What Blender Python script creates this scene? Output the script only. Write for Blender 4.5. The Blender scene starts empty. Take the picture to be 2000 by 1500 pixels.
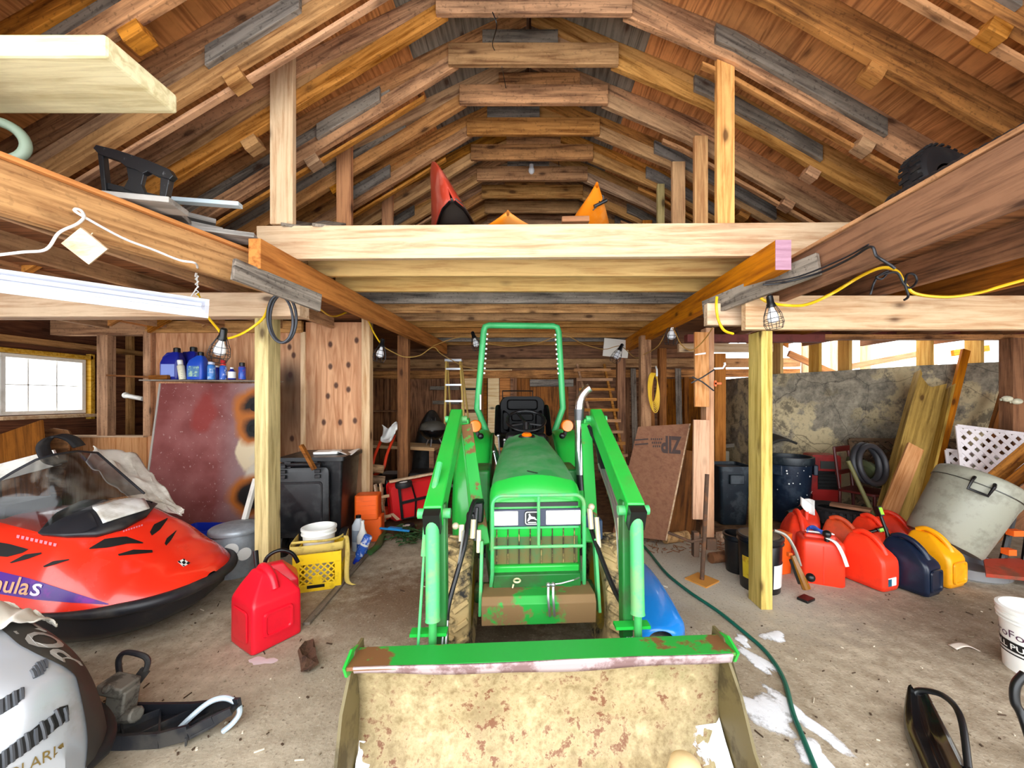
import bpy, bmesh, math, random
from mathutils import Vector, Matrix, noise as mnoise
R = random.Random(7)
SC = bpy.context.scene
COL = SC.collection
PI = math.pi
EYE, F, VX, VY = 1.58, 750.0, 1033.0, 780.0
def V(*a): return Vector(a)
def W(px, py, d): return Vector(((px-VX)/F*d, d, EYE+(VY-py)/F*d))
def HZ(px, py, z): return W(px, py, F*(z-EYE)/(VY-py))
def G(px, py, z=0.0):
    d = F*(EYE-z)/(py-VY)
    return W(px, py, d)
def srgb(h):
    h = h.lstrip('#'); o = []
    for i in (0, 2, 4):
        c = int(h[i:i+2], 16)/255
        o.append(c/12.92 if c <= .04045 else ((c+.055)/1.055)**2.4)
    return (o[0], o[1], o[2], 1.0)
def rotz(a): return Matrix.Rotation(a, 4, 'Z')
def T3(x, y, z): return Matrix.Translation((x, y, z))
def frame(o, x, z=(0, 0, 1)):
    """4x4 with local X along x, local Z near z."""
    x = Vector(x).normalized(); z = Vector(z)
    y = z.cross(x)
    if y.length < 1e-6: y = Vector((0, 1, 0)).cross(x)
    y.normalize(); z = x.cross(y).normalized()
    m = Matrix((x, y, z)).transposed().to_4x4(); m.translation = Vector(o)
    return m
def wmat(o):
    m = o.matrix_basis.copy()
    while o.parent is not None:
        o = o.parent; m = o.matrix_basis @ m
    return m

class MB:
    def __init__(s): s.v = []; s.f = []; s.mi = []
    def add(s, vs, fs, M=None, mi=0):
        b = len(s.v)
        s.v += [(M @ Vector(v)) if M else Vector(v) for v in vs]
        s.f += [tuple(b+i for i in f) for f in fs]; s.mi += [mi]*len(fs)
        return s
    def box(s, c, sz, M=None, mi=0):
        x, y, z = (k/2 for k in sz); cx, cy, cz = c
        vs = [(cx+i*x, cy+j*y, cz+k*z) for i in (-1, 1) for j in (-1, 1) for k in (-1, 1)]
        fs = [(0, 1, 3, 2), (4, 6, 7, 5), (0, 4, 5, 1), (2, 3, 7, 6), (0, 2, 6, 4), (1, 5, 7, 3)]
        return s.add(vs, fs, M, mi)
    def bar(s, p0, p1, w, h, up=(0, 0, 1), mi=0):
        p0 = Vector(p0); p1 = Vector(p1); L = (p1-p0).length
        return s.box((L/2, 0, 0), (L, w, h), frame(p0, p1-p0, up), mi)
    def tube(s, pts, r, n=8, closed=False, mi=0, cap=True):
        P = [Vector(p) for p in pts]; k = len(P)
        rr = r if isinstance(r, (list, tuple)) else [r]*k
        vs = []; nrm = None
        for i in range(k):
            a = P[i-1] if (i > 0 or closed) else P[i]
            b = P[(i+1) % k] if (i < k-1 or closed) else P[i]
            t = (b-a)
            t = t.normalized() if t.length > 1e-9 else Vector((0, 0, 1))
            if nrm is None:
                nrm = t.cross(Vector((0, 0, 1)))
                if nrm.length < 1e-3: nrm = t.cross(Vector((1, 0, 0)))
            nrm = (nrm - t*nrm.dot(t))
            if nrm.length < 1e-6: nrm = t.orthogonal()
            nrm.normalize(); bn = t.cross(nrm)
            for j in range(n):
                an = 2*PI*j/n
                vs.append(P[i]+rr[i]*(math.cos(an)*nrm+math.sin(an)*bn))
        fs = []
        for i in range(k if closed else k-1):
            for j in range(n):
                a, b = i*n+j, i*n+(j+1) % n; i2 = (i+1) % k
                fs.append((a, i2*n+j, i2*n+(j+1) % n, b))
        if cap and not closed:
            fs.append(tuple(range(n))); fs.append(tuple((k-1)*n+j for j in reversed(range(n))))
        return s.add(vs, fs, None, mi)
    def lathe(s, prof, n=24, M=None, mi=0, cap=(True, True), sx=1, sy=1):
        vs = [(r*math.cos(2*PI*j/n)*sx, r*math.sin(2*PI*j/n)*sy, z) for r, z in prof for j in range(n)]
        k = len(prof); fs = []
        for i in range(k-1):
            for j in range(n):
                fs.append((i*n+j, i*n+(j+1) % n, (i+1)*n+(j+1) % n, (i+1)*n+j))
        if cap[0]: fs.append(tuple(reversed(range(n))))
        if cap[1]: fs.append(tuple((k-1)*n+j for j in range(n)))
        return s.add(vs, fs, M, mi)
    def prism(s, poly, t0, t1, M=None, mi=0):
        n = len(poly)
        vs = [(x, y, t0) for x, y in poly]+[(x, y, t1) for x, y in poly]
        fs = [tuple(reversed(range(n))), tuple(range(n, 2*n))]+[(i, (i+1) % n, n+(i+1) % n, n+i) for i in range(n)]
        return s.add(vs, fs, M, mi)
    def grid(s, fn, nu, nv, M=None, mi=0, cu=False, cv=False):
        vs = [fn(i/(nu if cu else nu-1), j/(nv if cv else nv-1)) for i in range(nu) for j in range(nv)]
        fs = []
        for i in range(nu if cu else nu-1):
            for j in range(nv if cv else nv-1):
                i2, j2 = (i+1) % nu, (j+1) % nv
                fs.append((i*nv+j, i2*nv+j, i2*nv+j2, i*nv+j2))
        return s.add(vs, fs, M, mi)
    def loft(s, secs, M=None, mi=0, cap=True):
        k = len(secs); n = len(secs[0])
        vs = [p for c in secs for p in c]; fs = []
        for i in range(k-1):
            for j in range(n):
                fs.append((i*n+j, i*n+(j+1) % n, (i+1)*n+(j+1) % n, (i+1)*n+j))
        if cap: fs += [tuple(reversed(range(n))), tuple((k-1)*n+j for j in range(n))]
        return s.add(vs, fs, M, mi)
    def ball(s, c, r, sc=(1, 1, 1), n=12, M=None, mi=0):
        m = T3(*c) @ Matrix.Diagonal((sc[0], sc[1], sc[2], 1))
        if M: m = M @ m
        k = max(4, n//2)
        return s.lathe([(max(r*math.sin(PI*i/k), 1e-4), -r*math.cos(PI*i/k)) for i in range(k+1)], n, m, mi)
    def torus(s, c, R0, r, M=None, n=28, m=8, sx=1, sy=1, mi=0):
        pts = [Vector((R0*sx*math.cos(2*PI*i/n), R0*sy*math.sin(2*PI*i/n), 0)) for i in range(n)]
        mm = T3(*c) if M is None else (M @ T3(*c))
        t = MB().tube(pts, r, m, True)
        return s.add(t.v, t.f, mm, mi)
    def build(s, name, mat, parent=None, smooth=35, bevel=0.0, space='world', M=None, solid=0.0, sub=0):
        me = bpy.data.meshes.new(name)
        vs = s.v
        if parent is not None and space == 'world' and M is None:
            inv = wmat(parent).inverted(); vs = [inv @ v for v in vs]
        me.from_pydata([tuple(v) for v in vs], [], s.f)
        mats = mat if isinstance(mat, (list, tuple)) else [mat]
        for m in mats: me.materials.append(m)
        if len(mats) > 1:
            for p, i in zip(me.polygons, s.mi): p.material_index = i
        bm = bmesh.new(); bm.from_mesh(me)
        bmesh.ops.recalc_face_normals(bm, faces=bm.faces); bm.to_mesh(me); bm.free()
        if smooth:
            me.shade_smooth(); me.set_sharp_from_angle(angle=math.radians(smooth))
        me.update()
        o = bpy.data.objects.new(name, me); COL.objects.link(o)
        if M is not None: o.matrix_basis = M
        if parent is not None: o.parent = parent
        if solid:
            md = o.modifiers.new('t', 'SOLIDIFY'); md.thickness = solid; md.offset = 0
        if sub:
            md = o.modifiers.new('s', 'SUBSURF'); md.levels = sub; md.render_levels = sub
        if bevel:
            md = o.modifiers.new('b', 'BEVEL'); md.width = bevel; md.segments = 2; md.limit_method = 'ANGLE'; md.angle_limit = math.radians(40)
        return o

def tag(o, label=None, cat=None, group=None, kind=None):
    if label: o['label'] = label
    if cat: o['category'] = cat
    if group: o['group'] = group
    if kind: o['kind'] = kind
    return o
def thing(name, label, cat, loc=(0, 0, 0), rz=0.0, group=None, M=None):
    o = bpy.data.objects.new(name, None); COL.objects.link(o); o.empty_display_size = .1
    o.matrix_basis = M if M is not None else T3(*loc) @ rotz(rz)
    return tag(o, label, cat, group)
def copy_tree(o, M, label=None):
    c = o.copy(); COL.objects.link(c); c.matrix_basis = M
    if label: c['label'] = label
    def rec(src, dst):
        for ch in [x for x in bpy.data.objects if x.parent == src]:
            d = ch.copy(); COL.objects.link(d); d.parent = dst; rec(ch, d)
    rec(o, c)
    return c
def beam(name, p0, p1, w, h, mat, up=(0, 0, 1), parent=None, bevel=.003, kind=None, label=None, cat=None, group=None):
    """a timber: own local X along its length so that the grain follows it; w across, h along up"""
    p0 = Vector(p0); p1 = Vector(p1); L = (p1-p0).length
    m = frame((p0+p1)/2, p1-p0, up)
    if parent is not None: m = wmat(parent).inverted() @ m
    o = MB().box((0, 0, 0), (L, w, h)).build(name, mat, parent, 0, bevel, M=m)
    return tag(o, label, cat, group, kind)

# ---------------------------------------------------------------- materials
class NT:
    def __init__(s, name):
        m = bpy.data.materials.new(name); m.use_nodes = True
        s.m = m; s.t = m.node_tree; s.b = s.t.nodes['Principled BSDF']
    def n(s, typ, **kw):
        nd = s.t.nodes.new('ShaderNode'+typ)
        for k, v in kw.items():
            if k.startswith('i_'):
                key = k[2:]; key = int(key) if key.isdigit() else key.replace('_', ' ')
                if isinstance(v, bpy.types.NodeSocket): s.t.links.new(v, nd.inputs[key])
                else: nd.inputs[key].default_value = v
            else: setattr(nd, k, v)
        return nd
    def math(s, op, a, b=0.0, clamp=False):
        nd = s.n('Math', operation=op, use_clamp=clamp, i_0=a, i_1=b); return nd.outputs[0]
    def mix(s, f, a, b, mode='MIX'):
        nd = s.n('Mix', data_type='RGBA', blend_type=mode)
        for i, v in ((0, f), (6, a), (7, b)):
            if isinstance(v, bpy.types.NodeSocket): s.t.links.new(v, nd.inputs[i])
            else: nd.inputs[i].default_value = v
        return nd.outputs[2]
    def ramp(s, f, *st):
        nd = s.n('ValToRGB', i_0=f); e = nd.color_ramp.elements
        while len(e) < len(st): e.new(.5)
        for el, (p, c) in zip(e, st):
            el.position = p; el.color = c if not isinstance(c, (int, float)) else (c, c, c, 1)
        return nd.outputs[0]
    def set(s, **kw):
        for k, v in kw.items():
            k = k.replace('_', ' ')
            if isinstance(v, bpy.types.NodeSocket): s.t.links.new(v, s.b.inputs[k])
            else: s.b.inputs[k].default_value = v
        return s
    def bump(s, h, st=.3, dist=.01):
        nd = s.n('Bump', i_Strength=st, i_Distance=dist, i_Height=h)
        s.t.links.new(nd.outputs[0], s.b.inputs['Normal'])
    def coord(s, rnd=True, scale=(1, 1, 1)):
        v = s.n('TexCoord').outputs['Object']
        if rnd:
            r = s.n('ObjectInfo').outputs['Random']
            add = s.n('VectorMath', operation='SCALE', i_0=(13.1, 7.7, 19.3)); s.t.links.new(r, add.inputs[3])
            v = s.n('VectorMath', operation='ADD', i_0=v, i_1=add.outputs[0]).outputs[0]
        if scale != (1, 1, 1):
            v = s.n('VectorMath', operation='MULTIPLY', i_0=v, i_1=scale).outputs[0]
        return v

def wood(name, light, dark, axis='X', knots=.5, stain=.35, vary=.28, rough=.75, ring=1.0, stainc='#2a1a0e', speck=.0):
    t = NT(name)
    ix = 'XYZ'.index(axis)
    sc = [17.0]*3; sc[ix] = 1.15
    v = t.coord(True)
    vs = t.n('VectorMath', operation='MULTIPLY', i_0=v, i_1=tuple(sc)).outputs[0]
    g = t.n('TexNoise', i_Vector=vs, i_Scale=1.5, i_Detail=8.0, i_Roughness=.68, i_Distortion=.5).outputs[0]
    sc2 = [5.5]*3; sc2[ix] = .33
    v2 = t.n('VectorMath', operation='MULTIPLY', i_0=v, i_1=tuple(sc2)).outputs[0]
    rg = t.n('TexNoise', i_Vector=v2, i_Scale=1.0, i_Detail=2.0, i_Distortion=.6).outputs[0]
    rings = t.math('SINE', t.math('MULTIPLY', rg, 46.0*ring))
    k = t.math('ADD', t.math('MULTIPLY', g, 1.0), t.math('MULTIPLY', rings, .055*ring))
    col = t.ramp(k, (.30, srgb(dark)), (.58, srgb(light)))
    if stain:
        n2 = t.n('TexNoise', i_Vector=v, i_Scale=2.3, i_Detail=5.0, i_Roughness=.65).outputs[0]
        f = t.math('MULTIPLY', t.ramp(n2, (.46, 0.0), (.74, 1.0)), stain)
        col = t.mix(f, col, srgb(stainc))
    if knots:
        sk = [6.0]*3; sk[ix] = 2.6
        vk = t.n('VectorMath', operation='MULTIPLY', i_0=v, i_1=tuple(sk)).outputs[0]
        vo = t.n('TexVoronoi', i_Vector=vk, i_Scale=1.0, i_Randomness=1.0)
        f = t.ramp(t.math('ADD', vo.outputs['Distance'], t.math('MULTIPLY', t.math('SUBTRACT', g, .5), .12)), (.09, 1.0), (.15, .35), (.24, 0.0))
        # only some of the cells carry a knot
        sel = t.math('GREATER_THAN', t.n('SeparateColor', i_0=vo.outputs['Color']).outputs[0], 1-min(1, knots*1.35))
        col = t.mix(t.math('MULTIPLY', t.math('MULTIPLY', f, sel), .8), col, srgb('#3b1d0c'))
    if speck:
        sp = t.n('TexNoise', i_Vector=v, i_Scale=42.0, i_Detail=2.0).outputs[0]
        col = t.mix(t.math('MULTIPLY', t.ramp(sp, (.60, 0.0), (.68, 1.0)), speck), col, srgb('#1c1009'))
    if vary:
        r = t.n('ObjectInfo').outputs['Random']
        hs = t.n('HueSaturation', i_Hue=.5, i_Color=col)
        t.t.links.new(t.math('ADD', t.math('MULTIPLY', r, vary), 1-vary*.55), hs.inputs['Value'])
        t.t.links.new(t.math('ADD', t.math('MULTIPLY', t.math('FRACT', t.math('MULTIPLY', r, 17.3)), .3), .83), hs.inputs['Saturation'])
        col = hs.outputs[0]
    t.set(Base_Color=col, Roughness=rough); t.b.inputs['Specular IOR Level'].default_value = .25
    t.bump(g, .25, .006)
    return t.m
def paint(name, c, rough=.4, metal=0.0, dirt=None, amt=.0, sc=4.0, coat=0.0, lo=.5, hi=.62, spec=.5, bump=0.0, rnd=True):
    t = NT(name); col = srgb(c)
    v = t.coord(rnd)
    if dirt and amt:
        n = t.n('TexNoise', i_Vector=v, i_Scale=sc, i_Detail=7.0, i_Roughness=.66).outputs[0]
        f = t.math('MULTIPLY', t.ramp(n, (lo, 0.0), (hi, 1.0)), amt)
        t.set(Base_Color=t.mix(f, col, srgb(dirt)), Roughness=t.math('ADD', t.math('MULTIPLY', f, .45*(1-rough)), rough))
    else: t.set(Base_Color=col, Roughness=rough)
    t.set(Metallic=metal); t.b.inputs['Specular IOR Level'].default_value = spec
    if coat: t.set(Coat_Weight=coat, Coat_Roughness=.08)
    if bump:
        n = t.n('TexNoise', i_Vector=v, i_Scale=sc*4, i_Detail=5.0).outputs[0]; t.bump(n, bump, .01)
    return t.m
def emit(name, c, s):
    t = NT(name); t.set(Base_Color=srgb(c), Emission_Color=srgb(c), Emission_Strength=s); return t.m
def glass(name, c, rough=.05, trans=1.0, alpha=None):
    t = NT(name); t.set(Base_Color=srgb(c), Roughness=rough, Transmission_Weight=trans, IOR=1.15)
    return t.m
def clear(name, c, op, rough=.1, dirt=None):
    """tinted thin plastic: mix of transparent and glossy paint"""
    t = NT(name); t.set(Base_Color=srgb(c), Roughness=rough)
    if dirt:
        n = t.n('TexNoise', i_Vector=t.coord(False), i_Scale=5.0, i_Detail=6.0, i_Distortion=1.2).outputs[0]
        t.set(Base_Color=t.mix(t.ramp(n, (.5, 0.0), (.75, 1.0)), srgb(c), srgb(dirt)))
    t.set(Alpha=op); return t.m
def text_mesh(body, size=1.0, shear=0.0, bold=0.0, font_space=1.0):
    """(verts 2D, faces) of flat lettering"""
    cu = bpy.data.curves.new('lettering', 'FONT'); cu.body = body; cu.size = size; cu.shear = shear; cu.offset = bold
    cu.space_character = font_space; cu.resolution_u = 3
    o = bpy.data.objects.new('lettering', cu); COL.objects.link(o)
    dg = bpy.context.evaluated_depsgraph_get()
    me = bpy.data.meshes.new_from_object(o.evaluated_get(dg))
    vs = [tuple(v.co[:2]) for v in me.vertices]; fs = [tuple(p.vertices) for p in me.polygons]
    bpy.data.objects.remove(o); bpy.data.curves.remove(cu); bpy.data.meshes.remove(me)
    x0 = min(v[0] for v in vs); x1 = max(v[0] for v in vs); y0 = min(v[1] for v in vs); y1 = max(v[1] for v in vs)
    return [((x-x0), (y-y0)) for x, y in vs], fs, x1-x0, y1-y0
def lettering(mb, body, M, width=None, height=None, mi=0, fn=None, **kw):
    """flat lettering placed by M in its local XY (or bent over a surface by fn(x, y))"""
    vs, fs, w, h = text_mesh(body, 1.0, **kw)
    sx = width/w if width else height/h; sy = height/h if height else sx
    if fn: mb.add([fn(x*sx, y*sy) for x, y in vs], fs, None, mi)
    else: mb.add([(x*sx, y*sy, 0) for x, y in vs], fs, M, mi)
def arc(c, r, a0, a1, n, ax='xz'):
    o = []
    for i in range(n):
        a = a0+(a1-a0)*i/(n-1); p = [c[0], c[1], c[2]]
        p['xyz'.index(ax[0])] += r*math.cos(a); p['xyz'.index(ax[1])] += r*math.sin(a)
        o.append(Vector(p))
    return o
def smooth_path(pts, n=6):
    P = [Vector(p) for p in pts]; out = []
    for i in range(len(P)-1):
        p0, p1, p2, p3 = P[max(i-1, 0)], P[i], P[i+1], P[min(i+2, len(P)-1)]
        for k in range(n):
            t = k/n
            out.append(.5*((2*p1)+(p2-p0)*t+(2*p0-5*p1+4*p2-p3)*t*t+(3*p1-p0-3*p2+p3)*t**3))
    return out+[P[-1]]
def rbox(hx, hy, r, n=4):
    """rounded rectangle outline"""
    o = []
    for cx, cy, a in ((hx-r, hy-r, 0), (-hx+r, hy-r, PI/2), (-hx+r, -hy+r, PI), (hx-r, -hy+r, 1.5*PI)):
        o += [(cx+r*math.cos(a+PI/2*i/n), cy+r*math.sin(a+PI/2*i/n)) for i in range(n+1)]
    return o
# ---------------------------------------------------------------- timber kinds
M_RAFT = wood('rafter wood', '#c98a4c', '#64391b', stain=.6, knots=.4, speck=.35)
M_RAFT2 = wood('rafter wood warm', '#c98f58', '#7b4a24', stain=.35, knots=.4, speck=.3)
M_GRAYW = wood('weathered grey board', '#94887a', '#4c443d', stain=.5, knots=.25, stainc='#1f1a18', speck=.4)
M_PALE = wood('pale spruce', '#dfc09a', '#ba8d64', stain=.15, knots=.3, vary=.1)
M_YEL = wood('fresh yellow pine', '#e0b563', '#b98234', stain=.12, knots=.3, vary=.1)
M_POST = wood('treated yellow post', '#d2ba76', '#9c8545', stain=.18, knots=.3, vary=.06)
M_JOIST = wood('joist wood', '#c99863', '#7b4f2b', stain=.4, knots=.4, speck=.2)
M_ORANGE = wood('orange fir', '#cc8440', '#93531f', stain=.15, knots=.2, vary=.15)
M_STUD = wood('loft stud', '#e7ad64', '#b8702f', stain=.2, knots=.35, vary=.22)
M_DARK = wood('dark old plank', '#9c6334', '#4a2a13', stain=.5, knots=.4, vary=.35)
M_PINK = wood('painted end grain', '#b98fa0', '#8f6577', stain=.1, knots=0, vary=0)
M_BROWN = wood('brown board', '#a36a3c', '#5e371c', stain=.35, knots=.3)
def plywood(name, light, dark, stain, stainc='#20130a', axis='Y', knots=.35):
    return wood(name, light, dark, axis, knots=knots, stain=stain, vary=.12, ring=1.6, stainc=stainc)
M_PLYROOF = plywood('roof plywood', '#dd8f42', '#a05d24', .42)
M_PLYGRAY = plywood('weathered roof plywood', '#8d8272', '#5a5044', .3)
M_PLYB = wood('pinkish fir board', '#e0aa7c', '#b97a4c', knots=.2, stain=.12, vary=.1)
M_PLYWALL = plywood('wall plywood', '#e0aa7c', '#b97a4c', .12, '#5a2c14', 'Z', .55)

# floor
def floor_mat():
    t = NT('concrete floor'); v = t.coord(False)
    a = t.n('TexNoise', i_Vector=v, i_Scale=1.1, i_Detail=8.0, i_Roughness=.65).outputs[0]
    b = t.n('TexNoise', i_Vector=v, i_Scale=9.0, i_Detail=8.0, i_Roughness=.7).outputs[0]
    c = t.n('TexNoise', i_Vector=v, i_Scale=60.0, i_Detail=4.0).outputs[0]
    col = t.mix(t.ramp(b, (.35, 0.0), (.7, 1.0)), srgb('#9a8b74'), srgb('#cabda7'))
    col = t.mix(t.math('MULTIPLY', t.ramp(a, (.45, 0.0), (.62, 1.0)), .6), col, srgb('#80705a'))
    def blob(x, y, r0, r1):
        d = t.n('VectorMath', operation='DISTANCE', i_0=v, i_1=(x, y, 0)).outputs['Value']
        d = t.math('ADD', d, t.math('MULTIPLY', t.math('SUBTRACT', b, .5), 1.3))
        return t.ramp(t.math('DIVIDE', d, r1), (r0/r1, 1.0), (1.0, 0.0))
    col = t.mix(t.math('MULTIPLY', blob(-.95, 3.0, .25, .75), .8), col, srgb('#6b4a2e'))       # earth tracked in beside the tractor
    col = t.mix(t.math('MULTIPLY', blob(-.2, 2.6, .2, .7), .75), col, srgb('#5a4631'))
    col = t.mix(t.math('MULTIPLY', blob(1.9, 3.6, .55, 1.2), .75), col, srgb('#c2bbae'))       # pale newer patch
    col = t.mix(t.math('MULTIPLY', blob(-1.2, 2.1, .4, .9), .35), col, srgb('#b5aa96'))
    col = t.mix(t.math('MULTIPLY', blob(3.3, 2.6, .3, 1.4), .5), col, srgb('#5d4a38'))
    col = t.mix(t.math('MULTIPLY', t.ramp(c, (.60, 0.0), (.70, 1.0)), .6), col, srgb('#4d3a28'))
    col = t.mix(t.math('MULTIPLY', t.ramp(c, (.30, 1.0), (.38, 0.0)), .5), col, srgb('#cfc6b4'))
    t.set(Base_Color=col, Roughness=.85); t.bump(t.math('ADD', b, t.math('MULTIPLY', c, .5)), .5, .012)
    return t.m
def earth_mat(name, c0, c1):
    t = NT(name); v = t.coord(False)
    b = t.n('TexNoise', i_Vector=v, i_Scale=7.0, i_Detail=9.0, i_Roughness=.72).outputs[0]
    t.set(Base_Color=t.mix(t.ramp(b, (.35, 0.0), (.68, 1.0)), srgb(c0), srgb(c1)), Roughness=.95); t.bump(b, .7, .02)
    return t.m
M_FLOOR = floor_mat()
M_EARTH = earth_mat('earth floor', '#4d3420', '#8d6a45')
M_SNOWG = paint('outdoor snow', '#f4f6fa', .7)
def slab(name, x0, x1, y0, y1, z0, z1, mat):
    return tag(MB().box(((x0+x1)/2, (y0+y1)/2, (z0+z1)/2), (x1-x0, y1-y0, z1-z0)).build(name, mat, None, 0), kind='structure')
slab('floor', -6.2, 7.0, -.6, 4.5, -.12, 0, M_FLOOR)
slab('floor.001', -6.2, 7.0, 4.5, 8.0, -.14, -.015, M_EARTH)
slab('ground', -14, 15, -12, -.61, -.16, -.03, M_SNOWG)

# roof profile: (|x|, z) of the underside of the sheathing and of the lower chord, right and left
RT = [(0, 4.93), (.78, 4.60), (1.6, 4.27), (4.6, 2.56)]
LT = [(0, 4.93), (.70, 4.60), (1.7, 4.11), (4.6, 2.45)]
RL = [(.74, 4.38), (1.5, 4.06), (4.3, 2.46)]
LL = [(.64, 4.38), (1.5, 3.85), (3.9, 2.40)]
def prof(p, x):
    for (a, za), (b, zb) in zip(p, p[1:]):
        if x <= b: return za+(zb-za)*(x-a)/(b-a)
    return p[-1][1]
Y0, Y1 = -.5, 7.55
def sheet(name, sgn, P, xa, xb, mat):
    xs = [xa]+[x for x, _ in P if xa < x < xb]+[xb]; mb = MB()
    lo = [(sgn*x, prof(P, x)) for x in xs]; hi = [(sgn*x, prof(P, x)+.03) for x in reversed(xs)]
    m = Matrix(((1, 0, 0, 0), (0, 0, -1, 0), (0, 1, 0, 0), (0, 0, 0, 1)))
    mb.prism(lo+hi, -Y1, -Y0, m)
    return tag(mb.build(name, mat, None, 0), kind='structure')
sheet('ceiling', 1, RT, 0, .98, M_PLYGRAY); sheet('ceiling.001', -1, LT, 0, .98, M_PLYGRAY)
sheet('ceiling.002', 1, RT, .98, 4.6, M_PLYROOF); sheet('ceiling.003', -1, LT, .98, 4.6, M_PLYROOF)

# roof trusses, one every 43 cm
def chord(name, sgn, P, x0, x1, top, drop, y, th, mat, parent):
    """bent board following profile P from x0 to x1; its top edge lies `top` under P, depth `drop`"""
    xs = [x0]+[x for x, _ in P if x0 < x < x1]+[x1]
    up = [(sgn*x, prof(P, x)-top) for x in xs]; dn = [(sgn*x, prof(P, x)-top-drop) for x in reversed(xs)]
    a = math.atan2(up[-1][1]-up[0][1], up[-1][0]-up[0][0])
    c = Vector((up[0][0], y, up[0][1])); fx = Vector((math.cos(a), 0, math.sin(a)))
    m = frame(c, fx, (0, -1, 0)); inv = m.inverted()
    def l(p):
        q = inv @ Vector((p[0], y, p[1])); return (q.x, q.y)
    mb = MB().prism([l(p) for p in up+dn], -th/2, th/2)
    return mb.build(name, mat, parent, 0, .003, M=wmat(parent).inverted() @ m)
YS = [.72+.425*i for i in range(16)]
ordn = 'first second third fourth fifth sixth seventh eighth ninth tenth eleventh twelfth thirteenth fourteenth fifteenth sixteenth'.split()
for i, y in enumerate(YS):
    t = thing('roof_truss', None, None, (0, y, 2.5)); t['kind'] = 'structure'
    t['label'] = '%s bowed roof truss from the open front, brown weathered boards' % ordn[i]
    rr = random.Random(100+i)
    pick = lambda: rr.choice([M_RAFT, M_RAFT, M_RAFT2, M_JOIST])
    chord('rafter', 1, RT, .02, 4.5, .002, .14, y, .042, pick(), t)
    chord('rafter', -1, LT, .02, 4.5, .002, .14, y, .042, pick(), t)
    chord('lower_chord', 1, RL, .70, 4.2, -.13, .13, y-.004, .05, pick(), t)
    chord('lower_chord', -1, LL, .60, 3.85, -.13, .13, y-.004, .05, pick(), t)
    # inner board of the left side, filling between rafter and lower chord
    chord('web_board', -1, LL, .9+rr.random()*.3, 3.2, -.25, .12, y+.012, .03, rr.choice([M_RAFT, M_GRAYW, M_JOIST]), t)
    chord('web_board', 1, RL, 1.2+rr.random()*.4, 3.6, -.24, .115, y+.012, .03, rr.choice([M_GRAYW, M_RAFT, M_GRAYW]), t)
    # collar ties, the front one deep and the upper one made of odd boards
    zc = 4.38
    beam('collar_tie', (-.65-rr.random()*.03, y-.045, zc+.09), (.75, y-.045, zc+.09), .04, .18, pick(), parent=t)
    xa = rr.uniform(-.5, -.2)
    beam('collar_tie', (xa, y-.03, zc+.245), (xa+rr.uniform(.5, .8), y-.03, zc+.245), .04, .12, rr.choice([M_GRAYW, M_RAFT, M_GRAYW]), parent=t)
    beam('collar_tie', (-.6, y+.03, zc+.27), (.62, y+.03, zc+.27), .03, .17, M_JOIST, parent=t)
    # grey scab boards over the joints
    if i % 2 == 0:
        x = rr.uniform(1.15, 1.5)
        chord('scab_board', -1, LL, x, x+rr.uniform(.45, .8), -.20, .12, y-.045, .035, M_GRAYW, t)
    if i % 3 != 1:
        x = rr.uniform(1.2, 1.6)
        chord('scab_board', 1, RL, x, x+rr.uniform(.5, 1.3), -.19, .125, y-.045, .035, M_GRAYW, t)
    for s, P, x in ((1, RL, 2.35+rr.uniform(-.2, .2)), (-1, LL, 2.0+rr.uniform(-.25, .25))):
        a = math.atan2(prof(P, x+.1)-prof(P, x), .1*1)
        z = prof(P, x)-.035
        beam('block', (s*(x-.05), y+.02, z+.05*math.tan(-a)), (s*(x+.05), y+.02, z-.05*math.tan(-a)), .09, .085, pick(), parent=t)
    if i % 2:
        chord('nailing_strip', 1, RL, 1.3, 3.9, .03, .035, y+.05, .04, M_RAFT2, t)
    else:
        chord('nailing_strip', -1, LL, .9, 3.6, .02, .03, y+.05, .04, M_RAFT2, t)

# loft: front beam, joists, deck, girders, posts
beam('front_loft_beam', (-1.97, 2.8, 2.715), (2.75, 2.8, 2.745), .045, .24, M_PALE, kind='structure', label='pale wide beam across the front of the loft')
M_JOF = [M_YEL, M_YEL, M_GRAYW, M_JOIST, M_JOIST, M_JOIST, M_RAFT2, M_JOIST, M_GRAYW, M_JOIST, M_RAFT2]
for i in range(10):
    d = 3.2+.45*i
    o = beam('loft_joist', (-1.83, d, 2.695), (1.95, d, 2.695), .042, .185, M_JOF[i], kind='structure')
    o['label'] = '%s joist behind the front beam of the loft' % ordn[i]
slab('ceiling.004', -1.9, 1.9, 3.0, 7.5, 2.795, 2.815, M_DARK)
# side bays: decks over left and right
def deckpoly(name, pts, z0, z1): tag(MB().prism(pts, z0, z1).build(name, M_DARK, None, 0), kind='structure')
deckpoly('ceiling.005', [(-6.0, -.4), (-2.68, -.4), (-2.17, 1.574), (-1.80, 2.94), (-1.80, 3.3), (-1.90, 3.3), (-1.90, 7.5), (-6.0, 7.5)], 2.565, 2.583)
deckpoly('ceiling.006', [(6.9, -.4), (6.9, 5.1), (3.5, 5.6), (3.5, 7.5), (1.92, 7.5), (1.92, 3.3), (1.87, 3.3), (1.81, -.4)], 2.56, 2.578)
def gird(name, a, b, w, h, mat, label):
    return beam(name, a, b, w, h, mat, kind='structure', label=label)
gird('loft_girder', (-1.73, 2.42, 2.50), (-1.53, 7.0, 2.50), .08, .19, M_ORANGE, 'orange girder under the loft joists on the workbench side')
gird('loft_girder.001', (1.62, 2.45, 2.50), (1.68, 7.0, 2.50), .10, .19, M_ORANGE, 'orange girder with a pink painted end under the loft')
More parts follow.
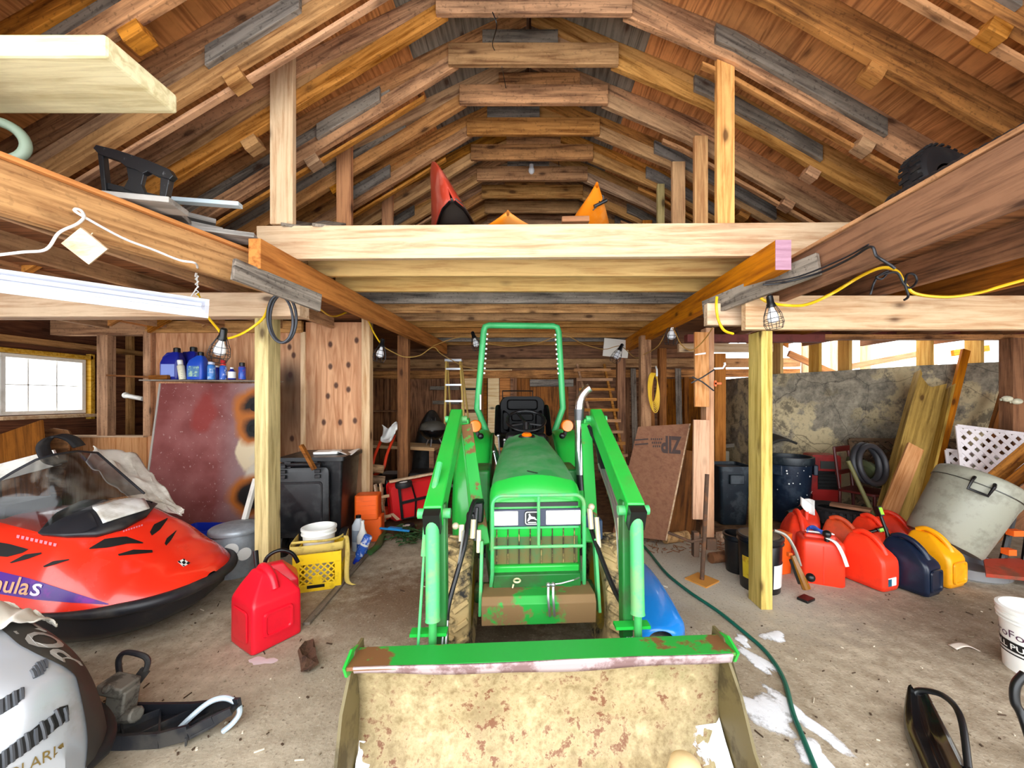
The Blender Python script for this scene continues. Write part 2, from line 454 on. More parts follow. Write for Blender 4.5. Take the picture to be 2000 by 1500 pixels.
tag(MB().box((1.62, 2.446, 2.50), (.10, .004, .19)).build('girder_end_paint', M_PINK, None, 0), kind='structure')
# outer long beams with splices
gird('edge_beam', (-2.48, .5, 2.455), (-1.765, 3.15, 2.455), .05, .22, M_JOIST, 'long edge beam of the loft above the fluorescent lamp')
gird('edge_board', (-2.43, .6, 2.577), (-1.77, 3.05, 2.577), .06, .022, M_ORANGE, 'thin orange board along the edge of the loft')
gird('splice_board', W(455, 525, 2.30), W(625, 592, 2.86), .03, .13, M_GRAYW, 'grey splice board on the edge beam')
gird('edge_beam.001', (1.815, .5, 2.43), (1.88, 3.25, 2.43), .05, .26, M_BROWN, 'long dark edge beam of the loft below the tire')
gird('splice_board.001', W(1600, 515, 2.38), W(1375, 605, 3.15), .035, .14, M_GRAYW, 'grey splice board with black cables on the edge beam')
gird('edge_board.001', (1.81, .5, 2.572), (1.87, 3.0, 2.572), .07, .022, M_RAFT2, 'thin pale board along the edge of the loft below the tire')
# joists of the side bays, running away from the opening
for i, (xa, xb, m) in enumerate(((-2.55, -2.38, M_JOIST), (-3.15, -3.0, M_JOIST), (-3.8, -3.7, M_RAFT2), (-4.5, -4.4, M_JOIST), (-5.2, -5.1, M_JOIST))):
    beam('bay_joist', (xa, .6, 2.54), (xb, 4.65, 2.54), .045, .20, m, kind='structure')
for i, (xa, xb) in enumerate(((2.75, 2.5), (3.4, 3.25), (4.1, 4.0), (4.9, 4.85), (5.7, 5.7))):
    beam('bay_joist', (xa, .6, 2.45), (xb, 5.6, 2.45), .045, .19, M_BROWN if i % 2 else M_DARK, kind='structure')
# cross beams over the front posts
gird('cross_beam', W(-420, 600, 3.02), W(595, 598, 3.05), .13, .185, M_PALE, 'pale doubled cross beam over the workbench side post')
gird('cross_beam.001', W(1452, 612, 2.86), W(2500, 612, 2.86), .06, .25, M_PALE, 'pale cross beam over the post by the fuel cans')
gird('cross_beam.002', W(1378, 615, 3.02), W(2500, 620, 3.02), .06, .17, M_PALE, 'second pale cross beam behind the one by the fuel cans')
def post(px0, px1, ytop, d, w, dp, mat, label, pxb=None, z0=0.0):
    x0 = (px0-VX)/F*d; x1 = (px1-VX)/F*d
    cx = (x0+x1)/2; zt = EYE+(VY-ytop)/F*d
    return tag(beam('wooden_post', (cx, d+dp/2, z0+.001), (cx if pxb is None else (pxb-VX)/F*d, d+dp/2, zt), dp, x1-x0, mat, up=(1, 0, 0)), label, 'post')
post(497, 524, 614, 3.05, .11, .15, M_POST, 'yellow treated post between the red snowmobile and the yellow crate')
post(1487, 1509, 646, 2.88, .08, .17, M_POST, 'yellow treated post in front of the black oil bucket')
post(1379, 1395, 640, 4.15, .10, .13, M_PLYB, 'pale support post behind the rusty jack stand')
beam('post_board', (1.95-.12, 4.10, .30), (1.95-.10, 4.12, 1.36), .03, .17, M_PLYB, up=(1, 0, 0), kind='structure')
beam('post_board', (1.95-.115, 4.08, 1.50), (1.95-.1, 4.12, 2.3), .03, .15, M_PLYB, up=(1, 0, 0), kind='structure')
post(706, 722, 618, 4.55, .09, .10, M_PALE, 'pale post at the end of the plywood partition')
post(776, 797, 655, 5.35, .13, .10, M_BROWN, 'dark brown post between the red wagon and the snow blower')
post(1252, 1272, 655, 5.3, .12, .12, M_RAFT2, 'brown post that carries the yellow cord coil')
post(1206, 1222, 690, 6.8, .12, .12, M_BROWN, 'dark leaning-looking post beside the wooden ladder')
post(1288, 1302, 680, 6.2, .10, .10, M_BROWN, 'grey-brown post behind the yellow cord coil')
post(1397, 1418, 690, 6.0, .10, .10, M_ORANGE, 'orange stud standing behind the paper-thin plywood edge')
# loft studs between deck and roof
def lstud(px0, px1, d, mat, s, label, z0=2.82):
    x = ((px0+px1)/2-VX)/F*d; w = (px1-px0)/F*d
    zt = (prof(RL, abs(x))+.06) if s > 0 else (prof(LT, abs(x))-.03 if d > 3 else 4.2)
    tag(beam('loft_stud', (x, d, z0), (x, d, zt), .045, w, mat, up=(1, 0, 0)), label, 'stud')
lstud(531, 575, 2.79, M_PALE, -1, 'pale loft stud, the tallest standing on the front loft beam by the grey offcuts', 2.845)
lstud(659, 688, 3.62, M_ORANGE, -1, 'orange loft stud behind the grey offcut boards')
lstud(747, 768, 4.5, M_ORANGE, -1, 'narrow orange loft stud next to the red canoe')
lstud(803, 820, 5.6, M_ORANGE, -1, 'far orange loft stud half hidden by the red canoe')
lstud(1398, 1432, 2.87, M_STUD, 1, 'pale loft stud, the nearest on the tire side of the loft', 2.86)
lstud(1355, 1381, 3.62, M_STUD, 1, 'brown spotted loft stud beside the nearest pale one')
lstud(1312, 1337, 4.05, M_STUD, 1, 'reddish loft stud behind the brown spotted one')
lstud(1283, 1297, 4.5, M_POST, 1, 'thin yellow-green loft stud')
lstud(1254, 1273, 5.3, M_ORANGE, 1, 'dark orange loft stud beside the thin yellow one')
lstud(1224, 1238, 6.3, M_ORANGE, 1, 'farthest small loft stud near the orange kayak')

# ---------------------------------------------------------------- walls
slab('wall_back', -6.2, 3.56, 7.6, 7.7, -.05, 5.0, M_DARK)
M_WALLB = plywood('back wall plywood', '#a9682f', '#5c3315', .5, axis='Z')
for i, (px0, px1, y0, y1) in enumerate(((700, 790, 725, 930), (790, 905, 725, 930), (1000, 1110, 730, 900), (1300, 1380, 740, 930), (1390, 1500, 745, 930))):
    a = W(px0, y1, 7.58); b = W(px1, y0, 7.58)
    slab('trim_%d' % (i+3), a.x, b.x, 7.575, 7.598, max(a.z, 0), b.z, M_WALLB)
beam('wall_plate', W(640, 712, 7.45), W(1560, 708, 7.45), .12, .17, M_JOIST, kind='structure')
beam('wall_plate.001', W(640, 733, 7.5), W(1560, 728, 7.5), .1, .15, M_RAFT, kind='structure')
for px in (757, 768, 940, 1005, 1130, 1225, 1340):
    beam('wall_stud', W(px, 735, 7.5), V(W(px, 735, 7.5).x, 7.5, .0), .05, .09, M_BROWN, up=(1, 0, 0), kind='structure')
# left side wall with its window
XL = -5.86
M_WALLL = plywood('side wall sheathing', '#7a4a30', '#4a2a1a', .4, axis='Y')
wy0, wy1, wz0, wz1 = 4.24, 5.06, 1.40, 2.10
mb = MB()
for (ya, yb, za, zb) in ((-.6, wy0, 0, 2.66), (wy1, 7.6, 0, 2.66), (wy0, wy1, 0, wz0), (wy0, wy1, wz1, 2.66)):
    mb.box((XL-.03, (ya+yb)/2, (za+zb)/2), (.06, yb-ya, zb-za))
tag(mb.build('wall_left', M_WALLL, None, 0), kind='structure')
t = thing('window_1', 'small bright window in the side wall beyond the red snowmobile', None, (XL, (wy0+wy1)/2, wz0)); t['kind'] = 'structure'
M_WHITE = paint('white paint', '#f2efe6', .5, dirt='#b9b09c', amt=.4)
mb = MB(); r = .045
mb.box((XL-.02, (wy0+wy1)/2, wz0+r/2), (.09, wy1-wy0, r)).box((XL-.02, (wy0+wy1)/2, wz1-r/2), (.09, wy1-wy0, r))
mb.box((XL-.02, wy0+r/2, (wz0+wz1)/2), (.09, r, wz1-wz0-2*r)).box((XL-.02, wy1-r/2, (wz0+wz1)/2), (.09, r, wz1-wz0-2*r))
mb.build('window_frame', M_WHITE, t, 0, .004)
mb = MB()
for k in (1, 2): mb.box((XL-.03, wy0+(wy1-wy0)*k/3, (wz0+wz1)/2), (.012, .012, wz1-wz0-.09))
mb.box((XL-.03, (wy0+wy1)/2, (wz0+wz1)/2), (.012, wy1-wy0-.09, .012))
mb.build('muntin', M_WHITE, t, 0)
MB().box((XL-.035, (wy0+wy1)/2, (wz0+wz1)/2), (.004, wy1-wy0-.08, wz1-wz0-.08)).build('pane', clear('window pane', '#ffffff', .06, .05), t, 0)
MB().box((XL+.05, (wy0+wy1)/2, wz0-.03), (.14, wy1-wy0+.1, .04)).build('window_sill', M_PALE, t, 0, .004)
MB().box((XL+.02, wy1+.045, (wz0+wz1)/2), (.09, .05, wz1-wz0+.16)).box((XL+.02, (wy0+wy1)/2, wz1+.03), (.09, wy1-wy0+.1, .05)).build('casing', M_YEL, t, 0, .003)
for y, m in ((3.3, M_RAFT2), (3.95, M_RAFT2), (5.6, M_JOIST), (6.3, M_JOIST)):
    beam('wall_stud', (XL+.045, y, .0), (XL+.045, y, 2.6), .09, .05, m, up=(0, 1, 0), kind='structure')
beam('wall_plate.002', (XL+.05, 1.0, 2.26), (XL+.05, 7.4, 2.26), .09, .07, M_JOIST, kind='structure')
M_BLOCK = earth_mat('grey block wall', '#5d574b', '#99907c')
slab('baseboard_left', XL, XL+.12, -.5, 7.5, 0, .98, M_BLOCK)
# framed opening at the end of the left bay and plywood partition
xa, xb = -5.80, -4.66
slab('trim_9', xa, xb, 4.68, 4.72, 0, 1.12, M_PLYWALL); slab('trim_10', xa, xb, 4.64, 4.76, 1.12, 1.14, M_PALE)
beam('wall_stud', (-5.17, 4.70, 1.14), (-5.17, 4.70, 2.36), .10, .13, M_RAFT2, up=(1, 0, 0), kind='structure')
beam('header_beam', (xa, 4.70, 2.45), (xb+.02, 4.70, 2.45), .1, .18, M_RAFT2, kind='structure')
def burn_mat():
    t = NT('scorched partition plywood'); v = t.coord(False)
    g = t.n('TexNoise', i_Vector=t.n('VectorMath', operation='MULTIPLY', i_0=v, i_1=(7, 7, .8)).outputs[0], i_Scale=2.2, i_Detail=6.0, i_Distortion=1.4).outputs[0]
    col = t.ramp(g, (.3, srgb('#b5764a')), (.66, srgb('#e6b083')))
    def blob(x, z, r0, r1, sz=1.0):
        d = t.n('VectorMath', operation='SUBTRACT', i_0=v, i_1=(x, 0, z)).outputs[0]
        d = t.n('VectorMath', operation='MULTIPLY', i_0=d, i_1=(1, 0, sz)).outputs[0]
        d = t.n('VectorMath', operation='LENGTH', i_0=d).outputs['Value']
        return t.ramp(d, (r0, 1.0), (r1, 0.0))
    for (x, z, r0, r1, sz, f) in ((-2.88, 1.45, .02, .42, .42, .8), (-2.93, 1.85, .03, .22, .8, .85)):   # smoke marks behind the stove
        col = t.mix(t.math('MULTIPLY', blob(x, z, r0, r1, sz), f), col, srgb('#160d08'))
    for (x, z) in ((-2.93, 2.22), (-2.88, 2.12), (-2.92, 1.88), (-2.9, 1.1), (-2.1, 2.3), (-2.42, 2.25), (-2.35, 1.75), (-2.2, 1.7), (-2.45, 1.62), (-2.3, 1.3), (-2.12, 1.32), (-2.5, 1.3), (-2.2, 2.0), (-2.42, 1.98), (-2.95, .75)):
        col = t.mix(t.math('MULTIPLY', blob(x, z, .018, .034, .7), .9), col, srgb('#3a150a'))
    t.set(Base_Color=col, Roughness=.7); t.bump(g, .2, .005); return t.m
slab('trim_11', -4.66, -2.72, 4.70, 4.74, 0, 2.40, burn_mat())
slab('trim_12', -2.72, -2.0, 4.68, 4.72, 0, 2.52, burn_mat())
beam('partition_rail', (-4.64, 4.665, 2.46), (-2.75, 4.665, 2.46), .05, .14, M_JOIST, kind='structure')
beam('partition_stud', (-4.61, 4.66, 1.14), (-4.61, 4.66, 2.40), .06, .09, M_RAFT2, up=(1, 0, 0), kind='structure')
beam('partition_stud.001', (-2.745, 4.672, .0), (-2.745, 4.672, 2.40), .02, .06, M_PALE, up=(1, 0, 0), kind='structure')
# right: concrete retaining wall, open strip above it, studs
def conc_mat():
    t = NT('old plastered concrete'); v = t.coord(False)
    a = t.n('TexNoise', i_Vector=v, i_Scale=1.3, i_Detail=9.0, i_Roughness=.66).outputs[0]
    b = t.n('TexNoise', i_Vector=v, i_Scale=10.0, i_Detail=8.0, i_Roughness=.7).outputs[0]
    col = t.mix(t.ramp(b, (.35, 0.0), (.68, 1.0)), srgb('#5f594d'), srgb('#a59a85'))
    col = t.mix(t.ramp(a, (.50, 0.0), (.54, 1.0)), col, srgb('#bfae88'))
    col = t.mix(t.math('MULTIPLY', t.ramp(t.n('TexNoise', i_Vector=v, i_Scale=2.6, i_Detail=9.0, i_Roughness=.75).outputs[0], (.54, 0.0), (.62, 1.0)), .75), col, srgb('#403a33'))
    cr = t.n('TexVoronoi', feature='DISTANCE_TO_EDGE', i_Vector=t.mix(.12, v, t.n('TexNoise', i_Vector=v, i_Scale=3.0, i_Detail=4.0).outputs['Color']), i_Scale=1.6).outputs[0]
    col = t.mix(t.ramp(cr, (.001, .7), (.006, 0.0)), col, srgb('#2c261f'))
    t.set(Base_Color=col, Roughness=.9); t.bump(b, .6, .02); return t.m
M_CONC = conc_mat()
ax, ay, bx, by = 3.50, 5.62, 6.8, 5.12
L = math.hypot(bx-ax, by-ay)
m = frame((ax, ay, 0), (bx-ax, by-ay, 0))
mb = MB().prism([(0, 0), (L, 0), (L, 2.10), (L*.55, 2.04), (L*.25, 1.98), (0, 1.94)], -.12, .12, m @ Matrix(((1, 0, 0, 0), (0, 0, -1, 0), (0, 1, 0, 0), (0, 0, 0, 1))))
tag(mb.build('wall_right', M_CONC, None, 0), kind='structure')
slab('wall_right.001', 3.44, 3.56, 5.76, 7.6, 0, 1.93, M_CONC)
slab('wall_right.002', 6.82, 6.95, -.5, 5.2, 0, 2.56, M_DARK)
M_HDR = paint('maroon painted header', '#7c3b34', .7, dirt='#4c2a22', amt=.6)
slab('trim_13', 3.0, 6.85, 5.05, 5.15, 2.40, 2.47, M_HDR)
slab('trim_14', 1.9, 3.55, 4.60, 4.70, 2.27, 2.36, M_HDR); slab('trim_16', 3.55, 6.85, 4.60, 4.70, 2.30, 2.36, M_RAFT)
slab('trim_15', 2.15, 3.5, 5.5, 5.56, 2.26, 2.38, M_PALE)
for px in (1538, 1607, 1660, 1797, 1878, 1975):
    x = (px-VX)/F*5.4; s = (x-ax)/(bx-ax); y = ay+(by-ay)*s
    beam('wall_stud', (x, y+.02, 1.95), (x, y+.02, 2.45), .20, .045, M_YEL, up=(1, 0, 0), kind='structure')
beam('wooden_post', (5.72, 4.55, .0), (5.72, 4.55, 2.3), .14, .14, M_BROWN, up=(1, 0, 0), label='brown square post by the white lattice', cat='post')
# timbers of the lean-to outside, seen through the open strip
for (p, q) in ((W(1640, 720, 6.6), W(1800, 690, 6.6)), (W(1540, 690, 6.4), W(1640, 735, 6.4)), (W(1860, 690, 6.2), W(1930, 680, 6.2))):
    beam('outside_rafter', p, q, .05, .10, M_ORANGE, kind='structure')
for px in (1575, 1632, 1690, 1820, 1900):
    x = (px-VX)/F*6.9
    beam('outside_stud', (x, 6.9, 1.2), (x, 6.9, 3.3), .05, .16, M_PALE, up=(1, 0, 0), kind='structure')
# ---------------------------------------------------------------- tractor with front loader
GREEN = paint('tractor green', '#1fa83a', .32, coat=.25, dirt='#6b5a3c', amt=.35, sc=3.0, lo=.58, hi=.75)
GREENL = paint('worn light green', '#46b067', .4, dirt='#8a7a55', amt=.4, sc=8.0)
GREEND = paint('dusty hood green', '#2f8f4b', .55, dirt='#86a184', amt=.6, sc=6.0, lo=.4, hi=.75)
GREENX = paint('dark green', '#146b28', .4, dirt='#3a3320', amt=.5)
GRUST = paint('green with rust', '#23a03c', .45, dirt='#7d4a2c', amt=.95, sc=2.6, lo=.54, hi=.57)
GRUST2 = paint('rusty green plate', '#23a03c', .55, dirt='#84603f', amt=.95, sc=2.4, lo=.40, hi=.44, bump=.2)
GRILLE = paint('dusty grille green', '#336b3b', .65, dirt='#6f5c30', amt=.95, sc=5.0, lo=.36, hi=.62)
BLACK = paint('black plastic', '#0c0d10', .35)
BLACKG = paint('gloss black vinyl', '#040405', .42, spec=.12)
RUBBER = paint('black rubber', '#17171a', .6, dirt='#3a352e', amt=.5)
MUDTIRE = paint('muddy tire', '#1c1a17', .85, dirt='#b59c6a', amt=.95, sc=7.0, lo=.40, hi=.55, bump=.5)
CHROME = paint('dull chrome', '#d4d7dc', .14, 1.0, dirt='#6e6a60', amt=.5, sc=9)
STEEL = paint('steel', '#b9bbbd', .3, .9)
AMBER = paint('amber lens', '#ff7a10', .2, coat=.5)
WHITEP = paint('white plastic', '#f3f3ef', .4)
def bucket_mat():
    t = NT('scraped loader bucket'); v = t.coord(False)
    a = t.n('TexNoise', i_Vector=v, i_Scale=3.0, i_Detail=8.0, i_Roughness=.7).outputs[0]
    b = t.n('TexNoise', i_Vector=v, i_Scale=22.0, i_Detail=6.0, i_Roughness=.7).outputs[0]
    c = t.n('TexNoise', i_Vector=v, i_Scale=1.6, i_Detail=5.0).outputs[0]
    col = t.mix(t.ramp(b, (.32, 0.0), (.66, 1.0)), srgb('#806c48'), srgb('#c3b187'))
    col = t.mix(t.math('MULTIPLY', t.ramp(a, (.5, 0.0), (.66, 1.0)), .6), col, srgb('#7a6748'))
    col = t.mix(t.math('MULTIPLY', t.ramp(c, (.56, 0.0), (.70, 1.0)), .55), col, srgb('#74844c'))
    col = t.mix(t.math('MULTIPLY', t.math('MULTIPLY', t.ramp(b, (.52, 0.0), (.58, 1.0)), t.ramp(a, (.44, 0.0), (.54, 1.0))), .9), col, srgb('#6b3a22'))
    t.set(Base_Color=col, Roughness=.6, Metallic=.1); t.bump(b, .3, .006); return t.m
BUCKET = bucket_mat()
TM = T3(.157, 0, 0) @ rotz(.0573)
def TT(px, py, Y): return Vector(((px-990)*Y/750-.157, Y, EYE+(VY-py)/750*Y))
tr = thing('tractor', 'green compact tractor with a front loader, roll bar and black seat', 'tractor', M=TM @ T3(0, 3.0, 0))
def tp(name, mb, mat, parent=None, **k):
    mb.v = [TM @ v for v in mb.v]
    return mb.build(name, mat, parent or tr, **k)
YZ = lambda x0, x1: Matrix(((0, 0, 1, 0), (1, 0, 0, 0), (0, 1, 0, 0), (0, 0, 0, 1)))   # prism in the (Y, Z) plane, thickness along X
# bucket
sh = [(1.60, .515), (1.635, .44), (1.652, .33), (1.645, .2), (1.60, .09), (1.52, .035), (1.40, .014), (.98, .012)]
mb = MB()
def shell(u, v):
    k = min(int(v*(len(sh)-1)), len(sh)-2); f = v*(len(sh)-1)-k
    y = sh[k][0]*(1-f)+sh[k+1][0]*f; z = sh[k][1]*(1-f)+sh[k+1][1]*f
    x = -.77+1.54*u
    dent = .012*mnoise.noise(Vector((x*2.5, v*5, 3)))
    return (x, y+dent, z+dent*.5)
mb.grid(shell, 40, 36)
bk = tp('loader_bucket', mb, BUCKET, smooth=60, solid=.012)
for s in (-1, 1):
    out = [(1.69, .56), (1.60, .562), (1.555, .50), (1.50, .385), (1.40, .25), (1.20, .095), (.97, .005), (1.45, .002), (1.6, .03), (1.69, .13), (1.715, .36)]
    m = MB(); k = len(out)
    def ed(i): return .012*math.sin(i*2.1+s)
    vs = [(s*.768+ed(i) if i in (2, 3, 4, 5) else s*.768, y, z) for i, (y, z) in enumerate(out)]
    vs += [(x+s*.012, y, z) for x, y, z in vs]
    m.add(vs, [tuple(range(k)), tuple(range(k, 2*k))]+[(i, (i+1) % k, k+(i+1) % k, k+i) for i in range(k)])
    tp('side_plate', m, paint('muddy bucket side', '#675b38', .6, dirt='#3f351d', amt=.8, sc=6), bk, smooth=20)
mb = MB().prism([(1.515, .553), (1.655, .543), (1.675, .50), (1.64, .50), (1.63, .530), (1.515, .538)], -.772, .772, YZ(0, 0))
tp('top_bar', mb, GRUST, bk, smooth=20, bevel=.003)
for s in (-1, 1): tp('end_gusset', MB().prism([(1.505, .556), (1.58, .582), (1.67, .552), (1.67, .48), (1.53, .505)], s*.776-.005, s*.776+.005, YZ(0, 0)), GREEN, bk, smooth=20)
def lipf(u, v):
    x = -.745+1.50*u
    return (x, 1.512+.012*v+.004*math.sin(x*7), .552-v*(.040+.010*math.sin(x*3.4+1.2)+.004*math.sin(x*11)))
tp('wear_lip', MB().grid(lipf, 60, 4), paint('bare scraped steel lip', '#b9a6a8', .5, .2, dirt='#5e2f26', amt=.7, sc=6, lo=.5, hi=.6), bk, solid=.008)
def snow_corner(pts, name):
    n = len(pts)
    c = sum((Vector(p) for p in pts), Vector())/n
    m = MB(); m.add([c+Vector((0, -.025, .02))]+[Vector(p) for p in pts], [(0, 1+i, 1+(i+1) % n) for i in range(n)])
    return m
SNOW = paint('snow', '#f6f8ff', .6, bump=.2)
# loader arms
PIN = GREENL
for s, xt, xk, xb in ((-1, -.513, -.495, -.482), (1, .488, .45, .435)):
    a = Vector((xt, 2.78, 1.455)); k = Vector((xk, 1.80, 1.035)); q = Vector((xb, 1.74, .50))
    ar = tp('loader_arm', MB().bar(a, k, .085, .125), GREEN, bevel=.008)
    ax = (k-a).normalized()
    tp('slot', MB().box((0, 0, 0), (.06, .022, .004), frame(a+(k-a)*.90+Vector((0, 0, .064)), ax)), BLACK, ar, bevel=.004)
    tp('end_cover', MB().bar(k-ax*.02, k+ax*.05, .075, .105), BLACK, ar)
    for e in (a+ax*.04, k-ax*.03): tp('pivot_pin', MB().tube([e+Vector((-.075, 0, 0)), e+Vector((.075, 0, 0))], .024, 12), PIN, ar)
    i = Vector((-s*.026, .07, 0))
    tp('lower_arm', MB().bar(k+i+Vector((0, 0, .05)), q+i*1.1+Vector((0, -.02, -.06)), .05, .075, (0, 1, 0)), GREENX, ar, bevel=.008)
    c0 = k+Vector((0, -.02, .0)); c1 = q+Vector((-s*.002, -.03, .11))
    cy = tp('bucket_cylinder', MB().tube([c0, c0.lerp(c1, .97), c1], [.031, .031, .033], 16), GREENL, ar)
    tp('rod', MB().tube([c1, q+Vector((0, -.03, -.02))], .018, 12), paint('oily green rod', '#3f9a52', .3), cy)
    tp('bracket', MB().bar(q+Vector((-.10, 0, .045)), q+Vector((.06, 0, .045)), .05, .014), GREEN, ar)
rod = MB().tube([Vector((-.504, 2.02, 1.25)), Vector((-.525, 1.80, 1.02)), Vector((-.532, 1.775, .87))], .015, 8)
rod.tube([Vector((-.532, 1.775, .87)), Vector((-.542, 1.70, .50))], .0065, 8)
tp('level_rod', rod, GREENL)
# masts, braces and front frame
for s, xt, xb in ((-1, -.438, -.292), (1, .408, .344)):
    m = MB().bar((xt, 2.72, 1.40), (xb, 2.24, .74), .028, .075, (1, 0, 0) if s < 0 else (1, 0, 0))
    tp('loader_brace', m, GRUST, bevel=.004)
    tp('loader_mast', MB().bar((xt+s*.02, 2.80, 1.44), (xt-s*.06, 2.86, .55), .06, .12, (0, 1, 0)), GREEN, bevel=.006)
    tp('frame_plate', MB().bar((xb+s*.005, 2.2, .78), (xb+s*.01, 2.12, .40), .018, .06, (0, 1, 0)).bar((xb-s*.06, 2.3, .45), (xb, 2.75, .5), .03, .12), GREENL, bevel=.004)
    tp('side_tank', MB().box((xt-s*.10, 2.95, .88), (.12, .35, .38)), GREENX, bevel=.02)
tp('front_bracket', MB().prism([(2.04, .385), (2.03, .50), (2.06, .53), (2.24, .515), (2.24, .385)], -.29, .32, YZ(0, 0)), GRUST2, bevel=.004)
tp('bumper_beam', MB().box((.015, 2.20, .545), (.50, .05, .09)), GREENX, bevel=.006)
tp('lower_grille_bar', MB().box((.015, 2.235, .60), (.50, .05, .05)), GREEN, bevel=.01)
m = MB()
for x in (.062, .088): m.tube([(x, 2.03, .60), (x-.004, 2.0, .545), (x+.004, 2.0, .45)], .007, 8).ball((x, 2.03, .60), .013)
m.tube([(.075, 2.03, .60), (.13, 2.03, .605), (.2, 2.05, .612), (.24, 2.1, .60)], .004, 6)
tp('hitch_clamp', m, STEEL)
tp('rope_loop', MB().torus((-.10, 2.15, .57), .022, .005, None, sx=.8).tube([(-.12, 2.15, .55), (-.125, 2.15, .53)], .005), paint('pale rope', '#d9d2a6', .8))
# chassis, engine and axle
tp('chassis', MB().box((.01, 3.2, .62), (.34, 1.9, .42)).box((.01, 2.56, .55), (.42, .5, .30)), GREENX, bevel=.03)
tp('front_axle', MB().bar((-.36, 2.45, .36), (.40, 2.45, .36), .10, .10), paint('muddy cast green', '#2f6b37', .7, dirt='#8d7a52', amt=.8, sc=6), bevel=.02)
def wheel(name, c, r, w, nl, mat):
    wm = T3(*c) @ Matrix.Rotation(PI/2, 4, 'Y')
    hw = w/2
    pr = [(r*.62, -hw*.75), (r*.80, -hw), (r*.93, -hw*.9), (r*.965, -hw*.55), (r*.965, hw*.55), (r*.93, hw*.9), (r*.80, hw), (r*.62, hw*.75)]
    m = MB().lathe(pr, 40, wm, cap=(False, False))
    for i in range(nl):
        for sd in (-1, 1):
            an = 2*PI*(i+(.5 if sd > 0 else 0))/nl
            mm = wm @ rotz(an) @ T3(r*.965, 0, sd*hw*.42) @ Matrix.Rotation(sd*.6, 4, 'X')
            m.box((0, 0, 0), (r*.075, r*.085, hw*1.05), mm)
    t = tp(name, m, mat, smooth=30, bevel=.006)
    tp('rim', MB().lathe([(.03, -hw*.3), (r*.3, -hw*.35), (r*.55, -hw*.5), (r*.64, -hw*.78), (r*.66, hw*.78), (r*.55, hw*.5), (r*.3, hw*.35), (.03, hw*.3)], 28, wm), paint('yellow rim', '#c9a62e', .5, dirt='#8a7a50', amt=.8), t)
    return t
wheel('front_wheel', (-.448, 2.45, .352), .35, .185, 22, MUDTIRE); wheel('front_wheel', (.49, 2.45, .352), .35, .185, 22, MUDTIRE)
wheel('rear_wheel', (-.47, 3.95, .55), .545, .30, 18, RUBBER); wheel('rear_wheel', (.47, 3.95, .55), .545, .30, 18, RUBBER)
# hood
def hsec(Y, hw, zt, zb, cx=.012, crown=.03, r=.07):
    o = [(cx-hw, zb), (cx-hw, zt-crown-r)]
    for i in range(1, 6):
        a = PI-PI/2*i/6; o.append((cx-hw+r+r*math.cos(a), zt-crown-r+r*math.sin(a)))
    for i in range(9):
        f = -1+2*i/8; o.append((cx+f*(hw-r), zt-crown*f*f))
    for i in range(1, 6):
        a = PI/2-PI/2*i/6; o.append((cx+hw-r+r*math.cos(a), zt-crown-r+r*math.sin(a)))
    o += [(cx+hw, zt-crown-r), (cx+hw, zb)]
    return [(x, Y, z) for x, z in o]
hood = tp('hood', MB().loft([hsec(2.335, .266, 1.118, .72), hsec(2.5, .262, 1.15, .74), hsec(2.8, .245, 1.20, .76), hsec(3.1, .215, 1.245, .80), hsec(3.36, .188, 1.285, .82)]), GREEND, smooth=40)
tp('hood_nose', MB().loft([hsec(2.235, .262, .985, .80, crown=.015), hsec(2.262, .27, 1.045, .70, crown=.02), hsec(2.30, .272, 1.095, .68, crown=.025), hsec(2.336, .269, 1.122, .68)]), GREEN, hood, smooth=40)
tp('side_panel', MB().box((.012, 2.52, .66), (.53, .52, .22)), GREEN, hood, bevel=.02)
tp('hood_knob', MB().lathe([(.0, -.01), (.042, -.01), (.045, .008), (.030, .022), (.001, .024)], 20, T3(.012, 3.26, 1.275) @ Matrix.Rotation(.15, 4, 'X')), AMBER, hood)
tp('knob_seat', MB().lathe([(.06, 0), (.055, .012), (.001, .012)], 16, T3(.012, 3.26, 1.262) @ Matrix.Rotation(.15, 4, 'X'), sx=1.2), BLACK, hood)
tp('scratch', MB().bar((-.03, 2.40, 1.135), (.03, 2.36, 1.128), .010, .003), BLACK, hood)
tp('nose_gap', MB().box((.012, 2.232, .972), (.49, .02, .022)), BLACK, hood)
# lamps and grille
tp('lamp_band', MB().box((.012, 2.236, .896), (.52, .03, .10)), paint('dark grey lamp band', '#3a3f52', .5), hood, bevel=.004)
def lens():
    t = NT('dusty headlamp lens'); v = t.coord(True)
    wv = t.n('TexWave', bands_direction='X', i_Vector=v, i_Scale=22.0, i_Distortion=.3).outputs[0]
    n = t.n('TexNoise', i_Vector=v, i_Scale=9.0, i_Detail=4.0).outputs[0]
    t.set(Base_Color=t.mix(t.ramp(n, (.4, 0.0), (.75, 1.0)), srgb('#fbfbf6'), srgb('#b9b2a4')), Roughness=.15, Coat_Weight=.6); t.bump(wv, .25, .004)
    return t.m
LENS = lens()
for x0, x1 in ((-.243, -.092), (.068, .272)):
    tp('headlight', MB().box(((x0+x1)/2, 2.220, .896), (x1-x0, .012, .082)), LENS, hood, bevel=.004)
em = tp('emblem', MB().prism(rbox(.044, .041, .014), 0, .008, Matrix(((1, 0, 0, .012-.024), (0, 0, 1, 2.213), (0, 1, 0, .897), (0, 0, 0, 1)))), BLACK, hood)
m = MB(); MM = Matrix(((1, 0, 0, -.012), (0, 0, -1, 2.2118), (0, 1, 0, .897), (0, 0, 0, 1)))
o = rbox(.040, .037, .012); ii = rbox(.035, .032, .009); n = len(o)
m.add([(x, y, .0) for x, y in o]+[(x, y, .0) for x, y in ii], [(i, (i+1) % n, n+(i+1) % n, n+i) for i in range(n)], MM)
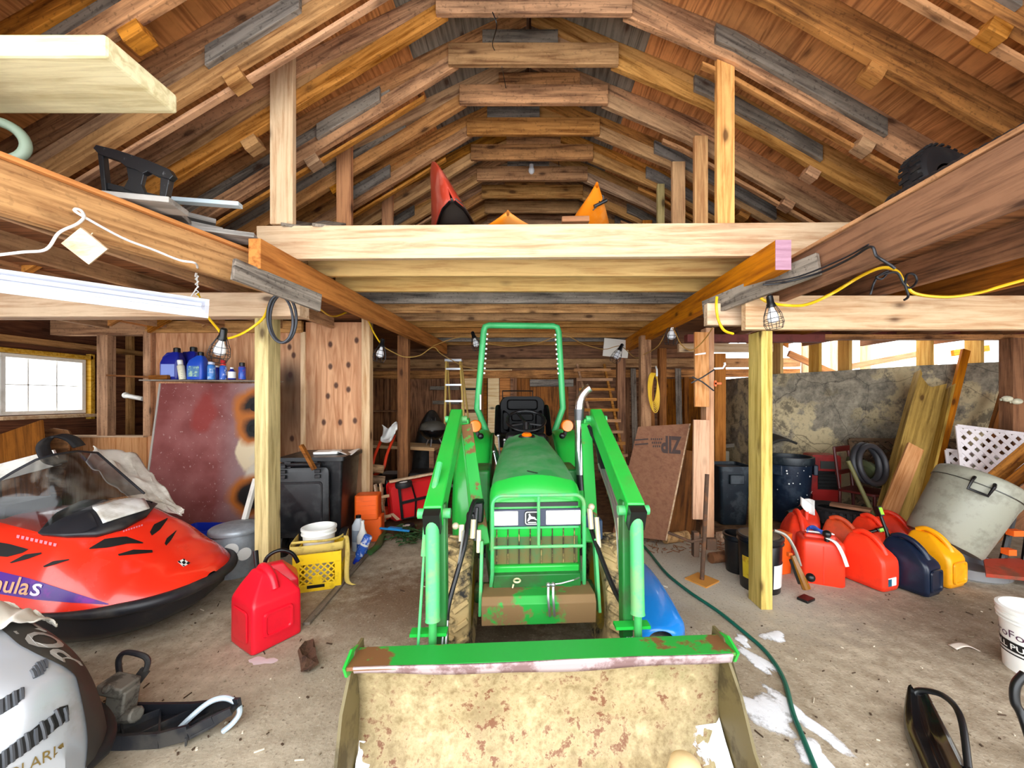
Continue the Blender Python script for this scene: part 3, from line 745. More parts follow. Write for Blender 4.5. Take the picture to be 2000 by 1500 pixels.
deer = [(-.024, -.004), (-.019, .004), (-.018, .016), (-.022, .020), (-.014, .027), (-.010, .020), (-.007, .012), (.006, .007), (.016, .006), (.022, -.004), (.030, -.012), (.020, -.011), (.012, -.005), (.0, -.004), (-.010, -.006), (-.020, -.016), (-.028, -.018)]
m.prism(deer, .0, .001, MM); m.prism([(-.024, -.027), (.024, -.027), (.024, -.022), (-.024, -.022)], 0, .001, MM)
tp('deer_mark', m, WHITEP, em, smooth=0)
gr = tp('grille', MB().box((.012, 2.250, .735), (.49, .02, .22)), GRILLE)
m = MB()
for i in range(8): m.box((-.215+i*.0645, 2.236, .735), (.006, .012, .215))
tp('grille_groove', m, paint('grille groove dirt', '#352b18', .8, dirt='#b19a5c', amt=.7, sc=14), gr)
tp('grille_trim', MB().box((.012, 2.236, .838), (.50, .02, .012)).box((.012, 2.238, .728), (.49, .016, .012)), GREENL, gr)
gx0, gx1, gy = -.237, .277, 2.145
pth = [(gx0-.012, gy+.06, .50), (gx0, gy, .62), (gx0, gy, .985)]+[(p.x, gy, p.z) for p in arc((gx0+.055, gy, .99), .055, PI, PI/2, 6)]+[(p.x, gy, p.z) for p in arc((gx1-.055, gy, .99), .055, PI/2, 0, 6)]+[(gx1, gy, .62), (gx1+.012, gy+.06, .50)]
m = MB().tube(pth, .011, 8).tube([(gx0, gy, .758), (gx1, gy, .758)], .009, 8).tube([((gx0+gx1)/2, gy, 1.045), ((gx0+gx1)/2, gy, .758)], .009, 8)
tp('grille_guard', m, GREENL)
# exhaust
ex = tp('exhaust_stack', MB().tube(smooth_path([(.366, 2.75, 1.04), (.364, 2.75, 1.30), (.362, 2.75, 1.50), (.375, 2.75, 1.585), (.41, 2.74, 1.64), (.44, 2.73, 1.665)], 5), .033, 14), CHROME)
tp('exhaust_base', MB().tube([(.372, 2.73, .93), (.366, 2.75, 1.06)], .024, 12), BLACK, ex)
tp('exhaust_joint', MB().tube([(.363, 2.75, 1.43), (.362, 2.75, 1.51)], .0345, 14), paint('burnt steel band', '#5d5d60', .4, .7), ex)
# operator station
tp('dashboard', MB().box((.012, 3.45, 1.13), (.36, .16, .30)).box((.012, 3.45, .95), (.5, .2, .2)), BLACK, bevel=.03)
st = tp('steering_wheel', MB().torus((0, 0, 0), .175, .014, T3(.02, 3.55, 1.385) @ Matrix.Rotation(.50, 4, 'X')), BLACK)
m = MB()
for a in (PI/2+.5, -PI/6, PI+PI/6):
    mm = T3(.02, 3.55, 1.385) @ Matrix.Rotation(.50, 4, 'X')
    m.bar(mm @ Vector((0, 0, -.03)), mm @ Vector((.17*math.cos(a), .17*math.sin(a), 0)), .03, .012)
m.tube([(.02, 3.54, 1.36), (.02, 3.46, 1.2)], .03, 10)
tp('spokes', m, BLACK, st)
def cush(w, h, d, px=3.0):
    def f(u, v):
        a = -1+2*u; b = -1+2*v
        k = (1-abs(a)**px)**(1/px) if abs(a) < 1 else 0
        return (a*w, b*h*max(k, .02)**.35, -d*(1-(abs(a)**3+abs(b)**3)/2))
    return f
seat = tp('seat_back', MB().loft([[(x, 4.0, z+1.40) for x, z in rbox(.23, .205, .09, 5)], [(x*.98, 3.93, z+1.40) for x, z in rbox(.235, .21, .09, 5)], [(x*.93, 3.90, z+1.40) for x, z in rbox(.235, .21, .09, 5)]]), BLACKG, smooth=60)
m = MB().loft([[(x, 3.895, z+1.525) for x, z in rbox(.16, .055, .03)], [(x*.9, 3.875, z*.85+1.525) for x, z in rbox(.16, .055, .03)]])
m.loft([[(x, 3.895, z+1.40) for x, z in rbox(.115, .04, .02)], [(x*.9, 3.872, z*.85+1.40) for x, z in rbox(.115, .04, .02)]])
m.loft([[(x, 3.895, z+1.30) for x, z in rbox(.115, .04, .02)], [(x*.9, 3.872, z*.85+1.30) for x, z in rbox(.115, .04, .02)]])
for s in (-1, 1): m.loft([[(x+s*.165, 3.895, z+1.36+x*s*.8) for x, z in rbox(.035, .10, .03)], [(x*.8+s*.168, 3.862, z*.9+1.36) for x, z in rbox(.035, .10, .03)]])
tp('seat_padding', m, BLACKG, seat, smooth=50, bevel=.006)
tp('seat_cushion', MB().loft([[(x, 3.72+y, 1.14) for x, y in rbox(.23, .22, .08)], [(x, 3.72+y, 1.22) for x, y in rbox(.235, .225, .09)], [(x*.9, 3.72+y*.9, 1.245) for x, y in rbox(.235, .225, .09)]]), BLACKG, smooth=60)
for x in (-.245, .245): tp('armrest', MB().tube([(x, 3.95, 1.5), (x, 3.85, 1.45), (x, 3.65, 1.25)], .03, 8), BLACKG, seat)
tp('rear_rack', MB().tube([(-.205, 4.35, 1.45), (-.205, 4.35, 1.675), (.135, 4.35, 1.675), (.135, 4.35, 1.45)], .009, 6).tube([(-.205, 4.35, 1.60), (.135, 4.35, 1.60)], .006, 6), BLACK)
hw, yr = .405, 4.15
rp = [(-.25, yr, .92), (-.475, yr, 1.485), (-hw, yr, 2.31), (-hw+.015, yr, 2.36), (-hw+.06, yr, 2.375), (hw-.06, yr, 2.375), (hw-.015, yr, 2.36), (hw, yr, 2.31), (.45, yr, 1.485), (.255, yr, .95)]
roll = tp('roll_bar', MB().tube(rp, .034, 8), paint('faded roll bar green', '#3fae66', .4, dirt='#2a8a46', amt=.6, sc=3), smooth=50)
m = MB()
for s in (-1, 1):
    for i in range(9):
        z = 1.86+i*.052; x = s*(.405+(2.31-z)*.075-.042)
        tp('bolt', MB().ball((x, yr-.02, z), .012, n=6), WHITEP, roll)
tp('label_strip', MB().box((-.437, yr-.036, 1.55), (.016, .004, .16)), WHITEP, roll)
for s, x0, x1 in ((-1, -.62, -.30), (1, .30, .60)):
    def fen(u, v):
        a = math.radians(75+130*u); x = x0+(x1-x0)*v
        r = .665-.05*abs(2*v-1)**4
        return (x, 3.95+r*math.cos(a), .60+r*math.sin(a))
    f = tp('fender', MB().grid(fen, 24, 8), GREEN, solid=.014, smooth=60)
    xi = x1 if s < 0 else x0
    tp('fender_side', MB().prism([(3.95+.64*math.cos(math.radians(a)), .60+.64*math.sin(math.radians(a))) for a in range(60, 206, 10)]+[(3.6, .6), (4.2, .7)], xi-.008, xi+.008, YZ(0, 0)), GREENX, f)
    c = Vector((s*.445 if s < 0 else .403, 3.55, 1.335))
    L = tp('turn_signal', MB().lathe([(.001, -.03), (.05, -.03), (.058, -.012), (.058, .012), (.05, .03), (.001, .03)], 20, T3(*c) @ Matrix.Rotation(PI/2, 4, 'X')), AMBER, f)
    tp('lamp_stalk', MB().bar(c+Vector((-s*.03, -.01, -.09)), c+Vector((-s*.01, .0, -.03)), .02, .03).ball(c+Vector((-s*.05, -.03, -.09)), .03), BLACK, L)
for x in (-.36, .38): tp('footstep', MB().box((x, 3.25, .52), (.3, .6, .03)), GREENX)
for p, q in (((-.215, 3.45, 1.02), (-.235, 3.5, 1.25)), ((-.20, 3.40, .98), (-.175, 3.42, 1.22)), ((-.23, 3.35, .95), (-.27, 3.4, 1.12))): tp('control_lever', MB().tube([p, q], .007, 6).ball(q, .016), STEEL)
# hydraulics
FIT = paint('cream fitting', '#d5c9a8', .4, .3)
HOSE = paint('hydraulic hose', '#101114', .4)
hv = tp('loader_valve', MB().box((-.33, 2.30, .92), (.07, .10, .12)).box((-.365, 2.25, .88), (.05, .05, .09)), BLACK, bevel=.01)
for q in '''.tube([(-.345, 2.2, .90), (-.35, 2.18, .80)], .015, 8)
.tube([(-.315, 2.2, .84), (-.315, 2.18, .72)], .014, 8)
.tube([(-.395, 2.05, .92), (-.395, 2.03, .84)], .014, 8)
.ball((-.42, 2.0, .93), .018)'''.split('\n'): tp('coupler', eval('MB()'+q), FIT, hv)
tp('hydraulic_hose', MB().tube(smooth_path([(-.30, 2.28, .97), (-.34, 2.20, 1.0), (-.365, 2.10, .92), (-.375, 2.0, .82), (-.43, 1.86, .62), (-.435, 1.80, .56)], 6), .013, 8), HOSE)
tp('hydraulic_hose', MB().tube(smooth_path([(-.33, 2.25, .95), (-.335, 2.22, .86), (-.335, 2.2, .78)], 6), .012, 8), HOSE)
tp('hydraulic_hose', MB().tube(smooth_path([(.345, 2.30, .93), (.335, 2.25, .84), (.36, 2.12, .72), (.395, 1.95, .60), (.42, 1.82, .56)], 6), .013, 8), HOSE)
tp('hydraulic_hose', MB().tube(smooth_path([(.42, 2.72, 1.38), (.47, 2.6, 1.27), (.46, 2.45, 1.12)], 6), .028, 8), HOSE)
for off in (0, .014, .028):
    tp('steel_line', MB().tube(smooth_path([(.44+off, 2.48, 1.16), (.455+off, 2.25, .99), (.45+off, 2.10, .86), (.42+off*.8, 1.95, .72), (.40+off*.8, 1.76, .46)], 5), .0075, 6), STEEL)
for p, q in (((-.445, 1.80, .56), (-.448, 1.74, .44)), ((-.43, 1.80, .56), (-.432, 1.74, .44)), ((-.38, 2.02, .90), (-.40, 1.94, .74))): tp('steel_line', MB().tube([p, q], .006, 6), STEEL)
hv = tp('loader_valve', MB().box((.38, 2.32, .80), (.07, .10, .12)).box((.335, 2.28, .86), (.05, .06, .08)), paint('blue grey valve', '#27405c', .5), bevel=.01)
for q in '''.tube([(.32, 2.2, .95), (.325, 2.18, .84)], .016, 8)
.tube([(.36, 2.2, .90), (.365, 2.16, .74)], .014, 8)
.ball((.33, 2.2, .96), .02)
.tube([(.45, 2.05, .94), (.44, 2.0, .84)], .012, 8)'''.split('\n'): tp('coupler', eval('MB()'+q), FIT, hv)
tp('label_plate', MB().box((.47, 2.92, .82), (.075, .004, .11)), WHITEP)
# ---------------------------------------------------------------- snowmobiles
class Surf:
    """a hood shape given by fn(u, a); hit() finds the point of it that the photo shows at a pixel"""
    def __init__(s, fn, nu=90, na=90, u0=0.0):
        s.fn = fn; s.g = []
        for i in range(nu):
            for j in range(na):
                u = i/(nu-1); a = -1+2*j/(na-1); p = fn(u, a)
                if p.y > .2: s.g.append((VX+F*p.x/p.y, VY-F*(p.z-EYE)/p.y, u, a, p.y))
    def nrm(s, u, a):
        e = .004; u = min(max(u, e), 1-e); a = min(max(a, -1+e), 1-e)
        n = (s.fn(u+e, a)-s.fn(u-e, a)).cross(s.fn(u, a+e)-s.fn(u, a-e))
        n.normalize(); return n if n.z > 0 else -n
    def hit(s, px, py, off=.004):
        b = sorted(s.g, key=lambda g: (g[0]-px)**2+(g[1]-py)**2)[:8]
        d0 = math.hypot(b[0][0]-px, b[0][1]-py)
        b = [g for g in b if math.hypot(g[0]-px, g[1]-py) < d0*2+6]
        _, _, u, a, _ = min(b, key=lambda g: g[4])
        du = 1/90; da = 2/90
        for _ in range(14):
            best = None
            for i in (-1, 0, 1):
                for j in (-1, 0, 1):
                    uu = min(max(u+i*du, 0), 1); aa = min(max(a+j*da, -1), 1); p = s.fn(uu, aa)
                    e = (VX+F*p.x/p.y-px)**2+(VY-F*(p.z-EYE)/p.y-py)**2
                    if best is None or e < best[0]: best = (e, uu, aa)
            if (best[1], best[2]) == (u, a): du *= .5; da *= .5
            u, a = best[1], best[2]
        return s.fn(u, a)+s.nrm(u, a)*off
def lerp_poly(P, f):
    L = [0]
    for a, b in zip(P, P[1:]): L.append(L[-1]+math.hypot(b[0]-a[0], b[1]-a[1]))
    t = f*L[-1]
    for i in range(len(P)-1):
        if t <= L[i+1]+1e-9:
            k = (t-L[i])/max(L[i+1]-L[i], 1e-9); return tuple(x+(y-x)*k for x, y in zip(P[i], P[i+1]))
    return P[-1]
def patch(S, top, bot, n=14, m=5, off=.004):
    def f(u, v):
        a = lerp_poly(top, u); b = lerp_poly(bot, u)
        return S.hit(a[0]+(b[0]-a[0])*v, a[1]+(b[1]-a[1])*v, off)
    return MB().grid(f, n, m)
def interp(P, x):
    for (a, za), (b, zb) in zip(P, P[1:]):
        if x <= b:
            t = (x-a)/(b-a); t = t*t*(3-2*t)*.5+t*.5; return za+(zb-za)*t
    return P[-1][1]
SRED = paint('snowmobile red', '#f2301a', .25, coat=.5, dirt='#8a4030', amt=.35, sc=2.5, lo=.55, hi=.75)
SBLK = paint('sled black plastic', '#1d1f25', .45, dirt='#4a463f', amt=.5)
HOLE = paint('vent black', '#060606', .7)
WC = [(-1.0, .74), (-.35, .80), (.05, .80), (.25, .70), (.45, .54), (.62, .43), (.70, .39), (.74, .34)]
def red_surf(u, a):
    uu = -.95+1.69*u
    k = 0 if uu < .15 else (uu-.15)/.592
    hw = .50*max(1-k**2.7, 0)**(1/2.0)*(1 if uu > -.4 else 1-.15*(-.4-uu))
    wl = .31+.05*max(0, -.1-uu)
    wc = interp(WC, uu)
    z = wl+(wc-wl)*max(1-abs(a)**2.9, 0)**.85
    return Vector((-3.02+uu, 2.76+a*hw, z))
SR = Surf(red_surf)
rs = thing('snowmobile', 'red snowmobile with a smoked windshield and a purple stripe', 'snowmobile', (-3.0, 2.76, 0))
hd = MB().grid(lambda u, v: red_surf(u**.8, math.sin((v-.5)*PI)), 60, 50).build('hood', SRED, rs, smooth=70)
m = MB()
def belly(z, k):
    o = []
    for i in range(41):
        f = i/40; s = -1 if f < .5 else 1
        uu = 1-abs(f-.5)*2; uu = 1-(1-uu)**1.0
        p = red_surf(.12+.88*uu, s if uu < .999 else 0); c = Vector((-3.1, 2.76, 0))
        o.append((c.x+(p.x-c.x)*k, c.y+(p.y-c.y)*k, z))
    return o
m.loft([belly(.09, .82), belly(.16, .94), belly(.325, .985)])
m.build('belly_pan', SBLK, rs, smooth=50)
pts = []
for i in range(31):
    f = i/30; s = -1 if f < .5 else 1; uu = 1-abs(f-.5)*2
    p = red_surf(.58+.42*uu**.6, s); pts.append((p.x+.004, p.y+s*.006*(1-uu), .29+.02*(1-uu)))
MB().tube(pts, [.012+.026*min(1, min(i, 30-i)/8) for i in range(31)], 10).build('front_bumper', SBLK, rs, smooth=60)
ve = [([(175, 1071), (205, 1053), (245, 1048), (279, 1060)], [(175, 1073), (210, 1070), (250, 1062), (279, 1062)]),
      ([(230, 1083), (260, 1074), (297, 1075)], [(232, 1086), (265, 1083), (298, 1080)]),
      ([(292, 1040), (300, 1025), (327, 1012)], [(296, 1047), (312, 1035), (327, 1014)]),
      ([(321, 1062), (325, 1052), (344, 1036)], [(324, 1067), (334, 1055), (344, 1038)]),
      ([(-10, 1058), (20, 1063), (57, 1073)], [(-10, 1086), (15, 1088), (45, 1080)]),
      ([(20, 1099), (50, 1083), (82, 1079)], [(24, 1100), (55, 1092), (82, 1082)]),
      ([(85, 1106), (105, 1096), (136, 1092)], [(88, 1108), (110, 1102), (136, 1094)])]
for a, b in ve: patch(SR, a, b, 14, 4, .004).build('air_vent', HOLE, hd, smooth=60)
pod = patch(SR, [(82, 1046), (112, 1010), (160, 985), (215, 965), (270, 955), (292, 966)], [(84, 1047), (130, 1051), (190, 1050), (240, 1036), (285, 1012), (302, 988)], 26, 10, .018).build('headlight_pod', SBLK, rs, smooth=60, solid=.03)
patch(SR, [(181, 1000), (268, 972)], [(199, 1031), (286, 1003)], 14, 8, .042).build('headlight', LENS, pod, smooth=60, solid=.006)
patch(SR, [(128, 1040), (142, 1022), (176, 1008)], [(132, 1048), (165, 1047), (190, 1036)], 10, 5, .040).build('side_panel', SBLK, pod, smooth=60)
patch(SR, [(-60, 1100), (0, 1116), (60, 1130), (130, 1153), (212, 1179)], [(-60, 1148), (0, 1160), (70, 1171), (140, 1177), (212, 1181)], 26, 8, .003).build('purple_stripe', paint('purple decal', '#4b1d8a', .3, dirt='#a92fb0', amt=.6, sc=5), hd, smooth=60)
m = MB()
lettering(m, 'Formula', None, width=150, height=34, shear=.35, bold=.012, fn=lambda x, y: SR.hit(-92+x, 1145+x*.12-y, .0065))
m.build('decal_lettering', paint('gold decal', '#d9a77c', .3), hd, smooth=0)
m = MB(); lettering(m, 'S', None, width=25, height=25, shear=.3, bold=.03, fn=lambda x, y: SR.hit(60+x, 1163+x*.1-y, .0065))
m.build('decal_lettering', paint('white decal', '#e6def5', .3), hd, smooth=0)
em = patch(SR, [(346, 1098), (358, 1092)], [(358, 1108), (371, 1101)], 5, 5, .004).build('badge', WHITEP, hd, smooth=0)
patch(SR, [(354, 1099), (359, 1096)], [(358, 1104), (363, 1101)], 4, 4, .006).build('badge_mark', HOLE, em, smooth=0)
for q in (((346, 1098), (350, 1096), (350, 1101), (354, 1102)), ((358, 1092), (361, 1094), (356, 1094), (360, 1097)), ((367, 1098), (371, 1101), (363, 1102), (366, 1104)), ((356, 1105), (359, 1105), (357, 1108), (361, 1107))):
    patch(SR, [q[0], q[1]], [q[2], q[3]], 3, 3, .006).build('badge_corner', HOLE, em, smooth=0)
PINKD = paint('faded pink lettering', '#e58a9a', .4)
m = MB()
for k in range(9): m.add(patch(SR, [(34+k*9, 1045+k*2), (40+k*9, 1046+k*2)], [(33+k*9, 1051+k*2), (38+k*9, 1052+k*2)], 2, 2, .004).v, [(0, 1, 3, 2)])
m.build('faded_decal', PINKD, hd, smooth=0); m = MB()
for k in range(8): m.add(patch(SR, [(240+k*5, 1037-k*1.6), (243+k*5, 1036-k*1.6)], [(240+k*5, 1040-k*1.6), (243+k*5, 1039-k*1.6)], 2, 2, .004).v, [(0, 1, 3, 2)])
m.build('faded_decal', PINKD, hd, smooth=0)
top = [(-75, 985, 2.42), (-20, 950, 2.45), (25, 922, 2.5), (70, 898, 2.56), (105, 888, 2.64), (150, 881, 2.80), (190, 884, 3.0)]
bot = [(-80, 1000, 2.38), (-20, 1015, 2.40), (30, 1028, 2.43), (96, 1045, 2.48), (150, 1000, 2.60), (205, 975, 2.74), (282, 964, 2.98)]
def wind(u, v):
    a = lerp_poly(top, u); b = lerp_poly(bot, u)
    p = W(*a).lerp(W(*b), v); p += Vector((.06, -.03, .03))*math.sin(PI*v)*math.sin(PI*min(max(u, .0), 1))
    return p
ws = MB().grid(wind, 30, 14).build('windshield', clear('smoked windshield', '#1d1f20', .72, .12, '#77736a'), rs, smooth=80)
MB().tube([wind(i/24, 0) for i in range(25)], .008, 6).tube([wind(1, j/8) for j in range(9)], .008, 6).build('windshield_trim', SBLK, ws)
MB().box((-3.45, 2.76, .62), (.5, .34, .30)).build('seat_cowl', SBLK, rs, bevel=.04)
MB().loft([[(-3.55, 2.76+y, .74+z) for y, z in rbox(.16, .12, .05)], [(-4.6, 2.76+y, .70+z) for y, z in rbox(.18, .13, .05)]]).build('seat', SBLK, rs)
MB().box((-4.2, 2.76, .40), (1.5, .42, .42)).build('tunnel', paint('aluminium tunnel', '#8a8d92', .4, .8), rs, bevel=.02)
MB().loft([[(-5.0+.0, 2.76+y, .16+z) for y, z in rbox(.19, .15, .1)], [(-3.7, 2.76+y, .16+z) for y, z in rbox(.19, .15, .1)]]).build('track', RUBBER, rs)
for s in (1,):
    k = MB().loft([[(x, 2.76+s*.43+y, z0+z) for y, z in rbox(.06, .018, .01)] for x, z0 in ((-3.7, .02), (-3.2, .02), (-2.95, .05), (-2.85, .10))]).build('ski', SBLK, rs)
    MB().tube([(-3.2, 2.76+s*.43, .03), (-3.18, 2.76+s*.43, .10), (-3.05, 2.76+s*.43, .12), (-2.9, 2.76+s*.43, .11), (-2.87, 2.76+s*.43, .08)], .014, 8).build('ski_loop', SBLK, k)
    MB().bar((-3.3, 2.76+s*.43, .03), (-3.35, 2.76+s*.33, .36), .05, .05).build('spindle', paint('grey spindle', '#5b5a57', .5, .5), k)
# things lying on and behind it
def cloth(name, label, cat, top, bot, mat, nu=40, nv=22, amp=.02, fr=7, group=None, solid=.006, sag=0.0):
    def f(u, v):
        a = lerp_poly(top, u); b = lerp_poly(bot, u); p = W(*a).lerp(W(*b), v)
        p.z += amp*mnoise.noise(Vector((u*fr, v*fr*.6, len(name))))*2+amp*.6*math.sin(u*fr*3+v*4)-sag*math.sin(PI*v)
        p.y += amp*mnoise.noise(Vector((u*fr, v*fr, 9)))*1.5
        return p
    return tag(MB().grid(f, nu, nv).build(name, mat, None, 80, solid=solid), label, cat, group)
CLOTH = paint('off-white cloth', '#e9e4d8', .8, dirt='#a69c88', amt=.6, sc=3)
cloth('cover_cloth', 'off-white cover bunched on the far side of the red snowmobile', 'cloth', [(184, 876, 3.25), (232, 880, 3.42), (268, 892, 3.5), (298, 922, 3.5), (324, 962, 3.42), (358, 998, 3.24)], [(170, 900, 3.04), (205, 935, 3.10), (232, 960, 3.12), (262, 980, 3.16), (300, 992, 3.20), (352, 1004, 3.22)], CLOTH, amp=.026)
o = beam('white_board', W(-120, 955, 3.35), W(112, 893, 3.62), .03, .15, M_WHITE); tag(o, 'long white board lying behind the red snowmobile windshield', 'board')
m = MB()
pl = [(116, 905, 2.72), (92, 897, 2.70), (80, 872, 2.72), (92, 856, 2.76), (115, 851, 2.82), (138, 858, 2.88), (152, 872, 2.92)]
pp = smooth_path([W(*p) for p in pl], 5)
def rib(u, v):
    i = u*(len(pp)-1); k = min(int(i), len(pp)-2); p = pp[k].lerp(pp[k+1], i-k); return p+Vector((.012, .075*(v-.5), .015*(v-.5)))
tag(MB().grid(rib, 36, 4).build('rubber_belt', RUBBER, None, 60, solid=.014), 'black rubber drive belt looped over the top of the windshield', 'belt')

# silver snowmobile close to the camera
h0, h1 = .787, .605
WC2 = [(-1, h0+.05), (-.4, h0+.03), (0, h0), (.25, h0-.10*h1), (.45, h0-.24*h1), (.60, h0-.39*h1), (.66, .278)]
def lin(P, x):
    for (a, za), (b, zb) in zip(P, P[1:]):
        if x <= b: return za+(zb-za)*(x-a)/(b-a)
    return P[-1][1]
def sil_surf(u, a):
    uu = -.9+1.56*u
    k = min(max((uu+.05)/.701, 0), 1)
    hw = .45*max(1-k**2.0, 0)**.5
    wl = .15+.06*max(0, .2-uu)
    return Vector((-2.335+uu, 1.387+a*hw, wl+(lin(WC2, uu)-wl)*max(1-abs(a)**3.0, 0)**.884))
S2 = Surf(sil_surf)
SILV = paint('silver hood', '#b9bec4', .3, .35, dirt='#8e8a80', amt=.5, sc=3, coat=.3)
ss = thing('snowmobile', 'silver snowmobile hood with a black lettered band at the bottom corner', 'snowmobile', (-2.4, 1.387, 0))
hd2 = MB().grid(lambda u, v: sil_surf(u**.8, math.sin((v-.5)*PI)), 60, 50).build('hood', SILV, ss, smooth=70)
RIM = paint('dusty black band', '#33312d', .6, dirt='#5a554b', amt=.3, sc=5)
BI = [(.50, .40), (.58, .40), (.645, .32), (.735, .25), (.80, .20), (.865, .17), (.925, .28), (.965, .52), (.982, .86), (.988, .97)]
BO = [(.50, .66), (.58, .66), (.66, .68), (.73, .70), (.79, .74), (.845, .82), (.89, .91), (.91, .97), (.925, 1.0), (.96, 1.0)]
def ipl(P, t):
    k_ = min(max(int(t), 0), len(P)-2); f = t-k_; P_ = [V(*P[min(max(k_+d, 0), len(P)-1)]) for d in (-1, 0, 1, 2)]
    p0, p1, p2, p3 = P_
    return .5*((2*p1)+(p2-p0)*f+(2*p0-5*p1+4*p2-p3)*f*f+(3*p1-p0-3*p2+p3)*f**3)
def onband(t, v, off):
    q = ipl(BI, t).lerp(ipl(BO, t), v); u_, a_ = min(max(q.x, 0), 1), min(max(q.y, -1), 1)
    return S2.fn(u_, a_)+S2.nrm(u_, a_)*off
MB().grid(lambda u, v: onband(9*u, v, .005), 80, 16).build('black_band', RIM, hd2, smooth=70)
m = MB(); lettering(m, 'POLARIS', None, width=5.4, height=.62, bold=.02, fn=lambda x, y: onband(6.1-x, .56-y*.78, .0075))
m.build('band_lettering', paint('grey lettering', '#a5a39e', .5), hd2, smooth=0)
m = MB(); lettering(m, 'POLARIS', None, width=150, height=20, shear=.3, fn=lambda x, y: S2.hit(-5+x*.9-y*.35, 1536-x*.46-y*.9, .004))
m.build('hood_lettering', paint('gold outline lettering', '#6e5a2a', .4), hd2, smooth=0)
for a, b, n in (([(58, 1313), (72, 1295), (90, 1289)], [(64, 1327), (82, 1318), (91, 1303)], 5), ([(-60, 1400), (0, 1368), (30, 1350), (47, 1343)], [(-60, 1440), (0, 1397), (32, 1378), (48, 1362)], 8), ([(-70, 1530), (0, 1472), (60, 1425), (100, 1395), (131, 1377)], [(-70, 1570), (0, 1505), (60, 1462), (110, 1425), (133, 1398)], 14)):
    v = patch(S2, a, b, 16, 4, .004).build('air_vent', HOLE, hd2, smooth=60)
    m = MB()
    for i in range(n):
        p = lerp_poly(a, (i+.6)/n); q = lerp_poly(b, (i+.6)/n)
        m.tube([S2.hit(*p, .003), S2.hit((p[0]+q[0])/2, (p[1]+q[1])/2, .006), S2.hit(*q, .003)], .0055, 5)
    m.build('louver', paint('louver grey', '#4a4d52', .4), v)
o = []
for i in range(33):
    f = i/32; s = 1 if f < .5 else -1; uu = 1-abs(f-.5)*2
    p = sil_surf(.45+.53*uu**.6, s); o.append((p.x+.006, p.y+s*.006*(1-uu), .155))
MB().tube(o, .028, 10).build('front_bumper', RUBBER, ss, smooth=60)
m = MB()
def bel2(z, k):
    o = []
    for i in range(41):
        f = i/40; s = -1 if f < .5 else 1; uu = 1-abs(f-.5)*2
        p = sil_surf(.1+.9*uu, s if uu < .999 else 0); c = Vector((-2.45, 1.387, 0)); o.append((c.x+(p.x-c.x)*k, c.y+(p.y-c.y)*k, z))
    return o
m.loft([bel2(.07, .78), bel2(.11, .92), bel2(.165, .985)]); m.build('belly_pan', SBLK, ss, smooth=50)
def ski(parent, x0, x1, yc, hw, loopmat, bar=False):
    xs = [x0+(x1-x0)*f for f in (0, .2, .45, .65, .80, .92, 1)]; zs = [.012, .006, .006, .012, .035, .075, .115]; ws = [.8, 1, 1, .95, .8, .55, .28]
    k = MB().loft([[(x, yc+y*w, z+zz) for y, zz in rbox(hw, .008, .004, 2)] for x, z, w in zip(xs, zs, ws)])
    for s in (-1, 1):
        for i in range(len(xs)-1):
            k.bar((xs[i], yc+s*hw*ws[i]*.95, zs[i]+.03), (xs[i+1], yc+s*hw*ws[i+1]*.95, zs[i+1]+.03-(.02 if i == 5 else 0)), .016, .065-(.03 if i > 3 else 0))
    for i, j in ((1, 2), (2, 3), (3, 4)):
        k.bar((xs[i], yc-hw*.9, .025), (xs[j], yc+hw*.9, .03), .008, .035); k.bar((xs[i], yc+hw*.9, .025), (xs[j], yc-hw*.9, .03), .008, .035)
    return k.build('ski', SBLK, parent, bevel=.003)
sk = ski(ss, -2.19, -1.39, 1.82, .095, None)
MB().tube(smooth_path([W(325, 1450, 1.78), W(365, 1408, 1.81), W(408, 1372, 1.84), W(440, 1363, 1.86), W(463, 1374, 1.86), W(468, 1392, 1.85), W(455, 1412, 1.83), W(436, 1428, 1.82)], 5), .0125, 8).build('ski_loop', paint('silver blue loop', '#c3d3de', .3, .2), sk)
sp = MB().box((0, 0, 0), (.09, .08, .16), T3(*W(238, 1372, 1.86)) @ Matrix.Rotation(.15, 4, 'Y')).box((0, 0, 0), (.12, .10, .05), T3(*W(232, 1338, 1.86)) @ Matrix.Rotation(.2, 4, 'Y')).tube([W(225, 1400, 1.86), W(268, 1395, 1.84)], .035, 10).tube([W(205, 1345, 1.8), W(235, 1345, 1.86)], .022, 8)
sp.build('spindle', paint('grimy grey casting', '#77736a', .6, .3, dirt='#2c2721', amt=.8, sc=12), sk, bevel=.008)
MB().tube(smooth_path([W(240, 1358, 1.98), W(234, 1318, 1.98), W(232, 1288, 1.98), W(246, 1274, 1.98), W(280, 1281, 1.98), W(289, 1293, 1.98), W(284, 1310, 1.97)], 4), .0125, 8).bar(W(284, 1308, 1.97), W(254, 1348, 1.96), .012, .045).build('second_loop', SBLK, sk)
def scl(u, v):
    a = lerp_poly([(-70, 1168), (0, 1172), (50, 1190), (82, 1208), (100, 1222)], u); b = lerp_poly([(-70, 1250), (0, 1240), (40, 1226), (75, 1226), (98, 1228)], u)
    p = S2.hit(a[0]+(b[0]-a[0])*v, a[1]+(b[1]-a[1])*v, .03); p.z += .012*mnoise.noise(Vector((u*9, v*5, 2)))+.008*math.sin(u*17+v*6); return p
tag(MB().grid(scl, 34, 16).build('shop_cloth', CLOTH, None, 80, solid=.006), 'white cloth lying on the silver snowmobile', 'cloth')
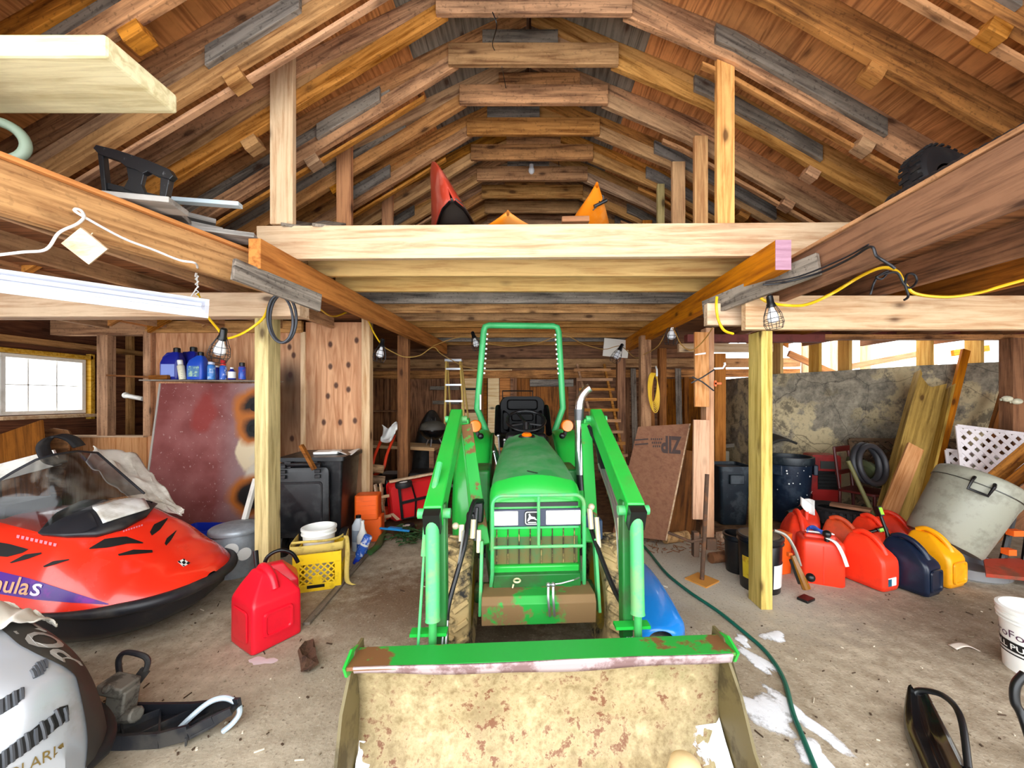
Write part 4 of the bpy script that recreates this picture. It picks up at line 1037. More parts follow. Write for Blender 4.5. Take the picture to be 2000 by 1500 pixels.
# ---------------------------------------------------------------- left side: can, crate, bin, stove panel, shelf
def at(px, d, z=0.0): return Vector(((px-VX)/F*d, d, z))
GALV = paint('galvanised steel', '#aeb6bd', .35, .25, dirt='#6f767c', amt=.7, sc=7, lo=.35, hi=.7)
c = at(462, 3.50); t = thing('trash_can', 'galvanised metal can with a lid and two white dots behind the yellow post', 'trash can', c)
pr = [(.15, 0), (.155, .01), (.163, .12), (.165, .125), (.172, .26), (.178, .40), (.176, .405)]
MB().lathe(pr, 32, T3(*c)).build('can_body', GALV, t)
MB().lathe([(.205, .385), (.208, .40), (.205, .42), (.19, .432), (.12, .452), (.03, .462), (.001, .462)], 36, T3(*c)).build('lid', GALV, t, smooth=50)
for a, z in ((-1.14, .27), (-.60, .21)):
    MB().lathe([(.055, 0), (.055, .003), (.001, .003)], 20, T3(*c) @ rotz(a) @ T3(.172, 0, z) @ Matrix.Rotation(PI/2, 4, 'Y')).build('white_dot', WHITEP, t)
# gas cans
def gas_can(name, label, loc, rz, s, mat, group=None, spout='none', capm=None, wide=.5, style=0):
    """boxy jerrycan: local X is the length, the handle runs along X on the top, spout end at +X"""
    t = thing(name, label, 'fuel can', loc, rz, group)
    L, Wd, H = .36*s, .24*s, .27*s
    M = wmat(t)
    def sec(x, hw, h, sh=.0): return [(x, y, z+h/2) for y, z in rbox(hw, h/2, min(hw, h/2)*.28, 3)]
    if style == 0:   # sloping shoulder, handle bridge
        secs = [sec(-L/2, Wd*.40, H*.86), sec(-L/2+.02, Wd*.49, H*.95), sec(-L*.2, Wd/2, H), sec(L*.15, Wd/2, H*1.02), sec(L*.36, Wd*.48, H*.92), sec(L/2-.015, Wd*.46, H*.70), sec(L/2, Wd*.40, H*.60)]
    else:
        secs = [sec(-L/2, Wd*.42, H*.9), sec(-L/2+.015, Wd*.5, H*.98), sec(L/2-.015, Wd*.5, H*.98), sec(L/2, Wd*.42, H*.9)]
    b = MB().loft(secs, M).build('can_body', mat, t, smooth=55, sub=1)
    if style == 0:
        hp = [(-L*.40, 0, H*.93), (-L*.36, 0, H*1.20), (-L*.20, 0, H*1.30), (L*.12, 0, H*1.28), (L*.30, 0, H*1.16), (L*.40, 0, H*.86)]
        MB().tube([M @ p for p in smooth_path(hp, 5)], .030*s, 10).build('handle', mat, t, smooth=60)
        for sd in (-1, 1):
            MB().loft([[(x*k, sd*(Wd*.478+o), z*k+H*.42) for x, z in rbox(L*.20, H*.20, .03)] for k, o in ((1, 0), (.93, .010), (.80, .010), (.72, .002))], M).build('side_emboss', mat, t, smooth=50)
    else:
        MB().loft([[(x, y, H*.97+z*.0+h) for x, y in rbox(L*.36*k, Wd*.30*k, .04*k)] for k, h in ((1, 0), (.95, .02), (.7, .03))], M).build('top_boss', mat, t, smooth=50)
    sx = L*.36 if style == 0 else -L*.1
    if spout != 'none':
        MB().lathe([(.030*s, 0), (.032*s, .03*s), (.026*s, .045*s), (.001, .045*s)], 16, M @ T3(sx, 0, H*.9)).build('cap', capm or BLACK, t)
    return t, M, (L, Wd, H)
def pourcan(name, label, c, rz, mat, H=.40, L=.30, Wd=.26, group=None, emb=None):
    """tall fuel can seen in the photo: vertical sides, roofed shoulder with a wide grip bridge, D-shaped recess low on the front"""
    t = thing(name, label, 'fuel can', c, rz, group); M = wmat(t)
    def sec(z, hx, hy, ox=0.0, r=.16): return [(x+ox, y, z) for x, y in rbox(hx, hy, min(hx, hy)*r, 4)]
    secs = [sec(0, L*.48, Wd*.48), sec(.008, L*.5, Wd*.5), sec(.03, L*.505, Wd*.505), sec(H*.30, L*.5, Wd*.5), sec(H*.60, L*.5, Wd*.5), sec(H*.66, L*.495, Wd*.495), sec(H*.70, L*.47, Wd*.46, -.004), sec(H*.82, L*.38, Wd*.34, -.02), sec(H*.93, L*.28, Wd*.2, -.03), sec(H*.985, L*.25, Wd*.15, -.035), sec(H, L*.2, Wd*.1, -.035)]
    MB().loft(secs, M).build('can_body', mat, t, smooth=50, sub=1)
    return t, M
GASR = paint('red fuel can plastic', '#e8152c', .35, dirt='#9c1a22', amt=.3, sc=5, lo=.55, hi=.8)
DARKG = paint('embossed shadow', '#c11226', .4)
c = at(521, 2.55); t, M = pourcan('fuel_can', 'bright red fuel can standing alone on the open concrete', c, -.55, GASR, .45, .30, .30)
MB().loft([[(.153+o, .0+y*k, .16+z*k) for y, z in rbox(.085, .075, .025)] for k, o in ((1.06, .0), (1, .012), (.86, .012), (.80, .003))], M).build('grip_recess', GASR, t, smooth=50)
MB().loft([[(x*k, -.153-o, .16+z*k) for x, z in rbox(.10, .10, .03)] for k, o in ((1, 0), (.95, .006), (.9, .006))], M).build('side_panel', GASR, t, smooth=50)
MB().tube([M @ p for p in smooth_path([(-.10, 0, .40), (-.07, 0, .452), (.0, 0, .46), (.07, 0, .42), (.11, 0, .35)], 5)], .026, 10).build('handle', GASR, t, smooth=60)
sp = MB().tube([M @ V(-.14, .02, .33), M @ V(-.20, .03, .40), M @ V(-.27, .05, .50)], [.022, .014, .016], 10).build('spout', BLACK, t)
c2 = at(546, 2.90); t2, M = pourcan('fuel_can', 'second red fuel can half hidden behind the one on the open concrete', c2, .6, GASR, .36, .24, .22)
MB().tube([M @ p for p in smooth_path([(-.10, 0, .28), (-.08, 0, .40), (.0, 0, .44), (.08, 0, .40), (.12, 0, .32)], 5)], .014, 8).build('spout', BLACK, t2, smooth=60)
# yellow milk crate with bucket and straps in it
CR = paint('yellow crate plastic', '#f6cf14', .45, dirt='#b78d10', amt=.5, sc=8)
c = V(-1.80, 3.33, 0); t = thing('milk_crate', 'yellow plastic milk crate with a diamond lattice beside the post', 'crate', c, .32); M = wmat(t)
L, Wd, H = .36, .33, .31
m = MB()
for sy in (-1, 1):
    y = sy*Wd/2
    m.box((0, y, H*.86), (L, .014, H*.28), M); m.box((0, y, H*.10), (L, .014, H*.20), M)
    for sx in (-1, 1): m.box((sx*L*.43, y, H*.46), (L*.14, .014, H*.56), M)
    m.box((0, y, H*.30), (L*.2, .014, H*.22), M)
    n = 5
    for k in range(-3, n+1):
        for sg in (-1, 1):
            x0 = -L*.36+(k)*L*.72/n; x1 = x0+L*.45; z0, z1 = H*.20, H*.72
            if sg < 0: x0, x1 = -x0, -x1
            pts = []
            for f in range(21):
                x = x0+(x1-x0)*f/20
                if abs(x) <= L*.365: pts.append((x, z0+(z1-z0)*f/20))
            if len(pts) > 1: m.bar(M @ V(pts[0][0], y, pts[0][1]), M @ V(pts[-1][0], y, pts[-1][1]), .012, .011, (M.to_3x3() @ V(0, 1, 0)))
for sx in (-1, 1):
    m.box((sx*(L/2-.007), 0, H*.80), (.014, Wd-.03, H*.4), M); m.box((sx*(L/2-.007), 0, H*.16), (.014, Wd-.03, H*.32), M)
    for k in range(4): m.box((sx*(L/2-.007), -Wd*.4+k*Wd*.266, H*.46), (.014, .03, H*.35), M)
m.box((0, 0, .008), (L-.03, Wd-.03, .012), M)
m.build('crate_shell', CR, t, 0, .002)
MB().box((-.01, -Wd/2-.008, H*.13), (.13, .004, .025), M).build('label_slot', BLACK, t)
def pail(name, label, c, r0, r1, h, mat, cat='bucket', rim=True, n=28, tilt=None, group=None, open_top=True):
    M = T3(*c) if tilt is None else T3(*c) @ tilt
    t = thing(name, label, cat, M=M, group=group)
    pr = [(.001, .0), (r0, 0), (r1, h), (r1*.965, h), (r0*.96, .01), (.001, .012)] if open_top else [(.001, .0), (r0, 0), (r1, h), (r1*.98, h+.006), (.001, h+.008)]
    b = MB().lathe(pr, n, M, cap=(False, False)).build('bucket_body', mat, t, smooth=40)
    if rim: MB().lathe([(r1+.001, h-.055), (r1+.010, h-.052), (r1+.010, h-.044), (r1+.002, h-.04), (r1+.002, h-.022), (r1+.012, h-.018), (r1+.012, h), (r1-.004, h+.004), (r1-.004, h-.05)], n, M, cap=(False, False)).build('rim', mat, t, smooth=30)
    return t, M
pail('bucket', 'white plastic bucket sitting in the yellow crate', V(-1.825, 3.34, .025), .105, .128, .45, WHITEP)
STR = paint('yellow tow strap', '#cdb35c', .8, dirt='#86702f', amt=.5, sc=9)
def ribbon(name, pts, wdt, mat, parent=None, up=(0, 0, 1), n=6, solid=.006, twist=0.0):
    P = smooth_path(pts, n); up = Vector(up)
    return MB().grid(lambda u, v: P[min(int(round(u*(len(P)-1))), len(P)-1)]+up*wdt*(v-.5), len(P), 3).build(name, mat, parent, 70, solid=solid)
s0 = thing('tow_strap', 'yellow webbing strap wrapped round the top of the yellow crate', 'strap', V(-1.80, 3.33, .32), .32)
CW = T3(-1.80, 3.33, 0) @ rotz(.32)
def cw(*p): return CW @ V(*p)
ribbon('strap_band', [cw(-.20, .12, .365), cw(-.20, -.15, .36), cw(-.16, -.185, .355), cw(0, -.19, .355), cw(.16, -.187, .36), cw(.20, -.15, .365), cw(.20, .12, .37)], .065, STR, s0)
ribbon('strap_tail', [cw(.19, -.10, .41), cw(.215, -.13, .40), cw(.225, -.15, .28), cw(.22, -.16, .12), cw(.23, -.17, .04), cw(.28, -.18, .012)], .035, STR, s0, up=(1, .3, 0))
ribbon('strap_fold', [cw(-.19, -.16, .41), cw(-.08, -.175, .415), (cw(.05, -.175, .41)), cw(.15, -.17, .42), cw(.19, -.13, .43)], .02, STR, s0)
# black wheeled bin
BIN = paint('black bin plastic', '#131418', .38, dirt='#3b3b3b', amt=.4, sc=9)
c = V(-1.875, 3.84, 0)+rotz(.12).to_3x3() @ V(-.30, .33, 0); t = thing('wheelie_bin', 'black wheeled refuse bin with its lid hanging open against the front', 'bin', c, .12); M = wmat(t) @ Matrix.Diagonal((.95, .98, 1.13, 1))
MB().loft([[(x*.86, y*.82, .10) for x, y in rbox(.30, .27, .03)], [(x, y, .86) for x, y in rbox(.31, .29, .03)]], M).build('bin_body', BIN, t, smooth=30)
MB().loft([[(x, y, z) for x, y in rbox(.335, .315, .03)] for z in (.85, .885)], M).build('bin_rim', BIN, t, smooth=30)
MB().tube([M @ V(-.30, -.36, .83), M @ V(.12, -.36, .83)], .02, 8).box((-.2, -.33, .83), (.06, .08, .05), M).box((.06, -.33, .83), (.06, .08, .05), M).build('handle', BIN, t)
lid = MB().loft([[(x*k-.085, y, z*k+.50) for x, z in rbox(.285, .305, .04)] for k, y in ((1, -.335), (1, -.36), (.90, -.372))], M).build('lid', BIN, t, smooth=30, bevel=.004)
MB().loft([[(x*k-.085, y, z*k+.46) for x, z in rbox(.225, .22, .03)] for k, y in ((1.02, -.368), (1, -.380), (.94, -.380), (.92, -.370))], M).build('lid_panel', BIN, lid, smooth=30)
for x in (-.235, .10):
    hh = MB()
    for k in range(3): hh.box((x, -.385, .82-k*.045), (.055, .03, .03), M)
    hh.build('hinge', BIN, lid, bevel=.004)
for x in (.31, -.31):
    wm = M @ T3(x, -.22, .112) @ Matrix.Rotation(PI/2, 4, 'Y')
    w_ = MB().lathe([(.07, -.03), (.115, -.034), (.123, -.015), (.123, .015), (.115, .034), (.07, .03)], 28, wm).build('wheel', RUBBER, t)
    m = MB().lathe([(.025, -.02), (.03, .036), (.001, .04)], 14, wm)
    for k in range(10): m.bar(wm @ V(.02*math.cos(k*PI/5), .02*math.sin(k*PI/5), .02), wm @ V(.085*math.cos(k*PI/5), .085*math.sin(k*PI/5), .02), .012, .02)
    m.build('wheel_spokes', BLACK, w_)
# rubbish lying on the bin
tag(MB().box((0, 0, 0), (.03, .05, .27), T3(*W(601, 893, 3.70)) @ Matrix.Rotation(-.5, 4, 'Y')).build('wood_offcut', M_BROWN, None, 0, .003), 'weathered wood offcut sticking up out of the black bin', 'wood scrap')
tag(MB().loft([[(x, y, z) for x, y in rbox(.12, .09, .02)] for z in (1.004, 1.03)], T3(*at(640, 4.10)) @ rotz(.2)).build('paper_bag', WHITEP, None, 40, .004), 'crumpled white paper on top of the black bin, the smaller piece', 'paper')
tag(MB().grid(lambda u, v: at(672, 4.15, .985)+V(.26*(u-.5), .22*(v-.5), .03+.02*math.sin(u*5+v*3)), 14, 10).build('paper_sheet', WHITEP, None, 60, solid=.004), 'white paper sheet lying on the far corner of the black bin', 'paper')
# orange tool case and bottles
OR = paint('orange case plastic', '#ff6a1e', .45, dirt='#c9501a', amt=.3)
c = at(722, 4.34); t = thing('tool_case', 'orange upright plastic tool case beside the black bin', 'case', c, .15); M = wmat(t)
MB().loft([[(x+.03, y, z) for x, y in rbox(.115, .09, .02)] for z in (.0, .27)], M).build('case_base', OR, t, smooth=30, bevel=.006)
MB().loft([[(x-.01, y-.02, z) for x, y in rbox(.125, .10, .03)] for z in (.25, .52)], M).build('case_lid', OR, t, smooth=30, bevel=.01)
m = MB()
for k in range(4): m.box((-.01, -.122, .31+k*.05), (.2, .008, .012), M)
m.build('lid_ridges', OR, t)
def bottle(name, label, c, prof, mat, capm, caph, capr, lab=None, tilt=None, cat='bottle', sx=1, sy=1, group=None):
    M = T3(*c) @ (tilt or Matrix.Identity(4)); t = thing(name, label, cat, M=M, group=group)
    MB().lathe(prof, 24, M, sx=sx, sy=sy).build('bottle_body', mat, t, smooth=45)
    h = prof[-1][1]
    MB().lathe([(capr, h), (capr, h+caph*.9), (capr*.85, h+caph)], 16, M).build('cap', capm, t)
    if lab:
        m2, z0, z1 = lab
        r = max(p[0] for p in prof)+.0012
        MB().lathe([(r, z0), (r, z1)], 24, M, cap=(False, False), sx=sx, sy=sy).build('label', m2, t)
    return t
BLUEL = paint('blue label', '#2f63c9', .4, dirt='#e8eefc', amt=.8, sc=22, lo=.52, hi=.56)
BLUE = paint('blue plastic', '#1b35b8', .35); BLUED = paint('deep blue jug', '#16228f', .35)
CLEARJ = paint('pale grey jug', '#c3ccd4', .3)
bottle('washer_jug', 'grey translucent jug behind the white bottle by the bin wheel', at(700, 4.02), [(.06, 0), (.065, .01), (.065, .26), (.03, .33), (.024, .34)], CLEARJ, BLACK, .03, .026, (paint('grey label', '#8e99a8', .4), .1, .22), sx=1, sy=.75)
bottle('spray_bottle', 'white bottle with a blue label standing by the bin wheel', at(708, 3.90), [(.052, 0), (.056, .01), (.056, .19), (.025, .26), (.017, .30), (.016, .33)], WHITEP, WHITEP, .02, .018, (BLUEL, .02, .12), sx=1, sy=.7)
bottle('oil_bottle', 'blue and white bottle lying tilted against the white bottle', at(688, 3.70, .01), [(.036, 0), (.042, .01), (.042, .20), (.02, .25)], BLUEL, BLUE, .05, .026, (WHITEP, .08, .1), Matrix.Rotation(PI+.45, 4, 'Y') @ T3(-.03, 0, -.30) @ Matrix.Rotation(.0, 4, 'X'), sx=1, sy=.7)
# twigs, greens and blue pruning shears
LEAF = paint('dried green leaves', '#2f5a2c', .7, dirt='#5b4a28', amt=.6, sc=12)
m = MB(); rr = random.Random(4)
for k in range(120):
    x = max(-.2, min(.2, rr.gauss(0, .13))); y = max(-.16, min(.16, rr.gauss(0, .1))); z = .02+abs(rr.gauss(0, .05)); a = rr.random()*6.3
    m.add([(x, y, z), (x+.06*math.cos(a), y+.06*math.sin(a), z+.015), (x+.10*math.cos(a+.3), y+.10*math.sin(a+.3), z), (x+.05*math.cos(a+.6), y+.05*math.sin(a+.6), z+.008)], [(0, 1, 2, 3)])
for k in range(14):
    a = rr.random()*6.3; m.tube([(rr.gauss(0, .1), rr.gauss(0, .1), .02), (.22*math.cos(a), .16*math.sin(a), .03+rr.random()*.05)], .004, 5)
m.v = [v+at(800, 4.30) for v in m.v]
tag(m.build('garden_clippings', LEAF, None, 0), 'heap of wilted green clippings beside the orange case', 'clippings', kind='stuff')
tag(MB().bar(W(742, 1035, 4.2)+V(0, 0, .02), W(800, 1046, 4.15)+V(0, 0, .05), .03, .018).bar(W(760, 1036, 4.2)+V(0, 0, .03), W(784, 1041, 4.17)+V(0, 0, .04), .05, .022).build('garden_tool', paint('blue tool handle', '#1f86c9', .4), None, 0, .004), 'blue handled garden tool lying on the clippings', 'tool')
tag(MB().tube(smooth_path([G(722, 1086)+V(0, 0, .035), G(738, 1072)+V(0, 0, .04), G(748, 1052)+V(0, 0, .045), G(750, 1045)+V(0, 0, .05)], 5), [.03]*5+[.036]*11, 10).build('green_tube', paint('mossy green tube', '#3d6a34', .6, dirt='#6b5637', amt=.7), None, 50), 'short mossy green pipe end on the slab edge', 'pipe')
# board on the floor pointing away and bits of bark and paper
tag(beam('floor_plank', G(598, 1222)+V(0, 0, .012), G(722, 1078)+V(0, 0, .012), .05, .02, M_GRAYW), 'long grey plank lying flat along the slab crack', 'plank')
m = MB().loft([[tuple(G(px, py)+V(x*s, y*s, z*s+.025)) for x, y, z in [(math.cos(a)*.05*(1+.25*math.sin(a*3+k)), math.sin(a)*.03, .022*math.sin(a*2+k)+.01) for a in [i*PI/4 for i in range(8)]]] for k, (px, py, s) in enumerate(((603, 1262, .55), (597, 1282, 1.0), (601, 1296, .85), (606, 1308, 1.0), (597, 1318, .5)))])
tag(m.build('bark_piece', paint('dark bark', '#5d4230', .9, dirt='#2a1c12', amt=.8, sc=18, bump=.6), None, 30), 'dark piece of bark lying in front of the tractor tire', 'bark')
tag(MB().bar(G(512, 1240)+V(0, 0, .006), G(500, 1240)+V(.0, .0, .006), .01, .008).build('pebble', WHITEP, None), 'tiny white pebble on the concrete beside the red can', 'pebble')
# rusty maroon sheet leaning on a wooden shelf, shelf with bottles
def stove_mat():
    t = NT('scorched maroon panel'); v = t.coord(False)
    n = t.n('TexNoise', i_Vector=v, i_Scale=3.0, i_Detail=7.0).outputs[0]; s = t.n('TexNoise', i_Vector=v, i_Scale=38.0, i_Detail=3.0).outputs[0]
    col = t.mix(t.ramp(n, (.35, 0.0), (.7, 1.0)), srgb('#7c3b38'), srgb('#9c5f5c'))
    sx = t.n('SeparateXYZ', i_0=v).outputs
    col = t.mix(t.math('MULTIPLY', t.ramp(t.math('ADD', sx[0], t.math('MULTIPLY', n, .25)), (.15, 0.0), (.55, 1.0)), .75), col, srgb('#9a8f90'))
    col = t.mix(t.math('MULTIPLY', t.ramp(s, (.66, 0.0), (.70, 1.0)), .5), col, srgb('#c9a9a4'))
    def blob(x, z, r0, r1, sz=1.0):
        d = t.n('VectorMath', operation='SUBTRACT', i_0=v, i_1=(x, 0, z)).outputs[0]
        d = t.n('VectorMath', operation='MULTIPLY', i_0=d, i_1=(1, 0, sz)).outputs[0]
        d = t.n('VectorMath', operation='LENGTH', i_0=d).outputs['Value']
        d = t.math('ADD', d, t.math('MULTIPLY', t.math('SUBTRACT', n, .5), .22))
        return t.ramp(d, (r0, 1.0), (r1, 0.0))
    col = t.mix(blob(.38, 1.0, .12, .15, .55), col, srgb('#dccba9'))
    col = t.mix(blob(.45, .72, .08, .12, .4), col, srgb('#cfc6b4'))
    col = t.mix(t.math('MULTIPLY', blob(-.14, 1.42, .09, .15, .6), .7), col, srgb('#8f2a22'))
    for (x, z, r) in ((.40, 1.50, .20), (.41, 1.27, .18), (.41, .55, .21)):
        col = t.mix(blob(x, z, r*.8, r*1.2), col, srgb('#b0641f'))
        col = t.mix(blob(x+.03, z, r*.5, r*.85), col, srgb('#0d0807'))
    t.set(Base_Color=col, Roughness=.55, Metallic=.2); t.bump(s, .15, .004); return t.m
c = V(-3.42, 4.06, 0); t = thing('metal_sheet', 'rusty maroon sheet metal panel with scorched spots leaning upright', 'panel', c)
pz = 1.765
M = T3(*c) @ Matrix.Rotation(-.10, 4, 'X')
MB().loft([[(x, y, z) for x, y in ((-.70, 0), (.66, 0), (.66, .03), (-.70, .03))] for z in (.03, .4)] + [[(-.64, 0, pz), (.66, 0, pz), (.66, .03, pz), (-.64, .03, pz)]], M).build('panel_sheet', stove_mat(), t, 20, space='world')
MB().bar(M @ V(-.705, .01, .05), M @ V(-.645, .01, pz), .02, .035, (0, 1, 0)).build('panel_edge', paint('bare metal edge', '#c9c5bd', .4, .6), t)
m = MB()
for x, z in ((.42, 1.50), (.42, 1.27), (.42, .55)): m.lathe([(.05, 0), (.045, -.02), (.001, -.03)], 14, M @ T3(x, 0, z) @ Matrix.Rotation(PI/2, 4, 'X'))
for k, (x, z) in enumerate(((.42, 1.50), (.42, 1.27), (.42, .55))): MB().lathe([(.045, 0), (.042, .02), (.02, .026), (.001, .026)], 14, M @ T3(x, 0, z) @ Matrix.Rotation(PI/2, 4, 'X')).build('bolt_hole', HOLE, t)
tag(beam('shelf_board', W(225, 734, 4.52), W(316, 738, 4.52), .20, .02, M_BROWN), 'thin brown board end sticking out beside the blue jugs', 'shelf')
tag(beam('shelf_board', W(285, 743, 4.20), W(545, 745, 4.20), .16, .015, M_GRAYW), 'grey shelf edge that carries the blue bottles', 'shelf')
zs = W(400, 742.5, 4.20).z+.004
def on(px, d=4.22): return V((px-VX)/F*d, d, zs)
def jug(name, label, c, mat, labm, s=1.0, rz=0.0, handle=True, tilt=None):
    M = T3(*c) @ rotz(rz) @ (tilt or Matrix.Identity(4)); t = thing(name, label, 'jug', M=M)
    MB().loft([[(x*k*s+o*s, y*kk*s, z*s) for x, y in rbox(.085, .05, .025)] for z, k, kk, o in ((0, .95, .95, 0), (.01, 1, 1, 0), (.15, 1, 1, 0), (.20, .85, .9, .01), (.235, .5, .6, .03), (.25, .3, .5, .035))], M).build('jug_body', mat, t, smooth=45)
    MB().lathe([(.026*s, .245*s), (.026*s, .285*s), (.02*s, .29*s)], 14, M @ T3(.036*s, 0, 0)).build('cap', BLACK, t)
    if handle: MB().tube([M @ V(x*s, 0, z*s) for x, z in ((.01, .235), (-.04, .235), (-.075, .20), (-.085, .14))], .016*s, 8).build('handle', mat, t)
    MB().box((0, -.0515*s, .085*s), (.12*s, .003, .11*s), M).build('label', labm, t)
    return t
jug('antifreeze_jug', 'tall dark blue jug with a handle at the end of the shelf', on(338, 4.30), BLUED, paint('pale blue label', '#8ea3e8', .4), 1.25)
jug('oil_jug', 'dark blue jug standing behind the white can on the shelf', on(370, 4.44), BLUED, BLUED, 1.35)
jug('oil_jug', 'mid blue oil jug with a green and white label on the shelf', on(386, 4.20), paint('mid blue jug', '#1c4fc4', .35), paint('green label', '#4f7fae', .4, dirt='#bfe0b0', amt=.8, sc=30), 1.05, handle=False)
def can(name, label, c, r, h, mat, capm, caph=.03, capr=None, tilt=None, lab=None, cat='spray can'):
    return bottle(name, label, c, [(r*.95, 0), (r, .004), (r, h*.86), (r*.8, h*.93), (r*.5, h*.96)], mat, capm, caph, capr or r*.55, lab, tilt, cat)
CREAM = paint('cream label', '#e2dcc0', .4, dirt='#7f8a6e', amt=.6, sc=26)
can('spray_can', 'white and cream spray can leaning in front of the dark blue jugs', on(357, 4.15), .032, .17, CREAM, WHITEP, .05, .024, Matrix.Rotation(-.15, 4, 'Y'))
can('spray_can', 'light blue spray can below the hanging caged bulb', on(413, 4.16), .036, .17, paint('sky blue can', '#3f86d6', .3, dirt='#d8ecff', amt=.7, sc=20), paint('red white cap', '#d0d6e8', .4), .03, .03)
can('spray_can', 'blue and white spray can with a red cap on the shelf', on(436, 4.17), .033, .16, BLUEL, paint('red cap', '#c4262a', .4), .06, .024)
bottle('small_bottle', 'small white labelled bottle with a dark body on the shelf', on(453, 4.16), [(.034, 0), (.036, .004), (.036, .085), (.016, .105), (.014, .115)], BLUED, WHITEP, .018, .016, (WHITEP, .015, .085))
can('spray_can', 'blue spray can with a black cap nearest the yellow post', on(473, 4.15), .034, .15, paint('blue can', '#2358c2', .3, dirt='#d23a3a', amt=.5, sc=18), BLACK, .04, .026)
can('spray_can', 'blue can half hidden behind the light blue one', on(403, 4.28), .034, .15, BLUEL, WHITEP, .02, .02)
can('spray_can', 'dark blue can tucked between the light blue can and the red capped one', on(424, 4.30), .033, .15, BLUED, WHITEP, .02, .02)
tag(beam('wood_offcut', on(294, 4.22)+V(0, 0, .025), on(330, 4.22)+V(0, 0, .03), .05, .045, M_BROWN), 'brown wood offcut lying on the end of the shelf', 'wood scrap')
tag(beam('white_pole', W(478, 1015, 3.62), W(500, 935, 3.75), .04, .04, M_WHITE), 'white painted stick leaning between the can and the post', 'stick')
tag(MB().loft([[(x, y, z) for x, y in rbox(.17*k, .14*k, .03)] for z, k in ((0, .9), (.30, 1.0), (.30, .94), (.03, .84))], T3(*at(392, 3.86))).build('blue_tub', BLUE, None, 40), 'blue plastic tub behind the galvanised can', 'tub')
# white handle stub, boards leaning under the window
tag(MB().tube([W(243, 772, 5.2), W(280, 779, 5.15)], .03, 10).ball(W(246, 772, 5.2), .042).build('pipe_stub', M_WHITE, None, 50), 'white pipe stub sticking out in the side room', 'pipe')
tag(beam('leaning_board', W(62, 1083, 3.9), W(40, 835, 4.15), .5, .02, M_BROWN, up=(0, 1, 0)), 'brown board leaning under the window, nearest the opening', 'board')
tag(beam('leaning_board', W(92, 1049, 4.4), W(84, 855, 4.55), .22, .02, M_RAFT2, up=(0, 1, 0)), 'narrow pale board leaning next to the brown one', 'board')
c = W(95, 900, 4.30); m = MB().prism([(-.24, -.88), (.21, -.88), (.20, .30), (.16, .345), (.0, .365), (-.16, .33), (-.22, .27)], -.012, .012, T3(*c) @ Matrix.Rotation(PI/2-.15, 4, 'X'))
tag(m.build('headboard', M_RAFT, None, 20, .004), 'round-topped wooden panel leaning under the window', 'panel')
# fluorescent shop lamp hanging on wires
a, b = W(-330, 505, 1.75), W(408, 604, 2.62)
t = thing('shop_light', 'long white fluorescent lamp hanging from the edge beam', 'lamp', (a+b)/2)
dr = (b-a).normalized(); M = frame(a, dr, (0, .50, .87)); Ln = (b-a).length
LW = paint('white enamel lamp housing', '#eef2fb', .3)
MB().prism([(-.115, .0), (-.045, .05), (.045, .05), (.115, .0), (.108, -.003), (.043, .043), (-.043, .043), (-.108, -.003)], 0, Ln, M @ Matrix(((0, 0, 1, 0), (1, 0, 0, 0), (0, 1, 0, 0), (0, 0, 0, 1)))).build('reflector', LW, t, 20)
for yy in (-.025, .025): MB().tube([M @ V(.04, yy, .012), M @ V(Ln-.04, yy, .012)], .0125, 10).build('fluorescent_tube', paint('tube glass', '#e9f0ff', .2), t)
MB().box((Ln-.01, 0, .02), (.02, .10, .05), M).build('end_cap', LW, t)
m = MB().tube([b-dr*.10+V(0, 0, .05), W(386, 560, 2.60), W(383, 520, 2.58)], .004, 5)
for k in range(10): m.torus(W(385, 540+k*5, 2.59), .012, .0025, T3(0, 0, 0), 8, 4) if False else m.tube([W(381+(k % 2)*7, 535+k*5, 2.59), W(388-(k % 2)*7, 540+k*5, 2.59)], .003, 4)
m.build('hanging_wire', WHITEP, t)
# ---------------------------------------------------------------- right side
OILB = paint('black pail', '#101013', .3, dirt='#3a3530', amt=.4)
c = at(1484, 3.24); t, M = pail('oil_bucket', 'black oil bucket with a white label behind the yellow post', c, .148, .165, .44, OILB, open_top=False)
for a0, a1, z0, z1, m in ((-1.45, -.35, .05, .24, WHITEP), (-3.0, -2.3, .10, .28, paint('yellow label', '#e0c22a', .5, dirt='#a8591f', amt=.6, sc=12))):
    MB().grid(lambda u, v: M @ V(*( (.150+.017*(z0+(z1-z0)*v)/.44+.002)*math.cos(a0+(a1-a0)*u), (.150+.017*(z0+(z1-z0)*v)/.44+.002)*math.sin(a0+(a1-a0)*u), z0+(z1-z0)*v)), 14, 3).build('label', m, t, 60)
MB().lathe([(.001, .449), (.14, .449), (.15, .446)], 24, M).build('dusty_lid', paint('dusty lid', '#6d5d48', .8), t)
c = at(1441, 3.55); pail('oil_bucket', 'second black bucket half hidden on the far side of the yellow post', c, .10, .115, .34, OILB)
